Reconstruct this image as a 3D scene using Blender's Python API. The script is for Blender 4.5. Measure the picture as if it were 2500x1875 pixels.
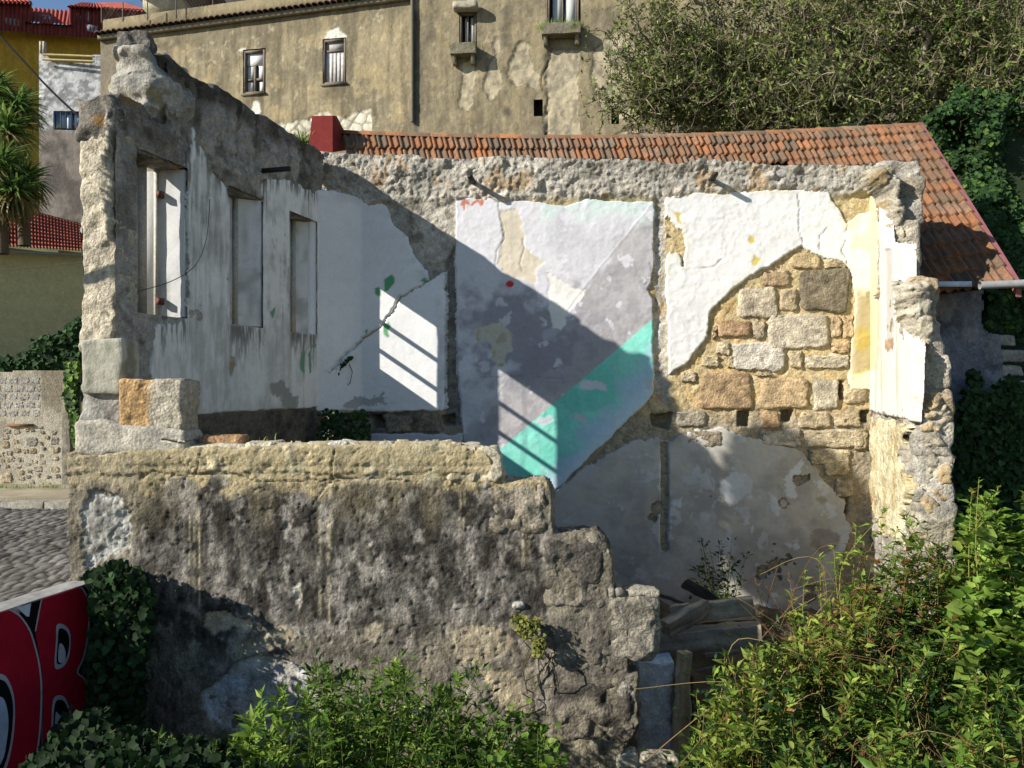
import bpy, math, random
import numpy as np
from mathutils import Vector, Matrix

random.seed(7)
RNG = np.random.default_rng(11)
SC = bpy.context.scene
COL = SC.collection
for o in list(bpy.data.objects):
    bpy.data.objects.remove(o)

# ---------------------------------------------------------------- camera, sky, sun, exposure
H = 4.5                      # eye height above the vacant lot (m)
F, CX, CY = 1806.0, 1250.0, 937.5   # focal length and centre, in photo pixels (2500 x 1875)
cam_d = bpy.data.cameras.new('camera')
cam_d.sensor_width = 36.0
cam_d.lens = 36.0 * F / 2500.0
cam_d.clip_start, cam_d.clip_end = 0.1, 1000.0
cam = bpy.data.objects.new('camera', cam_d)
cam.location = (0, 0, H)
cam.rotation_euler = (math.radians(90), 0, 0)
COL.objects.link(cam)
SC.camera = cam

LD = Vector((1.989, 1.0, -1.13)).normalized()      # direction the sunlight travels
SUN_EL = math.asin(-LD.z)
SUN_AZ = math.atan2(-LD.x, -LD.y)                  # azimuth of the sun, clockwise from +Y
world = bpy.data.worlds.new('World')
SC.world = world
world.use_nodes = True
wn = world.node_tree
bg = wn.nodes['Background']
sky = wn.nodes.new('ShaderNodeTexSky')
sky.sky_type = 'NISHITA'
sky.sun_disc = False
sky.sun_elevation = SUN_EL
sky.sun_rotation = SUN_AZ
sky.air_density = 1.0
sky.dust_density = 0.0
sky.ozone_density = 3.0
wn.links.new(sky.outputs[0], bg.inputs[0])
bg.inputs[1].default_value = 0.088
sun_d = bpy.data.lights.new('sun', 'SUN')
sun_d.energy = 5.0
sun_d.angle = math.radians(0.5)
sun_d.color = (1.0, 0.955, 0.88)
sun = bpy.data.objects.new('sun', sun_d)
sun.rotation_euler = LD.to_track_quat('-Z', 'Y').to_euler()
sun.location = (-30, -15, 30)
COL.objects.link(sun)
vs = SC.view_settings
vs.view_transform = 'Standard'
vs.look = 'None'
vs.exposure = 0.64
vs.gamma = 1.0
vs.use_curve_mapping = False
SC.cycles.use_denoising = True
SC.cycles.max_bounces = 6
SC.cycles.diffuse_bounces = 3
SC.cycles.transparent_max_bounces = 8

# ---------------------------------------------------------------- noise and geometry helpers
def lin(h):
    h = h.lstrip('#')
    c = np.array([int(h[i:i + 2], 16) for i in (0, 2, 4)]) / 255.0
    return np.where(c <= 0.04045, c / 12.92, ((c + 0.055) / 1.055) ** 2.4)

def _h(ix, iy, iz, seed):
    with np.errstate(over='ignore'):
        x = (ix.astype(np.int64).astype(np.uint32) * np.uint32(0x9E3779B1)) ^ \
            (iy.astype(np.int64).astype(np.uint32) * np.uint32(0x85EBCA77)) ^ \
            (iz.astype(np.int64).astype(np.uint32) * np.uint32(0xC2B2AE3D)) ^ \
            np.uint32((int(seed) * 0x27D4EB2F + 0x165667B1) & 0xFFFFFFFF)
        x ^= x >> np.uint32(15); x *= np.uint32(0x2C1B3C6D)
        x ^= x >> np.uint32(12); x *= np.uint32(0x297A2D39)
        x ^= x >> np.uint32(15)
    return x.astype(np.float64) / 4294967296.0

def vn(u, v, seed=0):
    iu, iv = np.floor(u), np.floor(v)
    fu, fv = u - iu, v - iv
    fu = fu * fu * fu * (fu * (fu * 6 - 15) + 10)
    fv = fv * fv * fv * (fv * (fv * 6 - 15) + 10)
    z = np.zeros_like(iu)
    a = _h(iu, iv, z, seed); b = _h(iu + 1, iv, z, seed)
    c = _h(iu, iv + 1, z, seed); d = _h(iu + 1, iv + 1, z, seed)
    return (a * (1 - fu) + b * fu) * (1 - fv) + (c * (1 - fu) + d * fu) * fv

def fbm(u, v, f=1.0, octv=4, seed=0, gain=0.6):
    """fractal noise, about -1..1"""
    s = np.zeros_like(u); a = 1.0; t = 0.0
    cu, cv = u * f, v * f
    for k in range(octv):
        s += a * (vn(cu, cv, seed + 17 * k) * 2 - 1); t += a
        cu, cv = cu * 1.93 + cv * 0.42 + 3.1, cv * 1.93 - cu * 0.42 + 1.7
        a *= gain
    return s / t * 1.6

def vn3(p, seed=0):
    i = np.floor(p); f = p - i
    f = f * f * (3 - 2 * f)
    r = 0
    for dx in (0, 1):
        for dy in (0, 1):
            for dz in (0, 1):
                w = (f[:, 0] if dx else 1 - f[:, 0]) * (f[:, 1] if dy else 1 - f[:, 1]) * (f[:, 2] if dz else 1 - f[:, 2])
                r = r + w * _h(i[:, 0] + dx, i[:, 1] + dy, i[:, 2] + dz, seed)
    return r

def fbm3(p, f, octv=3, seed=0, gain=0.5):
    s = 0; a = 1.0; t = 0
    q = p * f
    for k in range(octv):
        s = s + a * (vn3(q, seed + 13 * k) * 2 - 1); t += a
        q = q * 2.07 + 5.3; a *= gain
    return s / t * 1.5

def worley(u, v, f, seed=0):
    """F1, F2 and a random per cell"""
    u = u * f; v = v * f
    iu, iv = np.floor(u), np.floor(v)
    f1 = np.full_like(u, 9.0); f2 = np.full_like(u, 9.0); idr = np.zeros_like(u)
    z = np.zeros_like(iu)
    for dx in (-1, 0, 1):
        for dy in (-1, 0, 1):
            cx, cy = iu + dx, iv + dy
            px = cx + _h(cx, cy, z, seed); py = cy + _h(cx, cy, z + 1, seed)
            d = np.hypot(px - u, py - v)
            n = d < f1
            f2 = np.where(n, f1, np.minimum(f2, d))
            idr = np.where(n, _h(cx, cy, z + 2, seed), idr)
            f1 = np.where(n, d, f1)
    return f1, f2, idr

def ss(a, b, x):
    t = np.clip((x - a) / (b - a), 0, 1)
    return t * t * (3 - 2 * t)

def mixc(c0, c1, t):
    t = np.clip(t, 0, 1)[..., None]
    return c0 * (1 - t) + c1 * t

def sdf(poly, U, V):
    """signed distance to a closed polygon, positive inside"""
    p = np.asarray(poly, float); n = len(p)
    d = np.full(U.shape, 1e9); inside = np.zeros(U.shape, bool)
    for i in range(n):
        a, b = p[i], p[(i + 1) % n]
        e = b - a; wu, wv = U - a[0], V - a[1]
        t = np.clip((wu * e[0] + wv * e[1]) / max(e @ e, 1e-12), 0, 1)
        d = np.minimum(d, (wu - e[0] * t) ** 2 + (wv - e[1] * t) ** 2)
        c = (a[1] > V) != (b[1] > V)
        if e[1] != 0:
            inside ^= c & (U < a[0] + (V - a[1]) / e[1] * e[0])
    d = np.sqrt(d)
    return np.where(inside, d, -d)

def dline(pts, U, V):
    p = np.asarray(pts, float); d = np.full(U.shape, 1e9)
    for a, b in zip(p[:-1], p[1:]):
        e = b - a; wu, wv = U - a[0], V - a[1]
        t = np.clip((wu * e[0] + wv * e[1]) / max(e @ e, 1e-12), 0, 1)
        d = np.minimum(d, np.hypot(wu - e[0] * t, wv - e[1] * t))
    return d

def P(px, py, Y):
    """the point of the place that the photo shows at (px, py), Y metres ahead"""
    return Vector(((px - CX) / F * Y, Y, H - (py - CY) / F * Y))

class Plane:
    """an upright wall plane; u runs along it, v is height relative to eye level"""
    def __init__(s, O, U, N):
        s.O = np.array([O[0], O[1], H], float)
        s.U = np.array([U[0], U[1], 0.0]); s.U /= np.linalg.norm(s.U)
        s.N = np.array([N[0], N[1], 0.0]); s.N /= np.linalg.norm(s.N)
        s.V = np.array([0, 0, 1.0])
    def uv(s, px, py):
        d = np.array([(px - CX) / F, 1.0, -(py - CY) / F])
        o = np.array([0, 0, H])
        t = ((s.O - o) @ s.N) / (d @ s.N)
        q = o + d * t - s.O
        return (q @ s.U, q[2])
    def poly(s, pts):
        return [s.uv(*p) for p in pts]
    def at(s, u, v, h=0.0):
        u = np.asarray(u, float)[..., None]; v = np.asarray(v, float)[..., None]; h = np.asarray(h, float)[..., None]
        return s.O + u * s.U + v * s.V + h * s.N
    def mat(s, u, v, h=0.0):
        m = Matrix.Identity(4)
        p = s.at(u, v, h)
        for i in range(3):
            m[i][0], m[i][1], m[i][2], m[i][3] = s.U[i], s.V[i], s.N[i], p[i]
        return m

def np_mesh(name, V, Fq, C=None, smooth=True):
    me = bpy.data.meshes.new(name)
    V = np.asarray(V, np.float32); Fq = np.asarray(Fq, np.int32)
    k = Fq.shape[1]
    me.vertices.add(len(V)); me.vertices.foreach_set('co', V.ravel())
    me.loops.add(Fq.size); me.loops.foreach_set('vertex_index', Fq.ravel())
    me.polygons.add(len(Fq))
    me.polygons.foreach_set('loop_start', np.arange(0, Fq.size, k, dtype=np.int32))
    me.polygons.foreach_set('loop_total', np.full(len(Fq), k, np.int32))
    me.polygons.foreach_set('use_smooth', np.full(len(Fq), smooth))
    if C is not None:
        at = me.color_attributes.new('Col', 'FLOAT_COLOR', 'POINT')
        cc = np.ones((len(V), 4), np.float32); C = np.asarray(C); cc[:, :C.shape[1]] = np.clip(C, 0, 1)
        at.data.foreach_set('color', cc.ravel())
    me.update(calc_edges=True)
    return me

def link(name, me, mat=None, parent=None):
    o = bpy.data.objects.new(name, me)
    COL.objects.link(o)
    if mat is not None and me is not None and len(me.materials) == 0:
        me.materials.append(mat)
    if parent is not None:
        o.parent = parent
        o.matrix_parent_inverse = parent.matrix_basis.inverted()
    return o

def tag(o, label=None, cat=None, group=None, kind=None):
    if label: o['label'] = label
    if cat: o['category'] = cat
    if group: o['group'] = group
    if kind: o['kind'] = kind
    return o

def thing(name, loc, label, cat, group=None):
    o = bpy.data.objects.new(name, None)
    o.empty_display_size = 0.2
    COL.objects.link(o)
    o.location = loc
    return tag(o, label, cat, group)

class MB:
    """collects quads and triangles, with a colour per vertex, into one mesh"""
    def __init__(s): s.v = []; s.q = []; s.t = []; s.c = []; s.n = 0
    def add(s, V, Q, C):
        V = np.asarray(V, float); Q = np.asarray(Q, int)
        C = np.asarray(C, float)
        if C.ndim == 1: C = np.tile(C, (len(V), 1))
        s.v.append(V); s.c.append(C)
        if Q.shape[1] == 4: s.q.append(Q + s.n)
        else: s.t.append(Q + s.n)
        s.n += len(V)
    def mesh(s, name, smooth=True):
        V = np.concatenate(s.v); C = np.concatenate(s.c)
        if s.q and s.t:
            q = np.concatenate(s.q)
            tr = np.concatenate([np.concatenate(s.t), q[:, [0, 1, 2]], q[:, [0, 2, 3]]])
            return np_mesh(name, V, tr, C, smooth)
        return np_mesh(name, V, np.concatenate(s.q or s.t), C, smooth)
    def build(s, name, mat, parent=None, smooth=True):
        return link(name, s.mesh(name, smooth), mat, parent)

def sheet_mesh(name, pl, u0, u1, v0, v1, step, fn):
    nu = max(2, int((u1 - u0) / step) + 1); nv = max(2, int((v1 - v0) / step) + 1)
    U, V = np.meshgrid(np.linspace(u0, u1, nu), np.linspace(v0, v1, nv))
    r = fn(U, V)
    h, C = r[0], r[1]
    mask = r[2] if len(r) > 2 and r[2] is not None else np.ones(U.shape, bool)
    du, dv = (r[3], r[4]) if len(r) > 3 else (0, 0)
    pts = pl.at(U + du, V + dv, h).reshape(-1, 3)
    idx = np.arange(nu * nv).reshape(nv, nu)
    q = np.stack([idx[:-1, :-1], idx[:-1, 1:], idx[1:, 1:], idx[1:, :-1]], -1).reshape(-1, 4)
    m = mask
    keep = (m[:-1, :-1] & m[:-1, 1:] & m[1:, 1:] & m[1:, :-1]).reshape(-1)
    q = q[keep]
    if np.cross(pl.U, pl.V) @ pl.N < 0: q = q[:, ::-1]
    used, inv = np.unique(q.ravel(), return_inverse=True)
    return np_mesh(name, pts[used], inv.reshape(-1, 4), C.reshape(-1, C.shape[-1])[used])

def sheet(name, pl, u0, u1, v0, v1, step, fn, mat, parent=None):
    return link(name, sheet_mesh(name, pl, u0, u1, v0, v1, step, fn), mat, parent)

def plaster_h(S, U, V, step, t=0.03, seed=0, bump=0.006, curl=0.008):
    """height of a plaster coat whose ragged edge is the zero line of S"""
    e = ss(-0.9 * step, 0.5 * step, S)
    h = t + bump * fbm(U, V, 2.2, 4, seed) + bump * 0.35 * fbm(U, V, 14, 3, seed + 5) + curl * np.exp(-np.clip(S, 0, 9) / 0.03)
    return -0.09 * (1 - e) + h * e, S > -2.2 * step

def ragged(S, U, V, a=0.04, seed=0, f=4.0):
    return S + a * fbm(U, V, f, 4, seed) + a * 0.35 * fbm(U, V, f * 6, 3, seed + 3)

def rough_box(hs, seg, amp, freq, seed, rnd=0.0, col=None, M=None, warp=None):
    """a stone or lump of masonry: subdivided box, rounded and displaced by position"""
    hs = np.asarray(hs, float)
    n = np.maximum(2, np.ceil(2 * hs / seg).astype(int))
    Vs, Qs, base = [], [], 0
    for ax in range(3):
        b, c = [(1, 2), (2, 0), (0, 1)][ax]
        for sg in (-1, 1):
            x, y = np.meshgrid(np.linspace(-1, 1, n[b] + 1), np.linspace(-1, 1, n[c] + 1))
            p = np.zeros(x.shape + (3,)); p[..., ax] = sg; p[..., b] = x; p[..., c] = y
            idx = np.arange(x.size).reshape(x.shape) + base
            q = np.stack([idx[:-1, :-1], idx[:-1, 1:], idx[1:, 1:], idx[1:, :-1]], -1).reshape(-1, 4)
            if sg < 0: q = q[:, ::-1]
            Vs.append(p.reshape(-1, 3)); Qs.append(q); base += x.size
    p = np.concatenate(Vs) * hs
    if rnd > 0:
        inner = np.clip(p, -(hs - np.minimum(rnd, hs)), hs - np.minimum(rnd, hs))
        d = p - inner; l = np.linalg.norm(d, axis=1, keepdims=True)
        r = np.minimum(rnd, hs.min())
        p = inner + np.where(l > 1e-9, d / np.maximum(l, 1e-9) * np.minimum(l, r), 0)
    if warp is not None: p = warp(p)
    off = RNGOFF * seed
    q0 = p + off
    d = np.stack([fbm3(q0 + 11.7 * k, freq, 3, seed + k) for k in range(3)], 1)
    p2 = p + d * amp
    if col is None: C = np.tile(lin('#9a9183'), (len(p), 1))
    elif callable(col): C = col(p)
    else: C = np.tile(col, (len(p), 1))
    if M is not None:
        m = np.array(M); p2 = p2 @ m[:3, :3].T + m[:3, 3]
    return p2, np.concatenate(Qs), C
RNGOFF = np.array([3.17, 7.31, 1.93])

def stone_col(base, seed, var=0.28, speck=0.35, lichen=None):
    base = lin(base) if isinstance(base, str) else base
    gr = base @ np.array([0.3, 0.6, 0.1]); base = base * 0.66 + 0.34 * gr * np.array([1.05, 1.0, 0.92])
    def f(p):
        n = fbm3(p + seed, 6.0, 3, seed); s = fbm3(p + seed, 38.0, 2, seed + 9)
        k = 1 + var * n + speck * np.clip(s, -1, 0.6)
        c = base * np.clip(k, 0.25, 1.6)[:, None]
        if lichen is not None:
            c = mixc(c, lin(lichen), ss(0.15, 0.55, fbm3(p + seed * 2, 4.5, 3, seed + 21)))
        return c
    return f

def box_pts(c, hs, M=None):
    s = np.array([[x, y, z] for x in (-1, 1) for y in (-1, 1) for z in (-1, 1)], float) * hs + c
    q = np.array([[0, 1, 3, 2], [4, 6, 7, 5], [0, 4, 5, 1], [2, 3, 7, 6], [0, 2, 6, 4], [1, 5, 7, 3]])
    if M is not None:
        m = np.array(M); s = s @ m[:3, :3].T + m[:3, 3]
    return s, q

def pbox(mb, pl, u0, u1, v0, v1, h0, h1, col):
    """box given by its extent along a wall plane"""
    V, Q = box_pts(np.array([(u0 + u1) / 2, (v0 + v1) / 2, (h0 + h1) / 2]), np.array([abs(u1 - u0) / 2, abs(v1 - v0) / 2, abs(h1 - h0) / 2]))
    Wd = pl.at(V[:, 0], V[:, 1], V[:, 2])
    mb.add(Wd, Q, col)

def tube_arr(pts, rad, sides=5):
    pts = np.asarray(pts, float); rad = np.asarray(rad, float)
    n = len(pts)
    t = np.gradient(pts, axis=0); t /= np.maximum(np.linalg.norm(t, axis=1, keepdims=True), 1e-9)
    ref = np.array([0, 0, 1.0]) if abs(t[:, 2]).mean() < 0.85 else np.array([1.0, 0, 0])
    a = np.cross(t, ref); a /= np.maximum(np.linalg.norm(a, axis=1, keepdims=True), 1e-9)
    b = np.cross(t, a)
    th = np.linspace(0, 2 * math.pi, sides, endpoint=False)
    V = pts[:, None] + rad[:, None, None] * (np.cos(th)[None, :, None] * a[:, None] + np.sin(th)[None, :, None] * b[:, None])
    i = np.arange(n - 1)[:, None] * sides; j = np.arange(sides)[None]
    j2 = (j + 1) % sides
    Q = np.stack([i + j, i + j2, i + sides + j2, i + sides + j], -1).reshape(-1, 4)
    return V.reshape(-1, 3), Q

def tube(mb, pts, rad, col, sides=5):
    if np.isscalar(rad): rad = np.full(len(pts), rad)
    V, Q = tube_arr(pts, rad, sides)
    mb.add(V, Q, col)

def smooth_poly(pts, k=5, closed=True):
    p = np.asarray(pts, float); n = len(p); out = []
    for i in range(n if closed else n - 1):
        if closed: a, b, c, d = p[i - 1], p[i], p[(i + 1) % n], p[(i + 2) % n]
        else: a, b, c, d = p[max(i - 1, 0)], p[i], p[i + 1], p[min(i + 2, n - 1)]
        for t in np.linspace(0, 1, k, endpoint=False):
            out.append(0.5 * ((2 * b) + (-a + c) * t + (2 * a - 5 * b + 4 * c - d) * t * t + (-a + 3 * b - 3 * c + d) * t ** 3))
    if not closed: out.append(p[-1])
    return np.array(out)

# ---------------------------------------------------------------- materials
def nodes_of(name, rough=0.9, spec=0.25):
    m = bpy.data.materials.new(name); m.use_nodes = True
    nt = m.node_tree; b = nt.nodes['Principled BSDF']
    b.inputs['Roughness'].default_value = rough
    b.inputs['Specular IOR Level'].default_value = spec
    return m, nt, b

def nd(nt, typ, **kw):
    n = nt.nodes.new(typ)
    for k, v in kw.items(): setattr(n, k, v)
    return n

def noise(nt, scale, detail=5, rough=0.6, vec=None):
    n = nd(nt, 'ShaderNodeTexNoise'); n.inputs['Scale'].default_value = scale
    n.inputs['Detail'].default_value = detail; n.inputs['Roughness'].default_value = rough
    if vec is not None: nt.links.new(vec, n.inputs['Vector'])
    return n

def mrange(nt, src, a, b, c, d):
    n = nd(nt, 'ShaderNodeMapRange')
    nt.links.new(src, n.inputs[0])
    for i, x in enumerate((a, b, c, d)): n.inputs[i + 1].default_value = x
    return n.outputs[0]

def mulc(nt, col, fac):
    n = nd(nt, 'ShaderNodeVectorMath', operation='SCALE')
    nt.links.new(col, n.inputs[0]); nt.links.new(fac, n.inputs['Scale'])
    return n.outputs[0]

def mat_col(name, rough=0.9, fine=60, amt=0.22, bump=0.35, bdist=0.006, bscale=45, spec=0.2, pits=0.0, mott=0.0, mscale=12, stretch=1.0, useA=False):
    """colour attribute of the mesh, broken up by fine grain and relief"""
    m, nt, b = nodes_of(name, rough, spec)
    geo = nd(nt, 'ShaderNodeNewGeometry')
    at = nd(nt, 'ShaderNodeAttribute', attribute_name='Col')
    n1 = noise(nt, fine, 6, 0.7, geo.outputs['Position'])
    f = mrange(nt, n1.outputs[0], 0.25, 0.75, 1 - amt, 1 + amt)
    base = mulc(nt, at.outputs['Color'], f)
    if mott > 0:
        mp = nd(nt, 'ShaderNodeMapping'); mp.inputs['Scale'].default_value = (1, 1, stretch)
        nt.links.new(geo.outputs['Position'], mp.inputs['Vector'])
        n3 = noise(nt, mscale, 12, 0.78, mp.outputs[0])
        g = mrange(nt, n3.outputs[0], 0.36, 0.64, 1 - mott, 1 + mott * 0.8)
        n4 = noise(nt, mscale * 3.7, 10, 0.8, mp.outputs[0])
        g2 = mrange(nt, n4.outputs[0], 0.34, 0.62, 1 - mott * 0.75, 1 + mott * 0.45)
        pr = nd(nt, 'ShaderNodeMath', operation='MULTIPLY'); nt.links.new(g, pr.inputs[0]); nt.links.new(g2, pr.inputs[1])
        g = pr.outputs[0]
        if useA:
            mx = nd(nt, 'ShaderNodeMix'); nt.links.new(at.outputs['Alpha'], mx.inputs[0]); mx.inputs[2].default_value = 1.0
            nt.links.new(g, mx.inputs[3]); g = mx.outputs[0]
        base = mulc(nt, base, g)
    nt.links.new(base, b.inputs['Base Color'])
    n2 = noise(nt, bscale, 8, 0.68, geo.outputs['Position'])
    src = n2.outputs[0]
    if pits > 0:
        vo = nd(nt, 'ShaderNodeTexVoronoi'); vo.inputs['Scale'].default_value = bscale * 0.8
        nt.links.new(geo.outputs['Position'], vo.inputs['Vector'])
        mm = nd(nt, 'ShaderNodeMath', operation='MULTIPLY_ADD')
        nt.links.new(vo.outputs['Distance'], mm.inputs[0]); mm.inputs[1].default_value = -pits
        nt.links.new(src, mm.inputs[2]); src = mm.outputs[0]
    bp = nd(nt, 'ShaderNodeBump'); bp.inputs['Strength'].default_value = bump; bp.inputs['Distance'].default_value = bdist
    nt.links.new(src, bp.inputs['Height'])
    nt.links.new(bp.outputs[0], b.inputs['Normal'])
    return m

M_PLASTER = mat_col('plaster', 0.85, 35, 0.05, 0.5, 0.008, 22, mott=0.06, mscale=6)
M_ROUGH = mat_col('rough_masonry', 0.95, 48, 0.3, 1.0, 0.02, 34, pits=0.4, mott=0.34, mscale=9)
M_STONE = mat_col('granite', 0.92, 60, 0.3, 1.0, 0.022, 40, pits=0.5, mott=0.34, mscale=14)
M_CRUST = mat_col('lichen_crust', 0.95, 60, 0.3, 1.0, 0.018, 42, pits=0.3, mott=0.62, mscale=7, stretch=0.5, useA=True)
M_FACADE = mat_col('old_render', 0.92, 9, 0.15, 0.7, 0.03, 12, mott=0.26, mscale=2.6, stretch=0.4)
M_WOOD = mat_col('old_wood', 0.85, 50, 0.25, 0.7, 0.006, 60, mott=0.25, mscale=8)
M_METAL = mat_col('rusty_metal', 0.7, 60, 0.3, 0.3, 0.002, 80, spec=0.4)
M_PAINT = mat_col('wall_paint', 0.75, 12, 0.16, 0.4, 0.006, 35, spec=0.15, mott=0.12, mscale=4)
M_ROAD = mat_col('cobble', 0.85, 20, 0.25, 0.5, 0.01, 25)
M_BARK = mat_col('bark', 0.9, 40, 0.3, 0.5, 0.004, 50)
M_SOIL = mat_col('soil', 0.95, 6, 0.35, 0.7, 0.03, 8)

def mat_leaf(name, trans=0.42, gloss=0.45):
    m, nt, b = nodes_of(name, gloss, 0.22)
    at = nd(nt, 'ShaderNodeAttribute', attribute_name='Col')
    geo = nd(nt, 'ShaderNodeNewGeometry')
    n1 = noise(nt, 25, 3, 0.6, geo.outputs['Position'])
    c = mulc(nt, at.outputs['Color'], mrange(nt, n1.outputs[0], 0.3, 0.7, 0.8, 1.2))
    nt.links.new(c, b.inputs['Base Color'])
    tr = nd(nt, 'ShaderNodeBsdfTranslucent'); nt.links.new(c, tr.inputs['Color'])
    mx = nd(nt, 'ShaderNodeMixShader'); mx.inputs[0].default_value = trans
    nt.links.new(b.outputs[0], mx.inputs[1]); nt.links.new(tr.outputs[0], mx.inputs[2])
    nt.links.new(mx.outputs[0], nt.nodes['Material Output'].inputs['Surface'])
    return m
M_LEAF = mat_leaf('leaf')
M_IVY = mat_leaf('ivy_leaf', 0.2, 0.75)
M_TREELEAF = mat_leaf('tree_leaf', 0.3, 0.6)

def mat_tile(name, cols, lich, amt=0.5):
    """clay tile: every tile its own tone, soot and lichen in blotches"""
    m, nt, b = nodes_of(name, 0.88, 0.2)
    oi = nd(nt, 'ShaderNodeObjectInfo'); geo = nd(nt, 'ShaderNodeNewGeometry')
    rp = nd(nt, 'ShaderNodeValToRGB')
    el = rp.color_ramp.elements
    while len(el) < len(cols): el.new(0.5)
    for i, c in enumerate(cols):
        el[i].position = i / (len(cols) - 1); el[i].color = (*lin(c), 1)
    nt.links.new(oi.outputs['Random'], rp.inputs[0])
    n1 = noise(nt, 3.2, 7, 0.72, geo.outputs['Position'])
    n2 = noise(nt, 38, 5, 0.7, geo.outputs['Position'])
    mx = nd(nt, 'ShaderNodeMix', data_type='RGBA')
    nt.links.new(mrange(nt, n1.outputs[0], 0.44, 0.66, 0, amt), mx.inputs[0])
    nt.links.new(rp.outputs[0], mx.inputs[6]); mx.inputs[7].default_value = (*lin(lich), 1)
    mx2 = nd(nt, 'ShaderNodeMix', data_type='RGBA')
    nt.links.new(mrange(nt, n2.outputs[0], 0.46, 0.68, 0, 0.85), mx2.inputs[0])
    nt.links.new(mx.outputs[2], mx2.inputs[6]); mx2.inputs[7].default_value = (*lin('#4a3a2e'), 1)
    nt.links.new(mx2.outputs[2], b.inputs['Base Color'])
    bp = nd(nt, 'ShaderNodeBump'); bp.inputs['Strength'].default_value = 0.5; bp.inputs['Distance'].default_value = 0.006
    nt.links.new(n2.outputs[0], bp.inputs['Height']); nt.links.new(bp.outputs[0], b.inputs['Normal'])
    return m
M_TILE = mat_tile('clay_tile', ['#75523c', '#a0673f', '#6d5846', '#96613e', '#7f6e5c', '#a86c42', '#655646', '#805a40'], '#5f5748', 1.0)

def mat_glass(name, col='#2a3038'):
    m, nt, b = nodes_of(name, 0.08, 0.6)
    b.inputs['Base Color'].default_value = (*lin(col), 1)
    geo = nd(nt, 'ShaderNodeNewGeometry'); n = noise(nt, 1.5, 2, 0.5, geo.outputs['Position'])
    bp = nd(nt, 'ShaderNodeBump'); bp.inputs['Strength'].default_value = 0.06
    nt.links.new(n.outputs[0], bp.inputs['Height']); nt.links.new(bp.outputs[0], b.inputs['Normal'])
    return m
M_GLASS = mat_glass('window_glass')

# ---------------------------------------------------------------- wall planes of the place
B = Plane((-2.753, 11.3), (1, -0.115), (-0.115, -1))        # back wall of the ruin
L = Plane((-2.753, 11.3), (-0.2686, -1), (1, -0.2686))      # street-side wall with the windows
R = Plane((5.068, 10.4), (-0.3, -1), (-1, 0.3))             # return wall on the right
W = Plane((0.0, 7.0), (1, 0), (0, -1))                      # low front wall
G = Plane((-3.87, 6.8), (-0.2686, -1), (1, -0.2686))        # parapet with the graffiti
# ================================================================ GROUND AND STREET
def zoom(s, ox, oy):
    return lambda *pts: [(x / s + ox, y / s + oy) for x, y in pts]
r5 = zoom(2.304, 700, 400)
r6 = zoom(2.304, 1540, 400)
r4 = zoom(2.633, 0, 480)
r1 = zoom(2.633, 0, 0)
r7 = zoom(2.011, 0, 1050)
r8 = zoom(2.011, 1000, 1050)
rg = zoom(3.3175, 0, 1375)

def flat_grid(name, xs, ys, zf, cf, mat, kind='structure', label=None):
    X, Y = np.meshgrid(xs, ys)
    Z = zf(X, Y); C = cf(X, Y, Z)
    idx = np.arange(X.size).reshape(X.shape)
    q = np.stack([idx[:-1, :-1], idx[:-1, 1:], idx[1:, 1:], idx[1:, :-1]], -1).reshape(-1, 4)
    o = link(name, np_mesh(name, np.stack([X, Y, Z], -1).reshape(-1, 3), q, C.reshape(-1, 3)), mat)
    return tag(o, label, kind=kind)

def soil_c(X, Y, Z):
    n = fbm(X, Y, 0.6, 4, 5)
    return mixc(np.broadcast_to(lin('#4a4334'), X.shape + (3,)), lin('#6b6148'), n * 0.5 + 0.4)
gx = np.unique(np.concatenate([np.linspace(-300, -20, 12), np.linspace(-20, 20, 60), np.linspace(20, 300, 12)]))
gy = np.unique(np.concatenate([np.linspace(-100, -5, 8), np.linspace(-5, 30, 50), np.linspace(30, 500, 12)]))
flat_grid('ground', gx, gy, lambda X, Y: 0.06 * fbm(X, Y, 0.5, 3, 2) * (np.hypot(X, Y) < 40) - 0.05, soil_c, M_SOIL)

# hillside behind the ruin, up to the foot of the big ochre house
def hill_z(X, Y):
    # left of the ruin the bank starts behind the street wall
    a = ss(15.5, 24, Y) * (H + 6.5) * ss(-3.5, 0.5, X)
    b = ss(19.2, 27, Y) * (H + 3.5) * (1 - ss(-3.5, 0.5, X)) + ss(19.0, 19.4, Y) * 2.0 * (1 - ss(-3.5, 0.5, X))
    return a + b - 0.1 + 0.15 * fbm(X, Y, 0.7, 3, 8)
flat_grid('hillside', np.linspace(-30, 40, 90), np.linspace(14.5, 60, 60), hill_z,
          lambda X, Y, Z: mixc(np.broadcast_to(lin('#474a2c'), X.shape + (3,)), lin('#6a6446'), fbm(X, Y, 0.8, 4, 3) * 0.6 + 0.3), M_SOIL)

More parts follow.
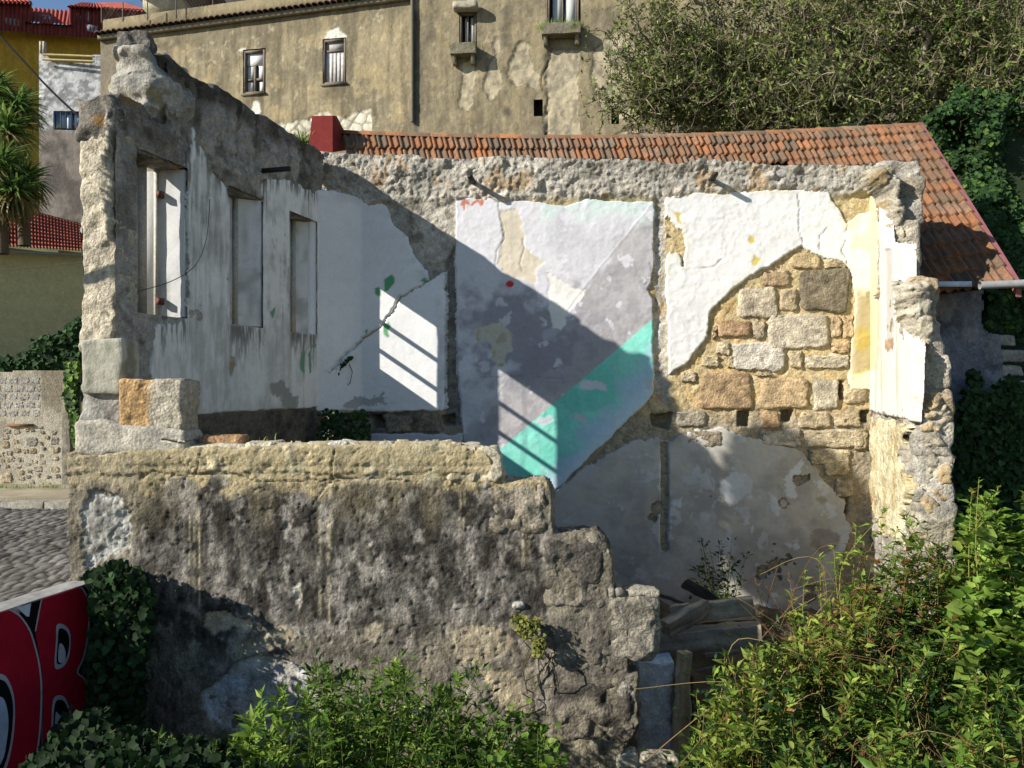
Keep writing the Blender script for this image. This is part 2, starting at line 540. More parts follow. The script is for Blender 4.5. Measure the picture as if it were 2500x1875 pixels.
ZS = H - 2.65                                           # street level
def street_z(X, Y):
    f1, f2, _ = worley(X * 1.0, Y * 0.62, 6.0, 4)
    return ZS + 0.035 * ss(0.0, 0.35, f2 - f1) + 0.02 * fbm(X, Y, 0.7, 2, 9) + 0.02 * (np.abs(X + 7) - 2)
def street_c(X, Y, Z):
    f1, f2, r = worley(X * 1.0, Y * 0.62, 6.0, 4)
    c = mixc(np.broadcast_to(lin('#57534d'), X.shape + (3,)), lin('#7d7870'), r)
    c = mixc(lin('#4b4439') * np.ones_like(c), c, ss(0.02, 0.22, f2 - f1))
    return c * (1 + 0.25 * fbm(X, Y, 0.9, 3, 6))[..., None]
flat_grid('street', np.linspace(-13.0, -4.35, 300), np.linspace(6.5, 15.6, 220), street_z, street_c, M_ROAD)
flat_grid('street_verge', np.linspace(-40, -4.35, 60), np.linspace(-6, 6.5, 20), lambda X, Y: ZS + 0 * X,
          lambda X, Y, Z: np.broadcast_to(lin('#7d776e'), X.shape + (3,)), M_ROAD)
flat_grid('street_far', np.linspace(-40, -13.0, 40), np.linspace(6.5, 15.6, 40), lambda X, Y: ZS + 0.12 + 0 * X,
          lambda X, Y, Z: np.broadcast_to(lin('#7d776e'), X.shape + (3,)), M_ROAD)
# bank that carries the street above the lot
mb = MB()
V_, Q_, C_ = rough_box((18, 22, 0.9), 2.0, 0.0, 1, 3, col=lin('#5b5347'), M=Matrix.Translation((-22.4, 8, ZS - 1.02)))
mb.add(V_, Q_, C_)
tag(mb.build('street_bank', M_SOIL), kind='structure')
flat_grid('pavement', np.linspace(-40, -4.6, 220), np.linspace(15.75, 18.6, 30), lambda X, Y: ZS + 0.14 + 0.01 * fbm(X, Y, 3, 3, 4),
          lambda X, Y, Z: mixc(np.broadcast_to(lin('#a89c84'), X.shape + (3,)), lin('#7a7058'), fbm(X, Y, 2.2, 4, 14) * 0.6 + 0.3), M_ROAD)
kerb = thing('kerb', (-8, 15.6, ZS), 'low pale granite kerb of the pavement in front of the rubble wall', 'kerb')
for i in range(9):
    x0 = -12.6 + i * 0.92
    V_, Q_, C_ = rough_box((0.45, 0.12, 0.11), 0.12, 0.008, 4, 40 + i, 0.02, stone_col('#a89f8b', i), Matrix.Translation((x0 + 0.45, 15.66, ZS + 0.07)))
    m_ = MB(); m_.add(V_, Q_, C_); m_.build('kerb_stone', M_STONE, kerb)
m_ = MB()
for dx in (-0.35, 0.0): pass
V_, Q_ = box_pts(np.array(P(112, 1250, 15.5)) * [1, 1, 1], np.array([0.22, 0.05, 0.045])); m_.add(V_, Q_, lin('#17150f'))
m_.build('gully', M_METAL, kerb)

# ================================================================ RUINED HOUSE
house = thing('ruined_house', (1.0, 9.0, 0.0), 'roofless ruined house of broken granite walls with peeling white, grey and teal plaster', 'ruin')

# ---------------- back wall: rough core, mortar and rubble
UB = lambda x, y: B.uv(x, y)
chase1 = B.poly([(1086, 640), (1108, 600), (1118, 700), (1118, 900), (1130, 1040), (1085, 1040)])
chase2 = B.poly([(1598, 475), (1624, 475), (1630, 900), (1640, 1000), (1598, 980)])
holes = [B.poly([(1588, 1012), (1640, 1008), (1632, 1048), (1592, 1040)]), B.poly([(1801, 1003), (1830, 1003), (1830, 1042), (1803, 1040)]),
         B.poly([(1907, 1001), (1936, 1001), (1934, 1030), (1910, 1030)]), B.poly([(2050, 930), (2062, 930), (2060, 975), (2050, 975)]),
         B.poly([(2103, 1003), (2122, 1003), (2122, 1030), (2104, 1030)]), B.poly([(1075, 1015), (1105, 1012), (1108, 1035), (1080, 1035)]),
         B.poly([(905, 1012), (950, 1010), (945, 1045), (910, 1045)]), B.poly([(2058, 1195), (2072, 1200), (2070, 1260), (2060, 1260)])]
def wall_top(u): return 3.50 - 0.052 * u
def back_core(U, V):
    f1, f2, r = worley(U + 0.13 * fbm(U, V, 2.5, 4, 71), V * 1.35 + 0.13 * fbm(U, V, 2.5, 4, 72), 4.2, 31)
    stone = ss(0.0, 0.38, f2 - f1)
    band = ss(2.62, 2.80, V + 0.05 * fbm(U, V, 2.5, 3, 33))
    h = 0.010 * stone + 0.011 * fbm(U, V, 6, 4, 34) + 0.012 * fbm(U, V, 15, 4, 39) - 0.036
    lump = fbm(U, V, 3.2, 5, 35)
    f3, f4, r2 = worley(U * 0.8, V, 3.6, 36)
    hb = 0.03 + 0.030 * lump + 0.030 * (1 - np.abs(fbm(U, V, 7, 4, 37))) ** 3 + 0.014 * fbm(U, V, 18, 4, 40) + 0.045 * ss(0.42, 0.1, f3 + 0.12 * fbm(U, V, 6, 3, 46)) * (r2 > 0.78)
    hb = hb + 0.05 * ss(2.95, 3.25, V)
    h = h * (1 - band) + hb * band
    # broken patch between panels 1 and 2, gable scar
    S1 = sdf(chase1, U, V); h = h - 0.07 * ss(-0.02, 0.02, S1)
    S2 = sdf(chase2, U, V); h = h - 0.015 * ss(-0.02, 0.03, S2)
    c = mixc(np.broadcast_to(lin('#ae9c74'), U.shape + (3,)), lin('#c6b184'), r)
    c = mixc(c, np.broadcast_to(lin('#b8945a'), c.shape), (r > 0.72) * 0.5)
    c = mixc(np.broadcast_to(lin('#bca880'), c.shape), c, stone)
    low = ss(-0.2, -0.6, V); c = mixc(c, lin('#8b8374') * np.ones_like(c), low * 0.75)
    cb = mixc(np.broadcast_to(lin('#a09a8e'), c.shape), lin('#bdb5a6'), 0.5 + 0.9 * fbm(U, V, 1.9, 4, 41))
    cb = mixc(cb, np.broadcast_to(lin('#77705f'), c.shape), ss(0.2, 0.7, fbm(U, V, 5.5, 4, 42)) * 0.7)
    cb = mixc(cb, np.broadcast_to(lin('#a8875a'), c.shape), ss(0.45, 0.7, fbm(U, V, 2.7, 3, 43)) * 0.55)
    grey = np.maximum(band, ss(0.06, -0.05, np.minimum(np.abs(U - B.uv(1040, 600)[0]) - 0.65, 9)) * ss(1.0, 1.3, V))
    grey = np.maximum(grey, ss(-0.02, 0.03, S2)); grey = np.maximum(grey, ss(-0.02, 0.03, S1))
    c = mixc(c, cb, grey)
    c = mixc(c, lin('#4d4a45') * np.ones_like(c), ss(-0.02, 0.03, S1) * 0.55)
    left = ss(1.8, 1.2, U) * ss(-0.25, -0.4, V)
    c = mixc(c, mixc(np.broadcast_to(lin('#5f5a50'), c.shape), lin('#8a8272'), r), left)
    for hp in holes:
        S = ragged(sdf(hp, U, V), U, V, 0.012, 3, 9)
        h = h - 0.26 * ss(-0.012, 0.012, S)
    mask = V < wall_top(U) + 0.05 * fbm(U, V * 0 + 1.3, 2.5, 4, 44) - 0.02
    # lower part is buried in the rubble
    return h, c, mask
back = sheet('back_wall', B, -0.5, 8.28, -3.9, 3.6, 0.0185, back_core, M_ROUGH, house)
mb = MB()
pbox(mb, B, -0.3, 8.25, -4.5, 2.95, -0.60, -0.34, lin('#8a8272'))
mb.build('wall_core', M_ROUGH, back)
for i in range(6):
    u0, u1 = -0.25 + i * 1.42, -0.25 + (i + 1) * 1.42 + 0.02
    uc = (u0 + u1) / 2
    def warp(p, uc=uc):
        p = p.copy(); p[:, 1] += -0.052 * p[:, 0]; return p
    V_, Q_, C_ = rough_box(((u1 - u0) / 2, 0.10, 0.26), 0.03, 0.05, 5.0, 60 + i, 0.05, stone_col('#a19c92', i + 3, 0.22, 0.2, '#8a8068'), B.mat(uc, wall_top(uc) - 0.12, -0.24), warp)
    m_ = MB(); m_.add(V_, Q_, C_); m_.build('wall_capping', M_ROUGH, back)

def blob(pl, pts, U, V, a=0.02, seed=0, f=7):
    return ragged(sdf(pl.poly(pts), U, V), U, V, a, seed, f)

# ---------------- plaster panel 1 (white, left bay)
p1 = B.poly([(745, 478), (921, 482), (943, 504), (960, 548), (995, 582), (1004, 617), (1043, 660), (1047, 686), (1086, 662),
             (1087, 840), (1084, 996), (1076, 1003), (939, 1004), (745, 998)])
crack1 = B.poly(r5((800, 665), (720, 700), (650, 740), (600, 820), (550, 890), (440, 980), (360, 1060), (345, 1095), (270, 1180)))
greens = [r5((550, 650), (575, 635), (590, 620), (612, 640), (608, 670), (570, 722), (548, 720)), r5((500, 700), (515, 690), (530, 700), (530, 745), (512, 745), (498, 725)),
          r5((543, 905), (575, 890), (590, 915), (575, 940), (585, 975), (565, 980), (545, 965)), r5((195, 970), (230, 975), (228, 1010), (200, 1015)),
          r5((750, 660), (770, 640), (795, 640), (775, 668)), r5((440, 935), (460, 930), (450, 960))]
def panel1(U, V):
    S = ragged(sdf(p1, U, V), U, V, 0.022, 51, 5)
    d = dline(crack1, U + 0.03 * fbm(U, V, 8, 3, 52), V + 0.03 * fbm(U, V, 8, 3, 53))
    d2 = dline(np.array(crack1) + [0.10, -0.02], U + 0.03 * fbm(U, V, 6, 3, 54), V + 0.03 * fbm(U, V, 6, 3, 55))
    Sx = np.minimum(S, d - 0.006 - 0.012 * vn(U * 3, V * 3, 5))
    h, m = plaster_h(Sx, U, V, 0.018, 0.017, 56, 0.003, 0.002)
    h = h + 0.43 * np.clip(1 - (U + 0.02) / 0.5, 0, 1.2) ** 1.2
    h = h - 0.010 * ss(0.012, 0.0, d2) * ss(0.9, 0.2, V)
    c = np.broadcast_to(lin('#dcdbd8'), U.shape + (3,)) * (1 + 0.05 * fbm(U, V, 1.2, 4, 57))[..., None]
    c = mixc(c, lin('#a9a9a4') * np.ones_like(c), 0.7 * ss(0.055, 0.0, d) * ss(-0.1, 0.5, fbm(U, V, 9, 3, 58)))
    c = mixc(c, lin('#b7b6b0') * np.ones_like(c), 0.5 * ss(0.25, 0.0, S) * ss(0.0, 0.6, fbm(U, V, 5, 4, 59)))
    low = blob(B, r5((330, 1340), (460, 1310), (540, 1300), (545, 1345), (440, 1370), (345, 1375)), U, V, 0.07, 60, 8)
    c = mixc(c, lin('#98968f') * np.ones_like(c), ss(0, 0.01, low) * 0.8)
    for i, g in enumerate(greens):
        c = mixc(c, lin('#5f9a6c') * np.ones_like(c), ss(-0.004, 0.012, blob(B, g, U, V, 0.012, 61 + i)))
    return h, c, m
sheet('plaster_panel', B, -0.42, 2.05, -0.55, 2.95, 0.017, panel1, M_PLASTER, back)

# ---------------- plaster panel 2 (grey-violet with the teal band)
p2 = B.poly([(1112, 482), (1234, 484), (1329, 496), (1377, 503), (1433, 486), (1500, 490), (1597, 492), (1597, 640), (1590, 690), (1582, 706), (1594, 730), (1596, 964),
             (1438, 1118), (1352, 1200), (1300, 1245), (1130, 1245), (1131, 1047), (1117, 900), (1113, 700), (1112, 530)])
diagA = B.uv(*r5((2060, 220))[0]); diagB = B.uv(*r5((1140, 1340))[0])
tealA = B.uv(*r5((2050, 880))[0]); tealB = B.uv(*r5((1160, 1640))[0])
lowA = B.uv(*r5((2066, 1275))[0]); lowB = B.uv(1352, 1200)
def side(a, b, U, V):
    """signed distance to the line a-b, positive above it"""
    e = np.array(b) - np.array(a); n = np.array([-e[1], e[0]]) / np.hypot(*e)
    if n[1] < 0: n = -n
    return (U - a[0]) * n[0] + (V - a[1]) * n[1]
bare = r5((1200, 250), (1310, 260), (1325, 350), (1335, 450), (1400, 520), (1480, 560), (1400, 590), (1395, 670), (1260, 640), (1180, 560), (1215, 420), (1190, 300))
white2 = r5((1460, 620), (1510, 630), (1590, 690), (1690, 705), (1640, 780), (1585, 850), (1565, 900), (1540, 930), (1500, 920), (1480, 860), (1470, 720))
cream2 = r5((1060, 930), (1110, 910), (1200, 890), (1260, 935), (1277, 1060), (1235, 1070), (1210, 1150), (1165, 1100), (1150, 1010), (1070, 1005))
tealhole = r5((1630, 1260), (1660, 1225), (1740, 1215), (1800, 1245), (1800, 1275), (1700, 1275))
orange2 = B.poly(r5((1000, 260), (1000, 215), (1040, 235), (1075, 205), (1095, 235), (1100, 205)))
def panel2(U, V):
    S = ragged(sdf(p2, U, V), U, V, 0.016, 81, 6)
    fold = 0.005 * (1 - np.abs(fbm(U, V, 1.7, 5, 82))) ** 5 + 0.003 * (1 - np.abs(fbm(U, V, 6, 4, 83))) ** 6
    Sb = blob(B, bare, U, V, 0.035, 84, 6)
    Sw = blob(B, white2, U, V, 0.03, 85, 6)
    Sc = blob(B, cream2, U, V, 0.03, 86, 6)
    dD = np.abs(side(diagA, diagB, U, V) + 0.012 * fbm(U, V, 7, 3, 87))
    inD = (U > diagB[0]) & (U < diagA[0])
    Sx = np.minimum(S, 99)
    h, m = plaster_h(Sx, U, V, 0.018, 0.018, 88, 0.004, 0.002)
    h = h + fold - 0.009 * ss(-0.004, 0.012, Sb) - 0.007 * ss(-0.004, 0.012, Sw) - 0.006 * ss(-0.004, 0.012, Sc)
    h = h + 0.006 * ss(0.02, 0, dD) * inD
    n1 = fbm(U, V, 1.3, 5, 89); n2 = fbm(U, V, 4.2, 5, 90)
    c = mixc(np.broadcast_to(lin('#cbc9ca'), U.shape + (3,)), lin('#bbb9bb'), ss(-0.3, 0.6, n1))
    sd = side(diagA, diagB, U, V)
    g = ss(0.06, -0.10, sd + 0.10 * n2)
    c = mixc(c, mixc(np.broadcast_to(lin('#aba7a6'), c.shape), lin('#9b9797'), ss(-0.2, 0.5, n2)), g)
    # darker grey in the middle left
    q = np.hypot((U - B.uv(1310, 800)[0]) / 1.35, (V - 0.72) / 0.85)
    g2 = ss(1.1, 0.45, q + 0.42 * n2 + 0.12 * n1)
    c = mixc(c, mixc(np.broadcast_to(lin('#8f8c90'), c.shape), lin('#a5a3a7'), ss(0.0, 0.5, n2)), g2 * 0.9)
    tl = ss(1.35, 1.0, U) * 0.0
    # flaked white spots
    fl = ss(0.52, 0.60, fbm(U, V, 3.4, 5, 91))
    c = mixc(c, lin('#cfccd0') * np.ones_like(c), fl * 0.75)
    top = ss(2.35, 2.72, V + 0.22 * n2) * (U > 3.2)
    c = mixc(c, lin('#b9d6c8') * np.ones_like(c), top * 0.45)
    c = mixc(c, lin('#c8bda9') * np.ones_like(c) * (1 + 0.16 * n2[..., None]), ss(-0.004, 0.01, Sb))
    c = mixc(c, lin('#d9d6ce') * np.ones_like(c) * (1 + 0.1 * n2[..., None]), ss(-0.004, 0.01, Sw))
    c = mixc(c, mixc(np.broadcast_to(lin('#bdb7a6'), c.shape), lin('#a39a7e'), ss(0, 0.6, n2)), ss(-0.004, 0.01, Sc))
    # teal band with a pale lower border
    st = side(tealA, tealB, U, V); sl = side(lowA, lowB, U, V)
    teal = ss(0.006, -0.006, st)
    ct = mixc(np.broadcast_to(lin('#70c4b0'), c.shape), lin('#86d0be'), ss(-0.4, 0.6, n1)) * (1 + 0.08 * n2[..., None])
    pale = ss(0.42, 0.10, sl + 0.18 * n2 + 0.28 * ss(4.6, 2.6, U) - 0.1)
    ct = mixc(ct, mixc(np.broadcast_to(lin('#a9bdd0'), c.shape), lin('#c2cbd8'), ss(0.25, 0.02, sl)), pale * 0.8)
    Sh = blob(B, tealhole, U, V, 0.03, 92, 7)
    ct = mixc(ct, lin('#c3c6cc') * np.ones_like(c), ss(-0.004, 0.01, Sh))
    ct = mixc(ct, lin('#b5bfc0') * np.ones_like(c), ss(0.62, 0.7, fbm(U, V, 4, 4, 93)))
    c = mixc(c, ct, teal)
    # streaks, red spot, orange scrawl
    run = ss(0.58, 0.75, vn(U * 22, V * 0.25, 94)) * 0.10
    du, dv = B.uv(*r5((1258, 676))[0])
    c = mixc(c, lin('#b83a34') * np.ones_like(c), ss(0.075, 0.055, np.hypot(U - du, (V - dv) * 1.2) + 0.015 * n2))
    c = mixc(c, lin('#b5603c') * np.ones_like(c), ss(0.055, 0.03, dline(orange2, U, V) + 0.05 * n2) * 0.9)
    dc = dline(B.poly(r5((1190, 215), (1200, 300), (1225, 420), (1185, 490), (1175, 580))), U + 0.02 * n2, V)
    dc = np.minimum(dc, dline(B.poly(r5((1320, 420), (1335, 480), (1310, 560), (1320, 610))), U + 0.02 * n2, V))
    dc = np.minimum(dc, dline(B.poly(r5((2020, 680), (2060, 640), (2040, 560))), U + 0.02 * n2, V))
    dc = np.minimum(dc, dline(B.poly(r5((1000, 1210), (1300, 1195), (1560, 1205))), U, V + 0.02 * n2) + 0.006)
    h = h - 0.012 * ss(0.012, 0.0, dc) * (S > 0.02)
    c = c * (1 - 0.35 * ss(0.014, 0.004, dc))[..., None]
    return h, c, m
sheet('plaster_panel', B, B.uv(1100, 500)[0], B.uv(1612, 500)[0], -2.0, 2.9, 0.0165, panel2, M_PLASTER, back)

# ---------------- plaster panel 3 (blistered white, right bay)
p3 = B.poly([(1624, 476), (1760, 470), (1900, 464), (2026, 461), (2030, 487), (2056, 521), (2067, 543), (2104, 521), (2150, 511), (2150, 960), (2117, 951), (2072, 953), (2078, 869),
             (2083, 790), (2090, 725), (2078, 660), (2056, 640), (2009, 630), (1974, 612), (1957, 600), (1931, 617), (1883, 645), (1839, 671), (1783, 712),
             (1735, 760), (1727, 817), (1709, 847), (1670, 890), (1634, 915), (1628, 700), (1626, 600)])
scar3 = r6((195, 290), (240, 330), (275, 360), (300, 400), (310, 470), (290, 570), (270, 500), (215, 500), (190, 560))
ochre3 = [r6((232, 262), (285, 275), (280, 310), (295, 350), (262, 330)), r6((665, 405), (690, 415), (692, 445), (675, 452), (660, 430)),
          r6((690, 508), (735, 535), (720, 560), (700, 580), (672, 570)), r6((310, 170), (330, 172), (325, 192), (308, 190))]
crk3 = [B.poly(r6((940, 170), (950, 250), (940, 330), (965, 450))), B.poly(r6((1215, 330), (1205, 440), (1190, 480), (1210, 560))),
        B.poly(r6((1050, 480), (1060, 400), (1110, 360))), B.poly(r6((380, 590), (470, 580), (500, 540)))]
def panel3(U, V):
    S = ragged(sdf(p3, U, V), U, V, 0.02, 101, 6)
    Ss = blob(B, scar3, U, V, 0.03, 102, 7)
    S = np.minimum(S, -Ss)
    h, m = plaster_h(S, U, V, 0.018, 0.020, 103, 0.004, 0.004)
    f1, f2, r = worley(U, V, 3.6, 104)
    bl = (r > 0.6) * ss(0.30, 0.12, f1 + 0.2 * fbm(U, V, 7, 4, 108)) * 0.006
    fold = 0.007 * (1 - np.abs(fbm(U, V, 2.6, 5, 105))) ** 7 + 0.003 * fbm(U, V, 9, 4, 118)
    h = h + bl + fold
    n = fbm(U, V, 2.0, 4, 106)
    c = np.broadcast_to(lin('#d2d0cb'), U.shape + (3,)) * (1 + 0.05 * n + 0.03 * fbm(U, V, 12, 4, 119))[..., None]
    uc = B.uv(2065, 540)[0]
    cream = ss(-0.03, 0.06, U - uc + 0.05 * n)
    c = mixc(c, mixc(np.broadcast_to(lin('#dcd8c8'), c.shape), lin('#d0cab0'), ss(-0.2, 0.5, n)), cream)
    va, vb = B.uv(2110, 710)[1], B.uv(2110, 900)[1]
    oc = ss(va + 0.03, va - 0.03, V + 0.12 * fbm(U, V, 4, 3, 107)) * cream
    c = mixc(c, mixc(np.broadcast_to(lin('#b39c55'), c.shape), lin('#ab9a72'), ss(-0.3, 0.3, fbm(U, V, 3, 3, 109))), oc)
    pl_ = ss(vb + 0.03, vb - 0.05, V + 0.1 * n) * cream
    c = mixc(c, lin('#ddd6b4') * np.ones_like(c), pl_ * 0.8)
    h = h - 0.012 * oc * (1 - pl_)
    for i, g in enumerate(ochre3):
        k = ss(-0.004, 0.012, blob(B, g, U, V, 0.015, 110 + i))
        c = mixc(c, lin('#c2ab5e') * np.ones_like(c), k); h = h - 0.006 * k
    e = ss(0.12, 0.0, S) * ss(-0.1, 0.4, n)
    c = mixc(c, lin('#c9c2a8') * np.ones_like(c), e * 0.6)
    for ck in crk3:
        d = dline(ck, U + 0.02 * fbm(U, V, 9, 3, 115), V)
        h = h - 0.02 * ss(0.012, 0.0, d); c = c * (1 - 0.4 * ss(0.012, 0.002, d))[..., None]
    return h, c, m
sheet('plaster_panel', B, B.uv(1612, 500)[0], B.uv(2150, 500)[0], -0.2, 2.95, 0.0165, panel3, M_PLASTER, back)

# ---------------- grey lower plaster
p4 = B.poly([(1352, 1205), (1440, 1128), (1540, 1085), (1600, 1066), (1640, 1075), (1700, 1048), (1762, 1046), (1800, 1062), (1850, 1072), (1905, 1086), (1962, 1105), (2000, 1160),
             (2040, 1195), (2062, 1225), (2075, 1290), (2058, 1370), (2030, 1420), (2050, 1520), (1900, 1640), (1300, 1640), (1300, 1300)])
white4 = [r8((1510, 290), (1560, 200), (1600, 180), (1640, 230), (1690, 240), (1670, 320), (1590, 370), (1520, 350)), r8((1760, 300), (1800, 320), (1810, 420), (1770, 400)),
          r8((1830, 240), (1900, 160), (1950, 120), (1900, 220), (1890, 340), (1840, 300)), r8((1290, 340), (1330, 335), (1330, 380), (1295, 380)),
          r8((1020, 370), (1050, 360), (1075, 385), (1040, 400)), r8((1985, 250), (2010, 230), (2040, 290), (2010, 300)), r8((1850, 560), (1900, 540), (1925, 570), (1890, 610)),
          r8((2040, 370), (2090, 360), (2100, 430), (2060, 440)), r8((1150, 120), (1200, 110), (1190, 135)), r8((1670, 480), (1690, 470), (1690, 520), (1675, 515))]
def panel4(U, V):
    S = ragged(sdf(p4, U, V), U, V, 0.045, 121, 5)
    us = B.uv(1622, 1300)[0]
    sl = np.abs(U - us + 0.012 * fbm(U, V, 5, 3, 122)) - 0.055
    slot = np.where((V < B.uv(1620, 1080)[1]) & (V > B.uv(1620, 1345)[1]), sl, 9)
    S = np.minimum(S, slot)
    n1 = fbm(U, V, 1.6, 5, 123); n2 = fbm(U, V, 5, 4, 124)
    rub = ss(0.85, 1.0, n1 + 0.45 * ss(-2.5, -3.1, V))
    S = np.minimum(S, 0.12 - 0.3 * rub)
    h, m = plaster_h(S, U, V, 0.018, 0.014, 125, 0.006, 0.002)
    c = mixc(np.broadcast_to(lin('#b3aea4'), U.shape + (3,)), lin('#9b968d'), ss(-0.4, 0.5, n1))
    c = mixc(c, lin('#b5ad9a') * np.ones_like(c), ss(0.1, 0.6, n2) * 0.5)
    w = ss(0.52, 0.58, fbm(U, V, 3.6, 5, 126) - 0.1 * ss(4.6, 4.2, U)) * 0.7
    for i, g in enumerate(white4):
        w = np.maximum(w, ss(-0.004, 0.012, blob(B, g, U, V, 0.06, 127 + i, 7) - 0.012))
    c = mixc(c, lin('#bcbdbb') * np.ones_like(c) * (1 + 0.1 * n2[..., None]), w); h = h + 0.004 * w
    dk = blob(B, r8((1960, 560), (1980, 500), (2060, 480), (2110, 520), (2090, 590), (2020, 620)), U, V, 0.04, 140)
    dk2 = blob(B, r8((1985, 340), (2020, 320), (2060, 345), (2030, 375)), U, V, 0.02, 141)
    dk3 = blob(B, r8((1805, 340), (1840, 325), (1870, 360), (1840, 385), (1812, 375)), U, V, 0.03, 142)
    k = np.maximum(ss(-0.01, 0.02, dk), ss(-0.01, 0.02, dk2))
    c = mixc(c, lin('#857d70') * np.ones_like(c) * (1 + 0.3 * n2[..., None]), k * 0.8); h = h - 0.006 * k
    c = mixc(c, lin('#6a4a36') * np.ones_like(c), ss(0, 0.01, dk3) * ss(0.035, 0.02, dk3))
    dc = dline(B.poly([(1724, 1090), (1722, 1130), (1730, 1165), (1745, 1203)]), U, V)
    h = h - 0.008 * ss(0.012, 0, dc)
    return h, c, m
sheet('plaster_panel', B, B.uv(1290, 1200)[0], B.uv(2085, 1200)[0], -3.6, -0.5, 0.0175, panel4, M_PLASTER, back)
# small grey remnant of plaster low in the left bay
p5 = B.poly([(905, 1060), (1000, 1058), (1100, 1062), (1128, 1060), (1128, 1180), (905, 1180)])
def panel5(U, V):
    S = ragged(sdf(p5, U, V), U, V, 0.02, 151, 6)
    h, m = plaster_h(S, U, V, 0.02, 0.03, 152)
    return h, np.broadcast_to(lin('#b9b8ba'), U.shape + (3,)) * (1 + 0.08 * fbm(U, V, 3, 4, 153))[..., None], m
sheet('plaster_panel', B, B.uv(895, 1100)[0], B.uv(1135, 1100)[0], -1.4, -0.6, 0.02, panel5, M_PLASTER, back)

# ---------------- stones laid bare in the right bay
def wall_stone(pl, rect, col, proud, seed, parent, nu=14, nv=11, p=14.0, mat=None, rough=0.02):
    (xa, ya), (xb, yb) = rect
    u0, v1 = pl.uv(xa, ya); u1, v0 = pl.uv(xb, yb)
    if u0 > u1: u0, u1 = u1, u0
    hw, hh, uc, vc = (u1 - u0) / 2, (v1 - v0) / 2, (u0 + u1) / 2, (v0 + v1) / 2
    def fn(a, b):
        k = np.maximum(np.abs(a), np.abs(b))
        f = k / np.maximum((np.abs(a) ** p + np.abs(b) ** p) ** (1 / p), 1e-6)
        U = uc + a * hw * f * (1 + 0.07 * np.sin(seed * 1.7) * b) + 0.024 * fbm(a * 2 + seed, b * 2, 1.6, 4, seed)
        V = vc + b * hh * f * (1 + 0.10 * np.sin(seed * 2.3) * a) + 0.024 * fbm(a * 2, b * 2 + seed, 1.6, 4, seed + 1)
        h = (0.004 + proud * 0.30) * (1 - np.clip(k, 0, 1) ** 16) + rough * (0.5 * fbm(U, V, 7, 4, seed + 2) + 0.6 * fbm(U, V, 18, 3, seed + 6)) * (1 - k ** 6) - 0.07 * (k > 0.985)
        base = dull(col) * 0.78 + lin('#b9a47c') * 0.22 if pl is B else dull(col)
        c = base * np.clip(1 + 0.25 * fbm(U, V, 4, 3, seed + 3) + 0.38 * fbm(U, V, 20, 3, seed + 4), 0.25, 1.7)[..., None]
        return h, c, None, U - a, V - b
    me = sheet_mesh('stone', pl, -1, 1, -1, 1, 0.155 if hw < 0.25 else 0.095, fn)
    return link('stone', me, mat or M_STONE, parent)
STONES = [((945, 590), (1240, 835), '#5f574a', 0.055), ((735, 600), (900, 690), '#b08a52', 0.04), ((600, 690), (830, 870), '#b3a284', 0.05), ((838, 700), (940, 830), '#b59a68', 0.035),
          ((480, 878), (680, 975), '#a8743c', 0.05), ((685, 875), (755, 990), '#b79f74', 0.04), ((762, 842), (1120, 1040), '#bfb197', 0.06), ((1128, 845), (1185, 980), '#bb9a60', 0.035),
          ((1190, 845), (1255, 985), '#bd9450', 0.04), ((565, 1000), (875, 1165), '#c2bbae', 0.06), ((975, 1072), (1235, 1148), '#c6b894', 0.045), ((890, 1050), (970, 1150), '#b8a274', 0.03),
          ((480, 1000), (560, 1075), '#bba880', 0.03), ((380, 1165), (690, 1382), '#b88a48', 0.06), ((715, 1200), (1010, 1380), '#bd9654', 0.055), ((1022, 1202), (1175, 1390), '#bdb092', 0.055),
          ((1198, 1232), (1335, 1350), '#b39764', 0.04), ((735, 1392), (838, 1490), '#b98542', 0.045), ((945, 1392), (1130, 1490), '#b8a070', 0.045), ((1140, 1402), (1298, 1480), '#b39a68', 0.04),
          ((730, 1492), (960, 1590), '#a89f90', 0.05), ((972, 1492), (1330, 1600), '#bda97c', 0.05), ((315, 1500), (520, 1590), '#756b5e', 0.055), ((905, 500), (1075, 590), '#b5944f', 0.035),
          ((1085, 535), (1225, 588), '#b79d68', 0.03), ((1000, 1605), (1240, 1690), '#b8a474', 0.05), ((1250, 1500), (1330, 1610), '#a8946c', 0.04), ((250, 1385), (430, 1478), '#9a917f', 0.03),
          ((455, 905), (480, 985), '#a98c58', 0.03), ((400, 1075), (500, 1140), '#b8a270', 0.035), ((885, 990), (1000, 1040), '#b9a274', 0.03), ((1130, 995), (1240, 1065), '#b48a48', 0.035),
          ((280, 1170), (370, 1230), '#b5a27a', 0.035), ((545, 1080), (585, 1150), '#b59a68', 0.03), ((700, 1168), (800, 1195), '#b19a6c', 0.03), ((1080, 1660), (1240, 1760), '#b69c66', 0.05), ((1150, 1770), (1260, 1880), '#a8946c', 0.05)]
def dull(c, k=0.42):
    c = lin(c); g = c @ [0.3, 0.6, 0.1]; return c * (1 - k) + g * k * np.array([1.05, 1.0, 0.92])
for i, (a, b, c, pr) in enumerate(STONES):
    q = r6(a, b)
    wall_stone(B, q, c, pr, 200 + i * 3, back)
# dark squared stones below the left bay
for i, (a, b, c) in enumerate([((935, 1012), (1010, 1058), '#77705f'), ((1010, 1008), (1078, 1056), '#6b6558'), ((800, 1010), (900, 1060), '#6a6356'), ((790, 1065), (900, 1130), '#7a7262')]):
    wall_stone(B, (a, b), c, 0.05, 330 + i, back)

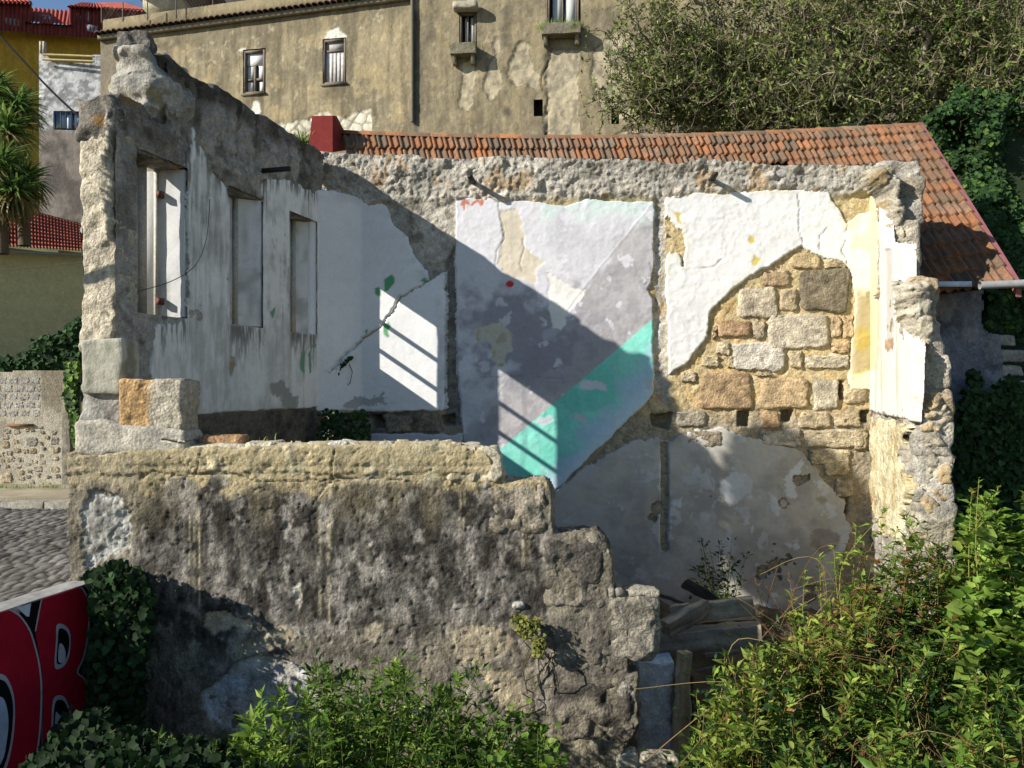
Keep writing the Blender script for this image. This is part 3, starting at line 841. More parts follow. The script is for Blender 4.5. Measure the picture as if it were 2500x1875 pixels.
# ---------------- iron bars let into the wall
for i, (x, y) in enumerate([(1157, 447), (1737, 441)]):
    u, v = B.uv(x, y)
    m_ = MB(); V_, Q_ = box_pts(np.zeros(3), np.array([0.035, 0.022, 0.20])); m_.add(V_, Q_, lin('#2c2622'))
    o = m_.build('iron_bar', M_METAL, back); o.matrix_basis = B.mat(u, v, 0.17)

# ---------------- street-side wall with three window openings
SILL, HEAD = 0.73, 2.36
WIN = [(0.50, 1.22), (1.845, 2.53), (3.275, 3.99)]
TH = 0.33
SKEW = 0.96                                             # the jambs run askew through the wall
UEND = 4.27
def in_win(U, V, e=0.0):
    k = np.zeros(U.shape, bool)
    for a, b in WIN: k |= (U > a - e) & (U < b + e) & (V > SILL - e) & (V < HEAD + e)
    return k
def win_sdf(U, V):
    """positive outside the openings"""
    d = np.full(U.shape, 9.0)
    for a, b in WIN:
        q = np.maximum(np.maximum(a - U, U - b), np.maximum(SILL - V, V - HEAD)); d = np.minimum(d, q)
    return d
def left_top(u): return np.where(u < 3.62, 3.42, 2.72)
pl_top = L.poly([(452, 1040), (452, 470), (446, 390), (458, 340), (466, 318), (474, 350), (500, 380), (515, 420), (530, 440), (548, 455), (556, 480), (600, 484), (634, 500), (634, 445), (650, 436), (700, 440),
                 (745, 462), (790, 478), (790, 1000), (640, 1013)])
def left_core(U, V):
    f1, f2, r = worley(U, V * 1.4, 3.4, 161)
    h = 0.012 * fbm(U, V, 4, 5, 162) + 0.012 * ss(0.02, 0.3, f2 - f1)
    up = ss(2.2, 2.6, V) * ss(0.0, -0.10, sdf(pl_top, U, V))
    h = h + up * (0.034 * fbm(U, V, 2.4, 5, 163) + 0.03 * (1 - np.abs(fbm(U, V, 5.5, 4, 160))) ** 3 + 0.014 * fbm(U, V, 16, 4, 159))
    c = mixc(np.broadcast_to(lin('#a59f94'), U.shape + (3,)), lin('#857e73'), ss(-0.3, 0.5, fbm(U, V, 1.8, 5, 164)))
    c = mixc(c, lin('#4d473e') * np.ones_like(c), ss(0.1, 0.8, fbm(U, V, 5.5, 5, 165)) * 0.65)
    c = mixc(c, lin('#453f37') * np.ones_like(c), ss(3.15, 3.4, V + 0.08 * fbm(U, V, 4, 3, 166)) * 0.8)
    drip = ss(0.55, 0.8, vn(U * 11, V * 0.6, 167)) * ss(2.2, 3.0, V)
    c = c * (1 - 0.4 * drip)[..., None]
    base = ss(-0.3, -0.36, V)
    c = mixc(c, mixc(np.broadcast_to(lin('#6a6256'), c.shape), lin('#4b463d'), ss(-0.2, 0.5, fbm(U, V, 3, 4, 168))), base)
    m = (V < left_top(U) + 0.045 * fbm(U, V * 0 + 2.2, 3, 4, 169)) & ~in_win(U, V)
    h = np.where(win_sdf(U, V) < 0.02, np.minimum(h, 0.015), h)
    return h + 0.012, c, m
left = sheet('window_wall', L, 0.3, UEND, -2.6, 3.55, 0.018, left_core, M_ROUGH, house)
pl_low = L.poly([(372, 780), (420, 790), (452, 770), (460, 900), (460, 1036), (400, 1060), (350, 1060), (362, 900)])
greyL = r4((1715, 1200), (1760, 1210), (1800, 1170), (1840, 1230), (1900, 1300), (1900, 1360), (1800, 1385), (1790, 1280), (1740, 1270))
def left_plaster(U, V):
    S = np.maximum(sdf(pl_top, U, V), sdf(pl_low, U, V))
    S = ragged(S, U, V, 0.035, 171, 6)
    S = np.where(V < -0.2, np.minimum(S, V + 0.345 + 0.012 * fbm(U, V, 4, 3, 172)), S)
    h, m = plaster_h(S, U, V, 0.017, 0.026, 173, 0.004, 0.002)
    w = win_sdf(U, V)
    m &= w > -0.001
    n = fbm(U, V, 1.5, 5, 174)
    streak = fbm(U * 9, V * 0.9, 1.0, 4, 175)
    fine = fbm(U * 30, V * 2.6, 1.0, 4, 176)
    blot = fbm(U, V, 2.6, 5, 178); dirt = ss(0.3, 2.2, V + 0.5 * blot) * 0.75 + 0.25
    c = mixc(np.broadcast_to(lin('#dedbd3'), U.shape + (3,)), lin('#c2bfb6'), ss(-0.3, 0.7, 0.4 * streak + 0.8 * blot))
    c = mixc(c, lin('#85837a') * np.ones_like(c), ss(0.1, 0.8, 0.35 * streak + 0.5 * fine + 0.5 * blot) * 0.5 * dirt)
    c = mixc(c, lin('#5f5c53') * np.ones_like(c), ss(0.35, 0.7, 0.55 * fine + 0.6 * fbm(U, V, 7, 4, 179)) * 0.35 * dirt)
    mid = ss(1.75, 1.95, U) * ss(3.3, 3.1, U)
    c = mixc(c, lin('#a4a29b') * np.ones_like(c), 0.35 * ss(-0.3, 0.4, fine) * (U > 2.5))
    # grime running down from the sills
    for a, b in WIN:
        k = ss(a - 0.05, a + 0.06, U) * ss(b + 0.05, b - 0.06, U) * ss(SILL + 0.02, SILL - 0.04, V) * ss(SILL - 0.75, SILL - 0.02, V)
        c = mixc(c, lin('#57554e') * np.ones_like(c), 0.8 * k * ss(-0.25, 0.35, fine + 0.35 * streak + 0.5 * ss(0.3, SILL, V) - 0.25))
    # grime under the broken top
    c = mixc(c, lin('#6f6b60') * np.ones_like(c), ss(0.22, 0.0, S) * ss(2.0, 2.4, V) * ss(-0.3, 0.4, fine))
    g = ss(0, 0.02, blob(L, greyL, U, V, 0.05, 177, 6)); c = mixc(c, lin('#8b897f') * np.ones_like(c), g * 0.85)
    for i, q in enumerate([r4((1915, 1050), (1940, 975), (1950, 1000), (1945, 1140), (1915, 1110)), r4((1965, 1000), (1985, 980), (1990, 1130), (1975, 1150)), r4((1990, 950), (2020, 940), (2018, 975), (1990, 980)),
                           r4((1720, 745), (1755, 710), (1745, 770), (1735, 790))]):
        c = mixc(c, lin('#6f9474') * np.ones_like(c), ss(0, 0.012, blob(L, q, U, V, 0.012, 180 + i)))
    br = ss(0, 0.012, blob(L, r4((1465, 1020), (1495, 1030), (1500, 1080), (1470, 1165), (1460, 1120)), U, V, 0.012, 186))
    c = mixc(c, lin('#9a8a6a') * np.ones_like(c), br); h = h - 0.012 * br
    for k_, x in enumerate((637, 707, 560)):
        d = np.abs(U - L.uv(x, 800)[0]) + 0.004 * fbm(U, V, 6, 2, 187)
        h = h - 0.006 * ss(0.010, 0.0, d)
    return h + 0.008, c, m
sheet('plaster_panel', L, 0.3, 4.2, -0.5, 2.9, 0.016, left_plaster, M_PLASTER, left)
# the masonry behind the two faces: piers between the openings, lintels and base
solids = [(0.3, UEND, -4.4, SILL - 0.002), (0.3, 3.64, HEAD + 0.002, 3.36), (0.3, WIN[0][0], SILL, HEAD), (WIN[0][1], WIN[1][0], SILL, HEAD), (WIN[1][1], WIN[2][0], SILL, HEAD)]
def reveal_col(seed):
    def f(p):
        n = fbm3(p + seed, 3.0, 4, seed); s = fbm3(p * [7, 1, 7] + seed, 2.0, 3, seed + 4)
        c = mixc(np.broadcast_to(lin('#d6d5d1'), p.shape), lin('#b4b3ad'), ss(-0.1, 0.6, s))
        return mixc(c, lin('#8f8b7e') * np.ones_like(c), ss(0.2, 0.6, n) * 0.6)
    return f
for i, (a, b, c0, c1) in enumerate(solids):
    def skew(p, i=i, a=a, b=b):
        p = p.copy(); d = TH / 2 - p[:, 2]
        k = SKEW * np.ones(len(p))
        if i == 4: k = SKEW + (0.22 - SKEW) * (p[:, 0] / (b - a) + 0.5)      # towards the last opening the jamb is squarer
        p[:, 0] += k * d; return p
    m_ = MB(); V_, Q_, C_ = rough_box(((b - a) / 2, (c1 - c0) / 2, TH / 2), 0.05, 0.006 if i > 1 else 0.004, 5, 240 + i, 0.012, reveal_col(i) if i > 1 else stone_col(['#7c7568', '#8d867a'][i], 5), L.mat((a + b) / 2, (c0 + c1) / 2, -TH / 2 - (0.035 if i < 2 else 0.0)), skew if i > 1 else None)
    m_.add(V_, Q_, C_); m_.build(['wall_base', 'lintel_course', 'wall_pier', 'wall_pier', 'wall_pier'][i], M_PLASTER if i > 1 else M_ROUGH, left)
# granite jamb at the broken end of the wall and the lintel stub above it
def jamb_col(p):
    c = stone_col('#b9ab8c', 4, 0.2, 0.35)(p)
    k = ss(0.9, 1.5, p[:, 1] + 0.2 * fbm3(p, 3, 2, 8)) * 0.5
    return mixc(c, lin('#8d8677') * np.ones_like(c), k)
def jamb_warp(p):
    p = p.copy(); p[:, 0] += 0.03 * np.sin(p[:, 1] * 3.1) - 0.02 * p[:, 1]; return p
m_ = MB(); V_, Q_, C_ = rough_box((0.15, 1.22, 0.19), 0.02, 0.034, 7.0, 251, 0.04, jamb_col, L.mat(4.14, 1.50, -0.185), jamb_warp); m_.add(V_, Q_, C_)
o = m_.build('granite_jamb', M_STONE, left); tag(o, 'pale bush-hammered granite jamb at the broken end of the window wall')
m_ = MB(); V_, Q_, C_ = rough_box((0.46, 0.22, 0.19), 0.026, 0.07, 4.5, 252, 0.06, stone_col('#7a7264', 6, 0.3, 0.3, '#8a6a3c'), L.mat(3.84, 2.58, -0.19)); m_.add(V_, Q_, C_)
m_.build('lintel_stub', M_ROUGH, left)
m_ = MB(); V_, Q_, C_ = rough_box((0.34, 0.50, 0.25), 0.022, 0.075, 4.6, 253, 0.08, stone_col('#a39e90', 7, 0.25, 0.2, '#8f876c'), L.mat(3.46, 3.02, -0.235), lambda p: np.stack([p[:, 0] + 0.05 * np.sin(p[:, 1] * 17) * (p[:, 0] > 0), p[:, 1], p[:, 2] * (1 + 0.12 * np.sin(p[:, 1] * 9 + 1))], 1)); m_.add(V_, Q_, C_)
m_.build('broken_masonry', M_ROUGH, left)
m_ = MB(); V_, Q_, C_ = rough_box((0.22, 0.10, 0.16), 0.022, 0.06, 6, 254, 0.04, stone_col('#68635a', 3), L.mat(3.50, 3.50, -0.30), lambda p: np.stack([p[:, 0], p[:, 1] + 0.5 * np.clip(p[:, 0], 0, 1), p[:, 2]], 1)); m_.add(V_, Q_, C_)
m_.build('broken_masonry', M_ROUGH, left)
for i in range(4):
    a = 0.3 + i * 0.84
    m_ = MB(); V_, Q_, C_ = rough_box((0.44, 0.10, 0.22), 0.04, 0.045, 4.0, 256 + i, 0.06, stone_col('#6f695e', 9 + i, 0.3, 0.2, '#4a4436'), L.mat(a + 0.42, 3.37, -0.20)); m_.add(V_, Q_, C_)
    m_.build('wall_capping', M_ROUGH, left)
# what is left of the joinery: outer head boards with two cross bars, a shutter added in the last opening to block the sun
for i, (a, b) in enumerate(WIN[:2]):
    a2, b2 = a + SKEW * TH - 0.02, b + SKEW * TH + 0.02
    wc = lin('#b8b4aa')
    m_ = MB(); ph = 0.20; pbox(m_, L, a + SKEW * ph - 0.01, a + SKEW * ph + 0.05, SILL + 0.003, HEAD - 0.003, -ph - 0.05, -ph, lin('#a9a69c')); m_.build('window_post', M_WOOD, left)
    m_ = MB(); pbox(m_, L, a + SKEW * 0.29 - 0.01, a + SKEW * 0.29 + 0.04, SILL + 0.003, HEAD - 0.003, -0.325, -0.27, lin('#8d8a80')); m_.build('window_post', M_WOOD, left)
    fr = MB(); pbox(fr, L, a2, b2, HEAD - 0.19, HEAD - 0.002, -TH + 0.01, -TH + 0.07, wc); fr = fr.build('window_frame', M_WOOD, left)
    for vv in (SILL + 0.46, SILL + 0.90):
        m_ = MB(); pbox(m_, L, a2, b2, vv, vv + 0.05, -TH + 0.02, -TH + 0.06, wc); m_.build('glazing_bar', M_WOOD, left)
a, b = WIN[2]
a2 = a + 0.22 * TH
for k in range(4):
    w_ = (b + 0.05 - a2 - 0.17) / 4
    m_ = MB(); pbox(m_, L, a2 + 0.17 + k * w_, a2 + 0.17 + (k + 1) * w_ - 0.004, SILL + 0.002, HEAD - .002, -TH + 0.02, -TH + 0.05, lin('#9a958a')); m_.build('shutter_board', M_WOOD, left)
m_ = MB(); pbox(m_, L, a2 + 0.004, a2 + 0.035, SILL + .002, HEAD - .002, -TH + 0.02, -TH + 0.06, lin('#b5aea2')); m_.build('window_frame', M_WOOD, left)
for vv in (SILL + 0.14, HEAD - 0.32):
    m_ = MB(); pbox(m_, L, a2 - 0.01, a2 + 0.06, vv, vv + 0.07, -TH + 0.07, -TH + 0.12, lin('#5a2f22')); m_.build('shutter_hinge', M_METAL, left)
m_ = MB(); pbox(m_, L, a2 - 0.045, a2 - 0.012, SILL + 0.01, HEAD - 0.01, -TH - 0.42, -TH - 0.004, lin('#d0cec8')); m_.build('shutter_leaf', M_PLASTER, left)
# iron bar sticking out of the wall, and a dangling wire
u, v = L.uv(634, 418)
m_ = MB(); V_, Q_ = box_pts(np.zeros(3), np.array([0.02, 0.028, 0.22])); m_.add(V_, Q_, lin('#2a2522'))
o = m_.build('iron_bar', M_METAL, left); o.matrix_basis = L.mat(u, v, 0.22)
m_ = MB()
pts = [L.at(*L.uv(x, y), h) for x, y, h in [(503, 487, 0.05), (497, 530, 0.07), (488, 580, 0.09), (472, 625, 0.10), (450, 660, 0.08), (410, 690, 0.0), (368, 712, -0.2)]]
tube(m_, smooth_poly(pts, 5, False), 0.0045, lin('#5a5850'), 4); m_.build('wire', M_METAL, left)
# blocks at the foot of the jamb
def blk(name, pxr, Y, depth, col, seed, amp=0.012, freq=6, rnd=0.03, seg=0.025, mat=None, parent=None, warp=None):
    (xa, ya), (xb, yb) = pxr
    a, b = P(xa, ya, Y), P(xb, yb, Y)
    hs = (abs(b.x - a.x) / 2, depth / 2, abs(a.z - b.z) / 2)
    m = MB(); V_, Q_, C_ = rough_box(hs, seg, amp, freq, seed, rnd, col, Matrix.Translation(((a.x + b.x) / 2, Y + depth / 2, (a.z + b.z) / 2)), warp)
    m.add(V_, Q_, C_)
    return m.build(name, mat or M_STONE, parent)
o = blk('plastered_block', ((196, 826), (298, 962)), 7.06, 0.34, stone_col('#aaa58c', 3, 0.12, 0.08, '#8b8672'), 261, 0.014, 5, 0.03, parent=left, mat=M_FACADE)
def two_tone(p):
    c = stone_col('#b3a68a', 5, 0.2, 0.35)(p)
    return mixc(c, stone_col('#c08f3c', 6, 0.25, 0.4)(p), ss(0.03, -0.03, p[:, 0] + 0.02 + 0.03 * fbm3(p, 8, 2, 3)))
o = blk('granite_block', ((288, 925), (446, 1052)), 7.02, 0.40, two_tone, 262, 0.02, 9, 0.035, 0.02, parent=left)
tag(o, 'granite block half ochre yellow, half grey')
blk('mortar_mass', ((188, 935), (330, 1110)), 7.10, 0.40, stone_col('#9b968b', 8, 0.2, 0.15), 263, 0.05, 4, 0.06, 0.03, M_ROUGH, left)
def slope_w(p):
    p = p.copy(); p[:, 2] += -0.10 * p[:, 0] * (p[:, 2] > 0); return p
blk('mortar_mass', ((176, 1036), (450, 1112)), 6.97, 0.46, stone_col('#b3a993', 9, 0.18, 0.15, '#8f8878'), 264, 0.035, 4, 0.06, 0.03, M_ROUGH, left, slope_w)
def corner_w(p):
    p = p.copy(); p[:, 0] += 0.10 * p[:, 2]; return p
# ---------------- low front wall
top_line = [(150, 1112), (290, 1104), (330, 1098), (480, 1093), (700, 1087), (900, 1085), (1090, 1084), (1130, 1090), (1175, 1096), (1190, 1110), (1215, 1145), (1238, 1176), (1300, 1171), (1336, 1174),
            (1347, 1195), (1352, 1300), (1420, 1304), (1462, 1306), (1480, 1325), (1496, 1360), (1500, 1428), (1502, 1440), (1530, 1450), (1535, 1640), (1556, 1645), (1552, 1690), (1562, 1760), (1530, 1820), (1505, 1890), (1500, 2000), (1500, 2130),
            (150, 2130)]
wp = W.poly(top_line)
def fpx(u, v): return CX + u / 7.0 * F, CY - v / 7.0 * F      # back to photo pixels on this wall, to place the stains
def front_fn(U, V):
    X, Y = fpx(U, V)
    S = ragged(sdf(wp, U, V), U, V, 0.018, 301, 5)
    n1 = fbm(U, V, 1.4, 5, 302); n2 = fbm(U, V, 5, 5, 303); n3 = fbm(U, V, 17, 4, 304)
    left_edge = ss(-4.17, -4.12, U + 0.03 * n2)
    # relief: moulding at the top, crusted render below
    yb = Y + 6 * n2
    mould = ss(1160, 1146, yb + 6 * n1) * ss(1225, 1200, X)
    round_ = 0.03 * np.sqrt(np.clip(1 - ((Y - 1112) / 24) ** 2, 0, 1)) * (Y < 1136)
    h = 0.004 * n1 + 0.004 * n2 + 0.004 * n3 + 0.004 * fbm(U, V, 34, 3, 300) + 0.022 * mould + 0.5 * round_ * mould + 0.012 * fbm(U, V, 6, 4, 298) * mould
    flake = ss(0.15, 0.22, fbm(U, V, 3.1, 5, 305)); h = h + 0.005 * flake
    h = h - 0.012 * ss(0.55, 0.8, fbm(U, V, 14, 3, 306))
    # colours
    dark = mixc(np.broadcast_to(lin('#3b3732'), U.shape + (3,)), lin('#6b665d'), ss(-0.35, 0.55, n1 * 0.4 + n2 * 0.6 + 0.3 * n3))
    dark = mixc(dark, lin('#37322b') * np.ones_like(dark), ss(0.0, 0.6, fbm(U * 1.4, V * 0.7, 5.5, 5, 307) + 0.3 * fbm(U * 5, V * .6, 1, 4, 299)) * 0.85)
    dark = mixc(dark, lin('#a39b90') * np.ones_like(dark), ss(0.1, 0.7, fbm(U, V * 0.7, 8, 5, 308) + 0.35 * n1) * 0.7)
    c = dark
    pale = ss(1178, 1162, Y + 14 * n2 + 10 * n1) 
    cp = mixc(np.broadcast_to(lin('#bcb092'), c.shape), lin('#d0c39c'), ss(-0.2, 0.5, n2))
    cp = mixc(cp, lin('#a88a62') * np.ones_like(c), ss(1122, 1116, Y) * ss(1098, 1104, Y) * ss(-0.3, 0.5, n1) * 0.7)
    cp = mixc(cp, lin('#5f5648') * np.ones_like(c), ss(0.2, 0.6, fbm(U, V * 1.6, 5, 5, 309)) * 0.55)
    c = mixc(c, cp, pale)
    wash = ss(1480, 1640, Y + 60 * n1 + 30 * n2)
    c = mixc(c, mixc(np.broadcast_to(lin('#8d8474'), c.shape), lin('#a1967f'), ss(-0.2, 0.5, n2)), wash * 0.55)
    stain = ss(-0.05, 0.7, fbm(U * 5.5, V * 0.5, 1.0, 5, 297)) * ss(1180, 1230, Y) * ss(1560, 1300, Y)
    c = mixc(c, lin('#2a251f') * np.ones_like(c), stain * 0.7)
    patch = ss(1215, 1185, Y + 25 * fbm(U, V, 3.3, 4, 310)) * ss(0.1, 0.3, fbm(U, V, 2.8, 4, 311) + 0.25)
    c = mixc(c, lin('#b3a27c') * np.ones_like(c), patch * 0.85)
    upper = ss(1330, 1190, Y + 40 * n2)
    # rain streaks
    for x0, w0, ya, yb_ in ((470, 14, 1190, 1570), (805, 18, 1175, 1650), (1130, 7, 1200, 1400), (1290, 8, 1190, 1440), (940, 6, 1190, 1330)):
        rs = np.random.default_rng(x0); k = np.zeros(U.shape)
        for _ in range(6):
            xo = x0 + rs.normal() * w0 * 0.55; ww = rs.uniform(1.5, 4.0); ye = ya + (yb_ - ya) * rs.uniform(0.35, 1.0)
            k = np.maximum(k, np.exp(-((X - xo + 3 * n1) / ww) ** 2) * ss(ya - 15, ya + 15, Y) * ss(ye, ye - 120, Y) * rs.uniform(0.5, 1))
        k = k * ss(-0.5, 0.2, fbm(U, V, 9, 3, 312))
        c = mixc(c, lin('#c2b596') * np.ones_like(c), k * 0.8)
    k = ss(0.5, 0.72, vn(U * 4.2, V * 0.35, 313)) * upper
    c = mixc(c, lin('#8f8468') * np.ones_like(c), k * 0.35)
    # grey mortar on the left corner
    Sm = blob(W, r7((400, 400), (450, 330), (560, 310), (640, 380), (660, 560), (600, 640), (420, 660), (385, 560)), U, V, 0.07, 314, 5)
    k = ss(-0.02, 0.03, Sm)
    c = mixc(c, mixc(np.broadcast_to(lin('#b7b4aa'), c.shape), lin('#8d8a80'), ss(-0.1, 0.5, n2)), k); h = h - 0.03 * k + 0.03 * k * n2
    Sl = ss(345, 325, X + 12 * n2)
    c = mixc(c, lin('#9a8f7a') * np.ones_like(c), Sl * (1 - k) * 0.5)
    # spalls with rubble behind
    k_sp = np.zeros(U.shape)
    for i, (pts, cc, dp) in enumerate([(r7((1000, 900), (1040, 875), (1110, 880), (1150, 910), (1230, 935), (1220, 985), (1150, 960), (1050, 1010), (1000, 960)), '#c4b49a', 0.035),
                                       (r7((995, 1290), (1060, 1230), (1210, 1115), (1330, 1110), (1430, 1140), (1500, 1190), (1560, 1300), (1640, 1400), (1640, 1500), (1480, 1520), (1160, 1490), (1060, 1440), (985, 1360)), '#b3aca2', 0.05),
                                       (r7((1640, 1230), (1690, 1170), (1760, 1170), (1750, 1230), (1680, 1260)), '#6b655b', 0.03),
                                       (r7((1430, 760), (1470, 745), (1490, 800), (1470, 880), (1435, 830)), '#b9b1a0', 0.012),
                                       (r7((1790, 980), (1840, 940), (1890, 980), (1850, 1040), (1800, 1030)), '#9c907a', -0.006),
                                       (r7((1310, 1000), (1400, 965), (1440, 1010), (1390, 1070), (1150, 1110), (1180, 1040)), '#a3977e', 0.008),
                                       (r8((200, 980), (300, 950), (420, 960), (520, 1020), (480, 1100), (330, 1170), (230, 1120)), '#9f927a', 0.012),
                                       (r8((330, 1180), (430, 1160), (540, 1220), (570, 1380), (500, 1420), (430, 1320)), '#a99c80', 0.01)]):
        Sp = blob(W, pts, U, V, 0.03, 320 + i, 6)
        k = ss(-0.008, 0.012, Sp)
        q = lin(cc) * np.ones_like(c) * np.clip(1 + 0.28 * n2 + 0.2 * n3, 0.4, 1.5)[..., None]
        if i == 1:
            f1, f2, rr = worley(U, V, 9, 330)
            edge = ss(0.16, 0.05, Sp) * (n1 > -0.9)
            q = mixc(q, lin('#d0c7b4') * np.ones_like(c), edge * (X > 620) * 0.9)
            q = mixc(q, lin('#c9ccd0') * np.ones_like(c), ss(0.3, 0.4, fbm(U, V, 3.5, 4, 331)) * 0.7)
        c = mixc(c, q, k); h = h - dp * k + 0.012 * n2 * k; k_sp = np.maximum(k_sp, k)
    # two crown cracks
    for pts in ([(492, 1094), (488, 1120), (478, 1160), (452, 1165), (447, 1195)], [(822, 1088), (815, 1120), (808, 1172), (830, 1180)], [(340, 1172), (375, 1148), (420, 1158), (560, 1156), (640, 1175), (760, 1172), (900, 1168), (1010, 1175)], [(765, 1230), (800, 1180), (860, 1172)]):
        d = dline(W.poly(pts), U + 0.012 * n2, V + 0.016 * n2)
        h = h - 0.025 * ss(0.009, 0.0, d); c = c * (1 - 0.4 * ss(0.008, 0.001, d))[..., None]
    # right part: mortar between the big granite blocks
    rt = ss(1325, 1350, X + 10 * n2)
    cm = mixc(np.broadcast_to(lin('#8f8672'), c.shape), lin('#6a6357'), ss(-0.2, 0.5, n1 + 0.5 * n2))
    c = mixc(c, cm, rt * 0.8); h = h + 0.028 * rt
    e = ss(-0.02, 0.012, S)
    h = h * e - 0.12 * (1 - e)
    al = np.clip(1 - 0.45 * pale - 0.3 * k_sp, 0.2, 1)
    return h, np.concatenate([c, al[..., None]], -1), (S > -0.03) & (U > -4.2 + 0.03 * n2)
front = sheet('front_wall', W, -4.24, 1.28, -4.0, -0.52, 0.0138, front_fn, M_CRUST, house)
# masonry behind that face, stepping down where the wall has fallen
stp = [((176, 1112), (1200, 2130)), ((1195, 1170), (1345, 2130)), ((1340, 1302), (1495, 2130)), ((1490, 1640), (1556, 2130))]
for i, r_ in enumerate(stp):
    blk('wall_core', r_, 7.09, 0.36, stone_col('#9a917e', 20 + i, 0.25, 0.25, '#5e574b'), 340 + i, 0.06, 4.5, 0.12, 0.05, M_ROUGH, front)
# mortar bed left on top of the wall
m_ = MB()
for i in range(12):
    x0 = 330 + i * 70
    a, b = P(x0, 1090, 7.2), P(x0 + 74, 1090, 7.2)
    V_, Q_, C_ = rough_box(((b.x - a.x) / 2, 0.19, 0.035), 0.03, 0.02, 7, 350 + i, 0.03, stone_col('#c2b594', i, 0.2, 0.2), Matrix.Translation(((a.x + b.x) / 2, 7.22, H - 0.605 + 0.012 * math.sin(i * 2.1))))
    m_.add(V_, Q_, C_)
m_.build('mortar_bed', M_ROUGH, front)
# broken end of the moulding and big granite blocks of the corner
def bevel_w(p):
    p = p.copy(); p[:, 0] -= 0.10 * (p[:, 2] > 0) * (p[:, 2]) / 0.1; return p
blk('moulding_end', ((1100, 1092), (1226, 1176)), 6.975, 0.34, stone_col('#c2b38f', 31, 0.2, 0.2, '#a0906a'), 360, 0.04, 6, 0.05, 0.02, M_ROUGH, front,
    lambda p: np.stack([p[:, 0] - 0.16 * np.clip(p[:, 2] + 0.05, -0.05, 0.3) * (p[:, 0] > 0), p[:, 1], p[:, 2]], 1))
GB = [(((1322, 1303), (1494, 1502)), '#5a5348', 0.10, 0.05), (((1478, 1446), (1620, 1622)), '#8f8570', 0.14, 0.03), (((1322, 1655), (1566, 1832)), '#4f483e', 0.12, 0.07), (((1408, 1525), (1496, 1640)), '#7a6e5e', 0.06, 0.05),
      (((1190, 1172), (1352, 1310)), '#8d8068', 0.04, 0.03), (((1500, 1640), (1562, 1770)), '#8a8274', 0.08, 0.03)]
for i, (r_, cc, pr, rn) in enumerate(GB):
    blk('granite_block', r_, 7.0 - pr * 0.28 - 0.012, 0.36, stone_col(cc, 40 + i, 0.3, 0.5, '#857c6c' if i in (0, 2) else None), 370 + i, 0.04, 6, rn + 0.09, 0.016, M_STONE, front)
for i, (r_, cc) in enumerate([(((1482, 1432), (1502, 1462)), '#9a917c'), (((1500, 1438), (1528, 1462)), '#8f8672'), (((1536, 1442), (1612, 1462)), '#a0967c'), (((1505, 1842), (1560, 1880)), '#c6bea8'), (((1560, 1850), (1660, 1890)), '#b3a78a'), (((1250, 1470), (1286, 1488)), '#a8a294')]):
    blk('rubble_stone', r_, 6.95, 0.2, stone_col(cc, 50 + i, 0.2, 0.3), 380 + i, 0.02, 7, 0.04, 0.02, M_STONE, front)

# ---------------- right return wall: ragged courses, plaster on the inside
courses = [(3.02, 2.70, 0.35, 0.50), (2.70, 2.42, 0.62, 0.50), (2.42, 2.05, 0.78, 0.46), (2.05, 1.50, 0.90, 0.40), (1.50, 1.16, 0.95, 0.36), (1.16, 0.66, 2.18, 0.28), (0.66, 0.30, 2.2, 0.34), (0.30, -0.05, 2.24, 0.38),
           (-0.05, -0.42, 2.26, 0.40), (-0.42, -0.80, 2.26, 0.42), (-0.80, -1.30, 2.28, 0.42), (-1.30, -1.9, 2.3, 0.42), (-1.9, -2.6, 2.3, 0.42), (-2.6, -4.4, 2.3, 0.42)]
right = None
for i, (t, b_, s, th) in enumerate(courses):
    cc = ['#a59c8a', '#a08f70', '#9c9484', '#a79a80', '#9f978a', '#b3976a', '#a99d86', '#b0a48a', '#a8906a', '#a69c8a', '#b0a794', '#b3a688', '#a39a8a', '#8d8576'][i]
    u1 = s * 1.044
    m_ = MB()
    V_, Q_, C_ = rough_box((u1 / 2 + 0.15, (t - b_) / 2 + 0.012, th / 2), 0.026, 0.05, 5.0, 400 + i, 0.05, stone_col(cc, 60 + i, 0.25, 0.35, '#8a8578' if i % 3 else None), R.mat(u1 / 2 - 0.15, (t + b_) / 2, -th / 2 - 0.012))
    m_.add(V_, Q_, C_)
    if right is None: right = m_.build('return_wall', M_STONE, house)
    else: m_.build('stone_course', M_STONE, right)
# the broken end of that wall: stones and mortar in one rough face, turned to the camera
def broken_end(Y0, pts, seed, v0, v1):
    E = Plane((4.4, Y0), (1, -0.06), (-0.06, -1)); poly = E.poly(pts)
    us = [p[0] for p in poly]
    def fn(U, V):
        S = ragged(sdf(poly, U, V), U, V, 0.05, seed, 5)
        f1, f2, r = worley(U * 1.1 + 0.08 * fbm(U, V, 4, 3, seed + 1), V * 1.5 + 0.08 * fbm(U, V, 4, 3, seed + 2), 3.4, seed + 3)
        st = ss(0.02, 0.35, f2 - f1)
        n = fbm(U, V, 3, 4, seed + 4); n2 = fbm(U, V, 11, 4, seed + 5)
        h = 0.05 * st * (0.4 + r) + 0.045 * n + 0.022 * n2
        h = np.where(S < 0.10, h - 0.30 * ss(0.10, -0.03, S) ** 2, h)
        c = mixc(np.broadcast_to(lin('#9c9382'), U.shape + (3,)), lin('#b3a890'), r)
        c = mixc(c, lin('#a58c62') * np.ones_like(c), (r > 0.75) * 0.8)
        c = mixc(lin('#b0a894') * np.ones_like(c), c, st)
        c = mixc(c, lin('#6f675a') * np.ones_like(c), ss(0.2, 0.6, n2) * 0.6)
        return h, c * (1 + 0.2 * n)[..., None], S > -0.04
    return sheet('broken_end', E, min(us) - 0.1, max(us) + 0.1, v0, v1, 0.017, fn, M_ROUGH, right)
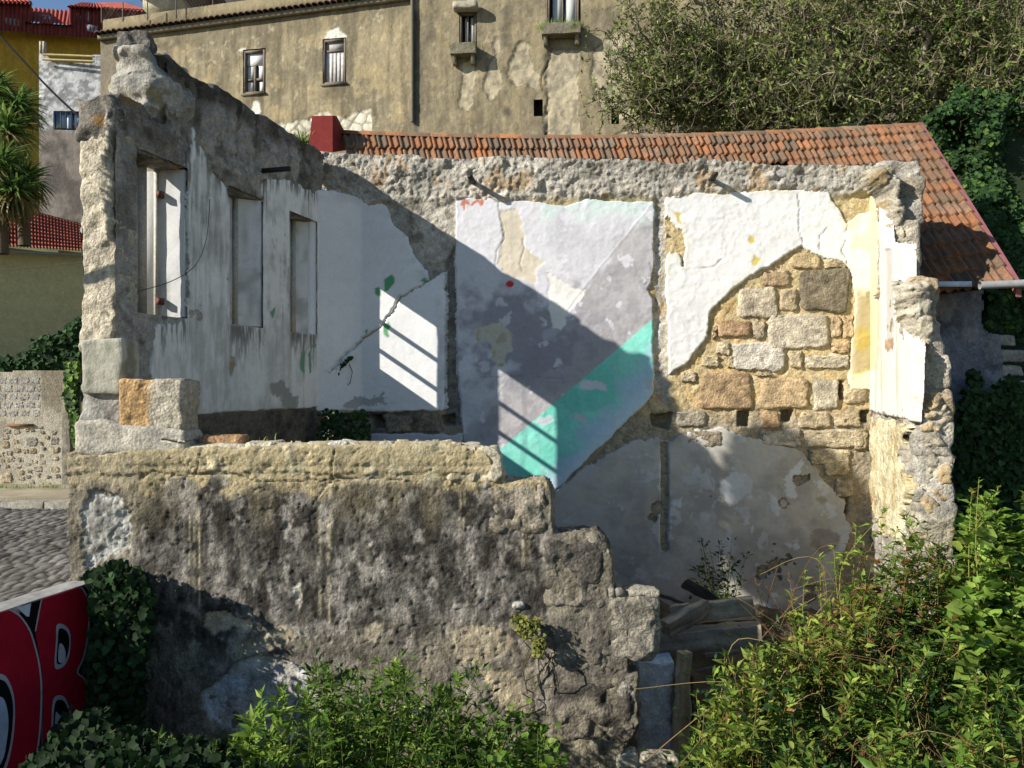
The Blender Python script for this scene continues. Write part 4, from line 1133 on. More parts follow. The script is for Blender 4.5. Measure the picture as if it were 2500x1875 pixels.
broken_end(9.50, [(2120, 400), (2192, 402), (2206, 440), (2212, 520), (2216, 600), (2222, 720), (2222, 800), (2172, 800), (2178, 600), (2172, 540), (2160, 470), (2130, 440)], 1400, 0.6, 3.1)
broken_end(8.13, [(2206, 688), (2276, 686), (2284, 770), (2300, 850), (2312, 940), (2318, 1010), (2326, 1100), (2334, 1200), (2344, 1340), (2360, 1700), (2236, 1700), (2246, 1200), (2238, 1035), (2242, 950), (2244, 850), (2216, 770)], 1420, -3.2, 1.2)
edge = R.poly([(2150, 455), (2160, 543), (2166, 600), (2214, 602), (2214, 690), (2206, 760), (2222, 830), (2235, 845), (2232, 950), (2226, 1026), (2119, 1000), (2100, 990), (2100, 455)])
def right_fn(U, V):
    S = ragged(sdf(edge, U, V), U, V, 0.02, 431, 6)
    h, m = plaster_h(S, U, V, 0.018, 0.035, 432, 0.005, 0.006)
    n = fbm(U, V, 2, 4, 433); st = fbm(U * 9, V * 0.8, 1, 4, 434)
    c = mixc(np.broadcast_to(lin('#cfcdc6'), U.shape + (3,)), lin('#cbc5a2'), ss(0.75, 0.35, U + 0.1 * n) * (V > 0.2) + 0.25 * ss(0, 0.5, st))
    c = mixc(c, lin('#a9a884') * np.ones_like(c), ss(0.25, 0.7, st) * 0.5 * (U < 1.9))
    # reddish-grey recess
    k = ss(0, 0.02, blob(R, [(2165, 610), (2185, 600), (2190, 800), (2180, 850), (2166, 830)], U, V, 0.02, 435))
    c = mixc(c, lin('#b9b4a8') * np.ones_like(c), k * 0.8); h = h - 0.02 * k
    k = ss(0, 0.02, blob(R, [(2166, 825), (2190, 820), (2190, 858), (2168, 856)], U, V, 0.03, 436))
    c = mixc(c, lin('#a3876a') * np.ones_like(c), k)
    return h, c, m
sheet('plaster_panel', R, -0.1, 2.62, -0.5, 2.95, 0.0165, right_fn, M_PLASTER, right)
low = R.poly([(2112, 1012), (2220, 1046), (2205, 1120), (2226, 1190), (2205, 1260), (2215, 1330), (2150, 1300), (2125, 1200), (2135, 1120)])
def right_low(U, V):
    S = ragged(sdf(low, U, V), U, V, 0.06, 441, 4)
    h, m = plaster_h(S, U, V, 0.018, 0.03, 442, 0.022, 0.004)
    h = h + 0.012 * fbm(U, V, 12, 4, 447)
    n = fbm(U, V, 3, 4, 443)
    c = mixc(np.broadcast_to(lin('#cfc3a0'), U.shape + (3,)), lin('#b9a77c'), ss(-0.2, 0.5, n))
    c = mixc(c, lin('#a8694a') * np.ones_like(c), ss(0.42, 0.3, U) * ss(0.1, 0.4, fbm(U, V, 4, 4, 444)) * 0.8)
    c = mixc(c, lin('#dcd3b0') * np.ones_like(c), ss(0.2, 0.6, fbm(U * 8, V, 1, 3, 445)) * 0.5)
    return h, c, m
sheet('plaster_panel', R, -0.05, 2.75, -2.1, -0.3, 0.0175, right_low, M_ROUGH, right)

# ================================================================ LOOSE STONES ON THE FRONT WALL
loose = [((486, 1062), (596, 1092), '#a3763c', 'flat ochre brown stone lying on top of the low front wall', 0.16),
         ((640, 1080), (662, 1094), '#c3b79c', 'small pale rubble lump left of the white pebble on the low wall', 0.10),
         ((796, 1079), (846, 1100), '#cfc8b8', 'whitish cobble lying on the edge of the low front wall', 0.12),
         ((858, 1082), (890, 1096), '#c4b490', 'small beige chip just right of the whitish cobble', 0.10),
         ((925, 1076), (962, 1094), '#b9ab8c', 'knobbly beige rubble piece standing highest along the wall top', 0.10),
         ((1000, 1082), (1050, 1094), '#c9bb96', 'flat pale rubble piece between the knobbly one and the broken end', 0.12),
         ((1098, 1080), (1130, 1092), '#bfae84', 'pale rubble piece near the broken right end of the wall top', 0.10)]
for i, (a, b, cc, lab, dp) in enumerate(loose):
    o = blk('loose_stone', (a, b), 7.02 if i else 7.12, dp, stone_col(cc, 90 + i, 0.25, 0.3), 450 + i, 0.022, 8, 0.03, 0.016, M_STONE)
    tag(o, lab, 'stone', 'loose stones on the front wall')

# ================================================================ GRAFFITI PARAPET
par = thing('graffiti_parapet', (-4.0, 5.5, ZS), 'low street parapet painted with big red bubble letters outlined in grey and black', 'wall')
m_ = MB()
uE, vT = G.uv(224, 1421)
V_, Q_, C_ = rough_box((3.4, 1.35, 0.115), 0.06, 0.006, 4, 460, 0.01, stone_col('#98958e', 3, 0.25, 0.25), G.mat(3.4 - 0.02, vT - 1.35, -0.12))
m_.add(V_, Q_, C_); m_.build('parapet_wall', M_PAINT, par)
def graf(pts, col, lay, name='graffiti', k=4, smooth=True, zoomf=rg):
    q = smooth_poly(zoomf(*pts), k) if smooth else np.array(zoomf(*pts))
    uv = [G.uv(*p) for p in q]
    uv = [(max(u, -0.012), min(v, vT - 0.008)) for u, v in uv]
    co = np.array([G.at(u, v, 0.012 + 0.0035 * lay) for u, v in uv])
    me = bpy.data.meshes.new(name)
    me.from_pydata([tuple(p) for p in co], [], [list(range(len(co)))])
    at = me.color_attributes.new('Col', 'FLOAT_COLOR', 'POINT')
    at.data.foreach_set('color', np.tile(np.append(lin(col), 1), len(co)).astype(np.float32))
    return link(name, me, M_PAINT, par)
def stroke(pts, w, col, lay, k=6):
    q = smooth_poly(pts, k, False); t = np.gradient(q, axis=0); t /= np.linalg.norm(t, axis=1, keepdims=True)
    n = np.stack([-t[:, 1], t[:, 0]], 1) * w / 2
    return graf([tuple(p) for p in np.concatenate([q + n, (q - n)[::-1]])], col, lay, 'graffiti_outline', smooth=False)
RED = '#a01226'
Rl = [(335, 270), (480, 225), (620, 180), (665, 230), (700, 310), (714, 420), (702, 560), (690, 640), (660, 770), (615, 880), (665, 930), (698, 1010), (706, 1100), (700, 1250), (690, 1500), (690, 1900), (300, 1900), (330, 1500), (340, 1100), (330, 900), (300, 700), (272, 550), (300, 400)]
Dl = [(-1200, 500), (-500, 380), (-150, 360), (60, 378), (150, 430), (215, 520), (255, 620), (300, 800), (322, 980), (322, 1200), (300, 1450), (255, 1680), (200, 1950), (-1200, 1950)]
graf([(175, 300), (330, 262), (330, 1100), (310, 1950), (250, 1950), (330, 1000), (240, 560), (150, 420)], '#0c0a0c', 0, 'graffiti_shadow', smooth=False)
stroke([(640, 170), (690, 240), (722, 330), (735, 430), (725, 570), (708, 650), (685, 770), (650, 868), (690, 930), (718, 1010), (725, 1100), (715, 1300)], 42, '#0c0a0c', 0)
graf(Rl, RED, 1, 'graffiti_letter', smooth=False); graf(Dl, RED, 1, 'graffiti_letter', smooth=False)
stroke([(325, 275), (300, 400), (272, 550)], 10, '#a8a4a6', 2)
stroke([(630, 175), (672, 232), (704, 310), (712, 420), (700, 560), (690, 640), (660, 770), (615, 880), (665, 930), (698, 1010), (706, 1150)], 14, '#a8a4a6', 2)
stroke([(30, 372), (80, 380), (150, 430), (215, 520), (255, 620), (300, 800), (320, 980), (318, 1200), (298, 1450), (255, 1680), (225, 1800)], 14, '#a8a4a6', 2)
graf([(125, 345), (238, 305), (222, 430), (200, 430)], '#c3c6cc', 2, 'graffiti_highlight', smooth=False)
graf([(445, 500), (500, 495), (545, 540), (558, 610), (548, 740), (510, 825), (450, 858), (428, 830), (430, 740), (440, 620)], '#a8a4a6', 2, 'graffiti_outline')
graf([(460, 535), (500, 532), (535, 570), (545, 640), (530, 740), (490, 805), (450, 815), (442, 760), (452, 640)], '#0c0a0c', 3, 'graffiti_shadow')
graf([(465, 650), (490, 660), (512, 720), (505, 790), (470, 806), (452, 780), (455, 690)], '#b3a9b0', 4, 'graffiti_highlight')
graf([(415, 1110), (460, 1068), (510, 1085), (550, 1170), (572, 1290), (565, 1420), (550, 1600), (395, 1600), (402, 1300)], '#a8a4a6', 2, 'graffiti_outline')
graf([(430, 1135), (465, 1105), (505, 1120), (540, 1200), (556, 1300), (550, 1420), (530, 1600), (408, 1600), (415, 1300)], '#0c0a0c', 3, 'graffiti_shadow')
graf([(428, 1230), (455, 1220), (490, 1270), (505, 1380), (490, 1600), (415, 1600)], '#a49ca4', 4, 'graffiti_highlight')
graf([(-150, 960), (-60, 900), (20, 905), (75, 990), (105, 1130), (100, 1350), (70, 1540), (20, 1700), (-60, 1850), (-200, 1850)], '#a8a4a6', 2, 'graffiti_outline')
graf([(-150, 1000), (-60, 945), (10, 948), (60, 1020), (88, 1150), (80, 1350), (50, 1530), (0, 1680), (-80, 1830), (-200, 1830)], '#0c0a0c', 3, 'graffiti_shadow')
graf([(-150, 1110), (-60, 1080), (5, 1090), (38, 1180), (48, 1300), (35, 1430), (5, 1580), (-80, 1700), (-200, 1700)], '#aab4c4', 4, 'graffiti_highlight')
# ================================================================ NEIGHBOUR HOUSE WITH THE TILED ROOF
nb = thing('neighbour_house', (4.0, 13.5, 0.0), 'low house behind the ruin with an orange clay tile roof and pink verge board', 'house')
RL, RR = P(835, 326, 15.2), P(2243, 308, 14.0)
EL, ER = P(1000, 860, 12.3), P(2474, 692, 9.9)
def roof_pt(a, b):
    p = (RL * (1 - a) + RR * a) * (1 - b) + (EL * (1 - a) + ER * a) * b
    sag = 0.22 * math.sin(math.pi * min(1, max(0, b))) * (1 - a) + 0.16 * math.sin(math.pi * a) * (1 - b) ** 2
    return p - Vector((0, 0, sag))
def roof_frame(a, b):
    e = 0.004
    p = roof_pt(a, b)
    du = (roof_pt(a + e, b) - roof_pt(a - e, b)).normalized(); dv = (roof_pt(a, b + e) - roof_pt(a, b - e)).normalized()
    n = du.cross(dv).normalized()
    if n.z < 0: n = -n
    return p, du, dv, n
def tile_mesh(w=0.235, l=0.43):
    """interlocking clay tile: two rolls, hooked nose, real thickness"""
    xs = np.linspace(-0.5, 0.5, 11)
    prof = 0.028 * np.clip(np.cos((xs + 0.28) * 2 * math.pi * 1.55), -0.3, 1) + 0.012 * np.cos((xs - 0.3) * 2 * math.pi * 2)
    V = []
    for (y, dz) in ((-0.5, 0.0), (0.44, 0.048), (0.5, 0.046), (0.5, -0.012)):
        V += [(x * w, y * l, z + dz) for x, z in zip(xs, prof)]
    n = len(xs); Q = []
    for j in range(3): Q += [(j * n + i, j * n + i + 1, (j + 1) * n + i + 1, (j + 1) * n + i) for i in range(n - 1)]
    me = np_mesh('roof_tile', V, np.array(Q)[:, ::-1], np.tile(lin('#b0603a'), (len(V), 1)), True)
    me.materials.append(M_TILE)
    return me
TILE = tile_mesh()
m_ = MB(); g = []
na, nbv = 60, 30
pts = [np.array(roof_frame(i / na, j / nbv)[0] - roof_frame(i / na, j / nbv)[3] * 0.05) for j in range(nbv + 1) for i in range(na + 1)]
idx = np.arange(len(pts)).reshape(nbv + 1, na + 1)
q = np.stack([idx[:-1, :-1], idx[1:, :-1], idx[1:, 1:], idx[:-1, 1:]], -1).reshape(-1, 4)
pk = np.array(pts)
yb_wall = 11.3 - 0.115 * (pk[:, 0] + 2.753) + 0.62
okv = (pk[:, 1] > yb_wall) | (pk[:, 0] > 5.62)
q = q[okv[q].all(1)]
used, inv = np.unique(q.ravel(), return_inverse=True)
roof = link('roof', np_mesh('roof', pk[used], inv.reshape(-1, 4), np.tile(lin('#6a4a38'), (len(used), 1))), M_WOOD, nb)
rows = 14; cand = []
for r in range(rows):
    b = (r + 0.55) / rows
    A0, A1 = roof_pt(0, b), roof_pt(1, b)
    n = int((A1 - A0).length / 0.225)
    for i in range(n):
        a = (i + 0.5) / n
        p, du, dv, nn = roof_frame(a, b)
        ywall = 11.3 - 0.115 * (p.x + 2.753) + 0.55
        if p.x < 5.6 and p.y < ywall: continue
        px, py = CX + p.x / p.y * F, CY - (p.z - H) / p.y * F
        top = 382 + (px - 800) * 0.012 if px < 2195 else 9999
        vis = py < top + 14
        if not vis and not (px > 2150): continue
        cand.append((-(1 / p.y ** 2), p, du, dv, nn, r, i))
cand.sort(key=lambda t: t[0])
rest = MB(); tv = np.array([v.co[:] for v in TILE.vertices]); tq = np.array([list(pp.vertices) for pp in TILE.polygons])
for k, (_, p, du, dv, nn, r, i) in enumerate(cand):
    w = nn.cross(dv).normalized(); w = w if w.dot(du) > 0 else -w
    nz = w.cross(dv).normalized(); nz = nz if nz.z > 0 else -nz
    j = random.uniform(-0.02, 0.02); dv2 = (dv + w * j + nz * random.uniform(-0.012, 0.02)).normalized()
    M = Matrix.Identity(4)
    for c in range(3): M[c][0], M[c][1], M[c][2], M[c][3] = w[c], dv2[c], nz[c], (p + nz * (0.02 + random.uniform(0, 0.012)))[c]
    if k < 300:
        o = link('roof_tile', TILE, None, roof); o.matrix_basis = M
    else:
        m = np.array(M); rest.add(tv @ m[:3, :3].T + m[:3, 3], tq, lin('#b0603a'))
if rest.n:
    tag(rest.build('roof_tiles', M_TILE, roof), kind='stuff')
# ridge tiles
for i in range(24):
    a = (i + 0.5) / 24
    p, du, dv, nn = roof_frame(a, 0.0)
    ln = 0.245; th = np.linspace(-1.75, 1.75, 9); V = []
    for y in (-ln, ln):
        rr = 0.105 if y < 0 else 0.088
        V += [np.array(p) + np.array(du) * y + np.array([0, -1, 0]) * math.sin(t) * rr + np.array([0, 0, 1]) * (math.cos(t) * rr * 0.9 - 0.02) for t in th]
    V += [v * 1 - np.array([0, 0, 0.012]) for v in V[:9]]
    Q = [(k, k + 1, 9 + k + 1, 9 + k) for k in range(8)] + [(18 + k, 18 + k + 1, k + 1, k) for k in range(8)]
    me = np_mesh('ridge_tile', V, Q, np.tile(lin('#a85a38'), (len(V), 1))); me.materials.append(M_TILE)
    o = link('ridge_tile', me, None, roof); o.rotation_euler = (0, 0, 0)
# red block at the left end of the ridge, mortar line along the foot of the roof
m_ = MB()
V = [P(752, 366, 14.6), P(812, 372, 14.6), P(812, 282, 14.6), P(762, 283, 14.6), P(850, 366, 15.4), P(846, 330, 15.4), P(822, 283, 15.2), P(770, 283, 15.2), P(760, 366, 15.4)]
V = np.array([list(v) for v in V])
m_.add(V, np.array([[0, 1, 2, 3], [1, 4, 5, 2], [3, 2, 6, 7]]), lin('#7d2f2a')); m_.add(V, np.array([[2, 5, 6], [1, 8, 4]]), lin('#7d2f2a')); m_.add(V, np.array([[0, 3, 7, 8], [4, 8, 7, 5]]), lin('#7d2f2a'))
o = m_.build('parapet_stub', M_PAINT, nb, False)
# pink verge board and gutter
m_ = MB()
for (b0, b1) in ((0.0, 0.5), (0.5, 1.02)):
    p0, p1 = roof_pt(1.0, b0), roof_pt(1.0, b1)
    up = Vector((0, 0, 0.1)); out = Vector((0.08, 0.01, 0))
    V = np.array([list(v) for v in (p0 + up * .7, p1 + up * .7, p1 + up * .7 + out, p0 + up * .7 + out, p0 - up * 1.2, p1 - up * 1.2, p1 - up * 1.2 + out, p0 - up * 1.2 + out)])
    m_.add(V, np.array([[0, 1, 2, 3], [4, 7, 6, 5], [3, 2, 6, 7], [0, 4, 5, 1], [0, 3, 7, 4], [1, 5, 6, 2]]), lin('#96605e'))
m_.build('verge_board', M_PAINT, nb, False)
m_ = MB(); g0, g1 = P(2392, 697, 9.83), P(2560, 690, 9.7); tube(m_, [np.array(g0), np.array((g0 + g1) / 2), np.array(g1)], 0.055, lin('#8d8d8c'), 10); m_.build('gutter', M_PAINT, nb)
m_ = MB(); f0 = P(2284, 690, 9.86); f1_ = P(2372, 697, 9.86)
V_, Q_ = box_pts(np.array((f0 + f1_) / 2), np.array([(f1_.x - f0.x) / 2, 0.01, 0.035])); m_.add(V_, Q_, lin('#c9cdd6')); m_.build('flashing', M_PAINT, nb)
NW = Plane((6.0, 10.9), (1, -0.06), (-0.06, -1))
nwp = NW.poly([(2120, 700), (2402, 700), (2402, 790), (2415, 810), (2445, 815), (2460, 1000), (2470, 1400), (2120, 1400)])
def nb_wall(U, V):
    S = ragged(sdf(nwp, U, V), U, V, 0.03, 501, 4)
    n = fbm(U, V, 1.5, 5, 502)
    c = mixc(np.broadcast_to(lin('#7e8086'), U.shape + (3,)), lin('#5f6068'), ss(-0.3, 0.5, n))
    k = ss(0.25, 0.4, fbm(U, V, 2.8, 4, 503)); c = mixc(c, lin('#9a9894') * np.ones_like(c), k * 0.6)
    return 0.012 * fbm(U, V, 4, 4, 504) + 0.01 * k, c, S > 0
sheet('wall', NW, -1.5, 2.0, -4.4, 1.5, 0.03, nb_wall, M_ROUGH, nb)
m_ = MB(); V_, Q_, C_ = rough_box((1.6, 0.2, 1.6), 0.08, 0.05, 3, 510, 0.05, stone_col('#8d8678', 3, 0.3, 0.3), Matrix.Translation((8.4, 11.6, H - 2.2))); m_.add(V_, Q_, C_)
m_.build('rubble_wall', M_ROUGH, nb)
for i, (x, y, w, h_) in enumerate([(2452, 830, 60, 26), (2480, 868, 70, 30), (2440, 870, 46, 24), (2470, 905, 60, 26), (2436, 940, 40, 24), (2490, 945, 60, 30), (2455, 985, 50, 26)]):
    blk('stone', ((x - w / 2, y - h_ / 2), (x + w / 2, y + h_ / 2)), 11.32, 0.2, stone_col('#a39c8e', 120 + i, 0.3, 0.3), 520 + i, 0.02, 6, 0.03, 0.03, M_STONE, nb)

# ================================================================ BIG OCHRE HOUSE ON THE SLOPE
och = thing('ochre_house', (-4.0, 26.0, H + 6.0), 'long weathered ochre house with shuttered windows high behind the ruin', 'house')
OA = Plane((-15.02, 27.0), (11.63, -2.0), (-2.0, -11.63))
OB = Plane((-3.36, 24.92), (1, -0.10), (-0.10, -1))
wa = [(594, 124, 646, 226), (788, 97, 844, 202)]
wb = [(1122, 30, 1164, 118), (1337, -30, 1414, 72)]
slots = [(1306, 245, 1322, 281), (1494, 263, 1510, 302)]
def rects_uv(pl, rs):
    out = []
    for x0, y0, x1, y1 in rs:
        u0, v1 = pl.uv(x0, y0); u1, v0 = pl.uv(x1, y1); out.append((u0, u1, v0, v1))
    return out
RA, RB, RS = rects_uv(OA, wa), rects_uv(OB, wb), rects_uv(OB, slots)
def cut(U, V, rs):
    k = np.ones(U.shape, bool)
    for u0, u1, v0, v1 in rs: k &= ~((U > u0) & (U < u1) & (V > v0) & (V < v1))
    return k
def ochre_col(U, V, seed):
    n1 = fbm(U, V, 0.45, 5, seed); n2 = fbm(U, V, 1.6, 5, seed + 1); st = fbm(U * 2.6, V * 0.28, 1, 5, seed + 2)
    c = mixc(np.broadcast_to(lin('#988b6e'), U.shape + (3,)), lin('#807660'), ss(-0.3, 0.5, n1 + 0.4 * n2))
    c = mixc(c, lin('#6e6450') * np.ones_like(c), ss(0.0, 0.6, st) * 0.65)
    c = mixc(c, lin('#b9a57a') * np.ones_like(c), ss(0.2, 0.6, n2) * 0.45)
    c = mixc(c, lin('#b5aa8c') * np.ones_like(c), ss(0.5, 0.72, fbm(U, V, 4.2, 5, seed + 3)) * 0.6)
    c = mixc(c, lin('#5a5344') * np.ones_like(c), ss(0.1, 0.7, fbm(U * 6, V * 0.5, 1, 4, seed + 4) + 0.4 * n1) * 0.45)
    return c, n1, n2
def oc_a(U, V):
    c, n1, n2 = ochre_col(U, V, 531)
    h = 0.008 * n2 + 0.006 * fbm(U, V, 6, 3, 534)
    for x, y, w in ((620, 235, 40), (815, 212, 45)):
        u, v = OA.uv(x, y); k = ss(w / 60, 0.1, np.abs(U - u)) * ss(v + 0.05, v - 0.05, V) * ss(v - 1.1, v, V)
        c = mixc(c, lin('#5d5342') * np.ones_like(c), k * 0.6)
    top = 12.63 + 0.0387 * U
    c = mixc(c, lin('#766b54') * np.ones_like(c), ss(top - 0.9, top - 0.2, V + 0.3 * n2) * 0.4)
    S = blob(OA, [(655, 318), (690, 300), (770, 275), (800, 268), (840, 280), (905, 266), (905, 330), (950, 345), (655, 400)], U, V, 0.12, 535, 1.5)
    k = ss(-0.02, 0.04, S)
    f1, f2, r = worley(U, V * 1.3, 2.6, 536)
    cs = mixc(np.broadcast_to(lin('#d2cab4'), c.shape), lin('#9a8f78'), ss(0.25, 0.05, f2 - f1))
    c = mixc(c, cs, k); h = h - 0.05 * k + 0.03 * k * ss(0, 0.3, f2 - f1)
    S = np.maximum(blob(OA, [(610, 285), (618, 250), (630, 246), (635, 270), (622, 290)], U, V, 0.05, 537, 2), blob(OA, [(790, 95), (800, 75), (825, 70), (845, 88), (840, 97)], U, V, 0.08, 538, 2))
    S = np.maximum(S, blob(OA, [(580, 122), (600, 116), (598, 126)], U, V, 0.04, 539, 2))
    k = ss(-0.02, 0.03, S); c = mixc(c, lin('#dbd6c8') * np.ones_like(c), k)
    sd_ = ss(OA.uv(300, 200)[0], OA.uv(297, 200)[0], U); c = mixc(c, lin('#7d7362') * np.ones_like(c), sd_ * 0.8)  # shade on the left end strip put into the colour
    return h, c, cut(U, V, RA) & (V < top + 0.1)
fa = sheet('wall', OA, 0.0, 11.85, 5.0, 13.3, 0.045, oc_a, M_FACADE, och)
scars = [[(1205, 90), (1218, 85), (1222, 130), (1212, 150), (1228, 180), (1226, 220), (1196, 245), (1184, 215), (1186, 170), (1208, 135)],
         [(1268, 104), (1290, 108), (1302, 150), (1318, 190), (1308, 222), (1280, 210), (1262, 212), (1242, 190), (1246, 150)],
         [(1128, 152), (1160, 145), (1164, 180), (1152, 220), (1156, 245), (1140, 268), (1122, 258), (1128, 210)],
         [(1340, 120), (1418, 118), (1412, 230), (1420, 350), (1330, 350), (1325, 300), (1338, 240), (1330, 190)],
         [(1500, 75), (1570, 70), (1600, 290), (1500, 292), (1460, 260), (1443, 190), (1452, 120)], [(1500, 330), (1540, 310), (1600, 320), (1600, 360), (1490, 350)]]
def oc_b(U, V):
    c, n1, n2 = ochre_col(U, V, 541)
    c = mixc(c, lin('#7f745e') * np.ones_like(c), 0.35)
    h = 0.008 * n2 + 0.006 * fbm(U, V, 6, 3, 544)
    for i, s_ in enumerate(scars):
        S = blob(OB, s_, U, V, 0.09, 545 + i, 1.6); k = ss(-0.02, 0.04, S)
        c = mixc(c, mixc(np.broadcast_to(lin('#b3a68a'), c.shape), lin('#948a74'), ss(-0.2, 0.4, fbm(U, V, 4, 4, 552))), k)
        h = h - 0.035 * k + 0.012 * k * fbm(U, V, 7, 4, 553)
        c = c * (1 - 0.45 * ss(0.05, 0.0, np.abs(S)))[..., None]
    d = dline(OB.poly([(1378, 345), (1330, 340), (1332, 250), (1326, 180), (1345, 120)]), U + 0.1 * n2, V); h = h - 0.05 * ss(0.05, 0, d); c = c * (1 - 0.5 * ss(0.05, 0.01, d))[..., None]
    for x in (1015, 1235):
        k = ss(0.25, 0.02, np.abs(U - OB.uv(x, 200)[0] + 0.06 * n2)) * ss(0, 0.3, n1 + 0.3)
        c = mixc(c, lin('#4d4a42') * np.ones_like(c), k * 0.7)
    return h, c, cut(U, V, RB + RS)
fb = sheet('wall', OB, 0.0, 20.0, 5.0, 14.6, 0.05, oc_b, M_FACADE, och)
# solid body behind the two faces
m_ = MB()
for pl, u1, v1 in ((OA, 11.7, 12.5), (OB, 19.9, 14.5)):
    pbox(m_, pl, 0.05, u1, 3.0, v1, -6.0, -0.40, lin('#3b352a'))
m_.build('inner_wall', M_FACADE, och)
def old_window(pl, r, style, parent):
    u0, u1, v0, v1 = r; w = u1 - u0
    fr = MB(); cw = lin('#6f655a')
    for a, b, c0, c1 in ((u0, u0 + 0.07, v0, v1), (u1 - 0.07, u1, v0, v1), (u0 + 0.07, u1 - 0.07, v0, v0 + 0.07), (u0 + 0.07, u1 - 0.07, v1 - 0.07, v1)): pbox(fr, pl, a, b, c0, c1, -0.30, -0.02, cw)
    win = fr.build('window', M_WOOD, parent)
    m_ = MB()
    if style == 'boards':
        n = 5
        for k in range(n):
            a = u0 + 0.07 + (w - 0.14) * k / n
            m_ = MB(); pbox(m_, pl, a, a + (w - 0.14) / n - 0.012, v0 + 0.07, v1 - 0.42, -0.14, -0.10, lin('#bdb6b0') * random.uniform(0.85, 1.1)); m_.build('shutter_board', M_WOOD, win)
        m_ = MB(); pbox(m_, pl, u0 + 0.07, u1 - 0.07, v1 - 0.42, v1 - 0.36, -0.14, -0.06, cw); m_.build('transom', M_WOOD, win)
        m_ = MB(); pbox(m_, pl, u0 + 0.07, u1 - 0.07, v1 - 0.36, v1 - 0.07, -0.14, -0.11, lin('#a39d98')); m_.build('shutter_board', M_WOOD, win)
    elif style == 'sash':
        pbox(m_, pl, u0 + 0.05, u1 - 0.05, v0 + 0.05, v1 - 0.05, -0.16, -0.15, lin('#2d2a28')); m_.build('pane', M_GLASS, win)
        m_ = MB(); pbox(m_, pl, u0 + 0.09, u1 - 0.09, v1 - 0.50, v1 - 0.09, -0.14, -0.12, lin('#d6d4ce')); m_.build('curtain', M_PLASTER, win)
        um = (u0 + u1) / 2
        m_ = MB(); pbox(m_, pl, um - 0.04, um + 0.04, v0 + 0.07, v1 - 0.5, -0.13, -0.07, cw); m_.build('mullion', M_WOOD, win)
        m_ = MB(); pbox(m_, pl, u0 + 0.07, um - 0.04, v0 + 0.48, v0 + 0.55, -0.13, -0.08, cw); pbox(m_, pl, um + 0.04, u1 - 0.07, v0 + 0.48, v0 + 0.55, -0.13, -0.08, cw); m_.build('glazing_bar', M_WOOD, win)
        for a, b, c0, c1 in ((u0 + 0.09, u0 + 0.30, v0 + 0.1, v0 + 0.46), (u0 + 0.09, um - 0.05, v0 + 0.56, v1 - 0.52), (um + 0.1, u1 - 0.09, v0 + 0.56, v1 - 0.52), (um + 0.15, u1 - 0.1, v0 + 0.1, v0 + 0.46)):
            m_ = MB(); pbox(m_, pl, a, b, c0, c1, -0.145, -0.135, lin('#cac8c0')); m_.build('curtain', M_PLASTER, win)
    else:
        pbox(m_, pl, u0 + 0.05, u1 - 0.05, v0 + 0.05, v1 - 0.05, -0.22, -0.21, lin('#2d2a28')); m_.build('pane', M_GLASS, win)
        um = (u0 + u1) / 2
        for a, b in ((u0 + 0.16, um - 0.06), (um + 0.06, u1 - 0.13)):
            m_ = MB(); pbox(m_, pl, a, b, v0 + 0.1, v1 - 0.12, -0.20, -0.18, lin('#b8bab4')); m_.build('curtain', M_PLASTER, win)
            m_ = MB(); pbox(m_, pl, b + 0.005, b + 0.06, v0 + 0.08, v1 - 0.08, -0.19, -0.12, cw); m_.build('sash_frame', M_WOOD, win)
    sl = MB(); pbox(sl, pl, u0 - 0.06, u1 + 0.06, v0 - 0.07, v0 - 0.003, -0.1, 0.06, lin('#6b6152')); sl.build('sill', M_WOOD, win)
    return win
old_window(OA, RA[0], 'sash', och); old_window(OA, RA[1], 'boards', och)
old_window(OB, RB[0], 'french', och); old_window(OB, RB[1], 'french', och)
# stone planter ledges with weeds, hood over the small window
for (x0, x1, y0, y1, hh) in ((1104, 1166, 118, 142, 0.42), (1324, 1418, 72, 94, 0.45)):
    u0, va = OB.uv(x0, y0); u1, vb = OB.uv(x1, y1)
    m_ = MB(); V_, Q_, C_ = rough_box(((u1 - u0) / 2, (va - vb) / 2, hh / 2), 0.06, 0.01, 4, 560 + x0, 0.02, stone_col('#7a7258', x0, 0.2, 0.2, '#5c6038'), OB.mat((u0 + u1) / 2, (va + vb) / 2, hh / 2)); m_.add(V_, Q_, C_)
    m_.build('balcony_ledge', M_ROUGH, och)
    for uu in (u0 + 0.12, u1 - 0.12):
        m_ = MB(); V_, Q_, C_ = rough_box((0.07, 0.14, 0.13), 0.05, 0.01, 5, int(560 + uu * 7), 0.03, stone_col('#7d745c', 2), OB.mat(uu, vb - 0.13, 0.13), lambda p: np.stack([p[:, 0], p[:, 1], p[:, 2] * (0.65 + 2.4 * (p[:, 1] + 0.14) / 0.28 * 0.5)], 1)); m_.add(V_, Q_, C_)
        m_.build('ledge_bracket', M_ROUGH, och)
u0, va = OB.uv(1112, 14); u1, vb = OB.uv(1166, 32)
m_ = MB(); V_, Q_, C_ = rough_box(((u1 - u0) / 2 + 0.05, 0.14, 0.2), 0.05, 0.02, 4, 575, 0.1, stone_col('#b0a58a', 5, 0.2, 0.2), OB.mat((u0 + u1) / 2, (va + vb) / 2, 0.2)); m_.add(V_, Q_, C_); m_.build('window_hood', M_ROUGH, och)
# drainpipe at the bend of the facade
m_ = MB(); pts = [np.array(OB.at(*OB.uv(1008, y), 0.08)) for y in (-60, 60, 180, 300)]; tube(m_, pts, 0.06, lin('#6b6557'), 8); m_.build('drainpipe', M_PAINT, och)
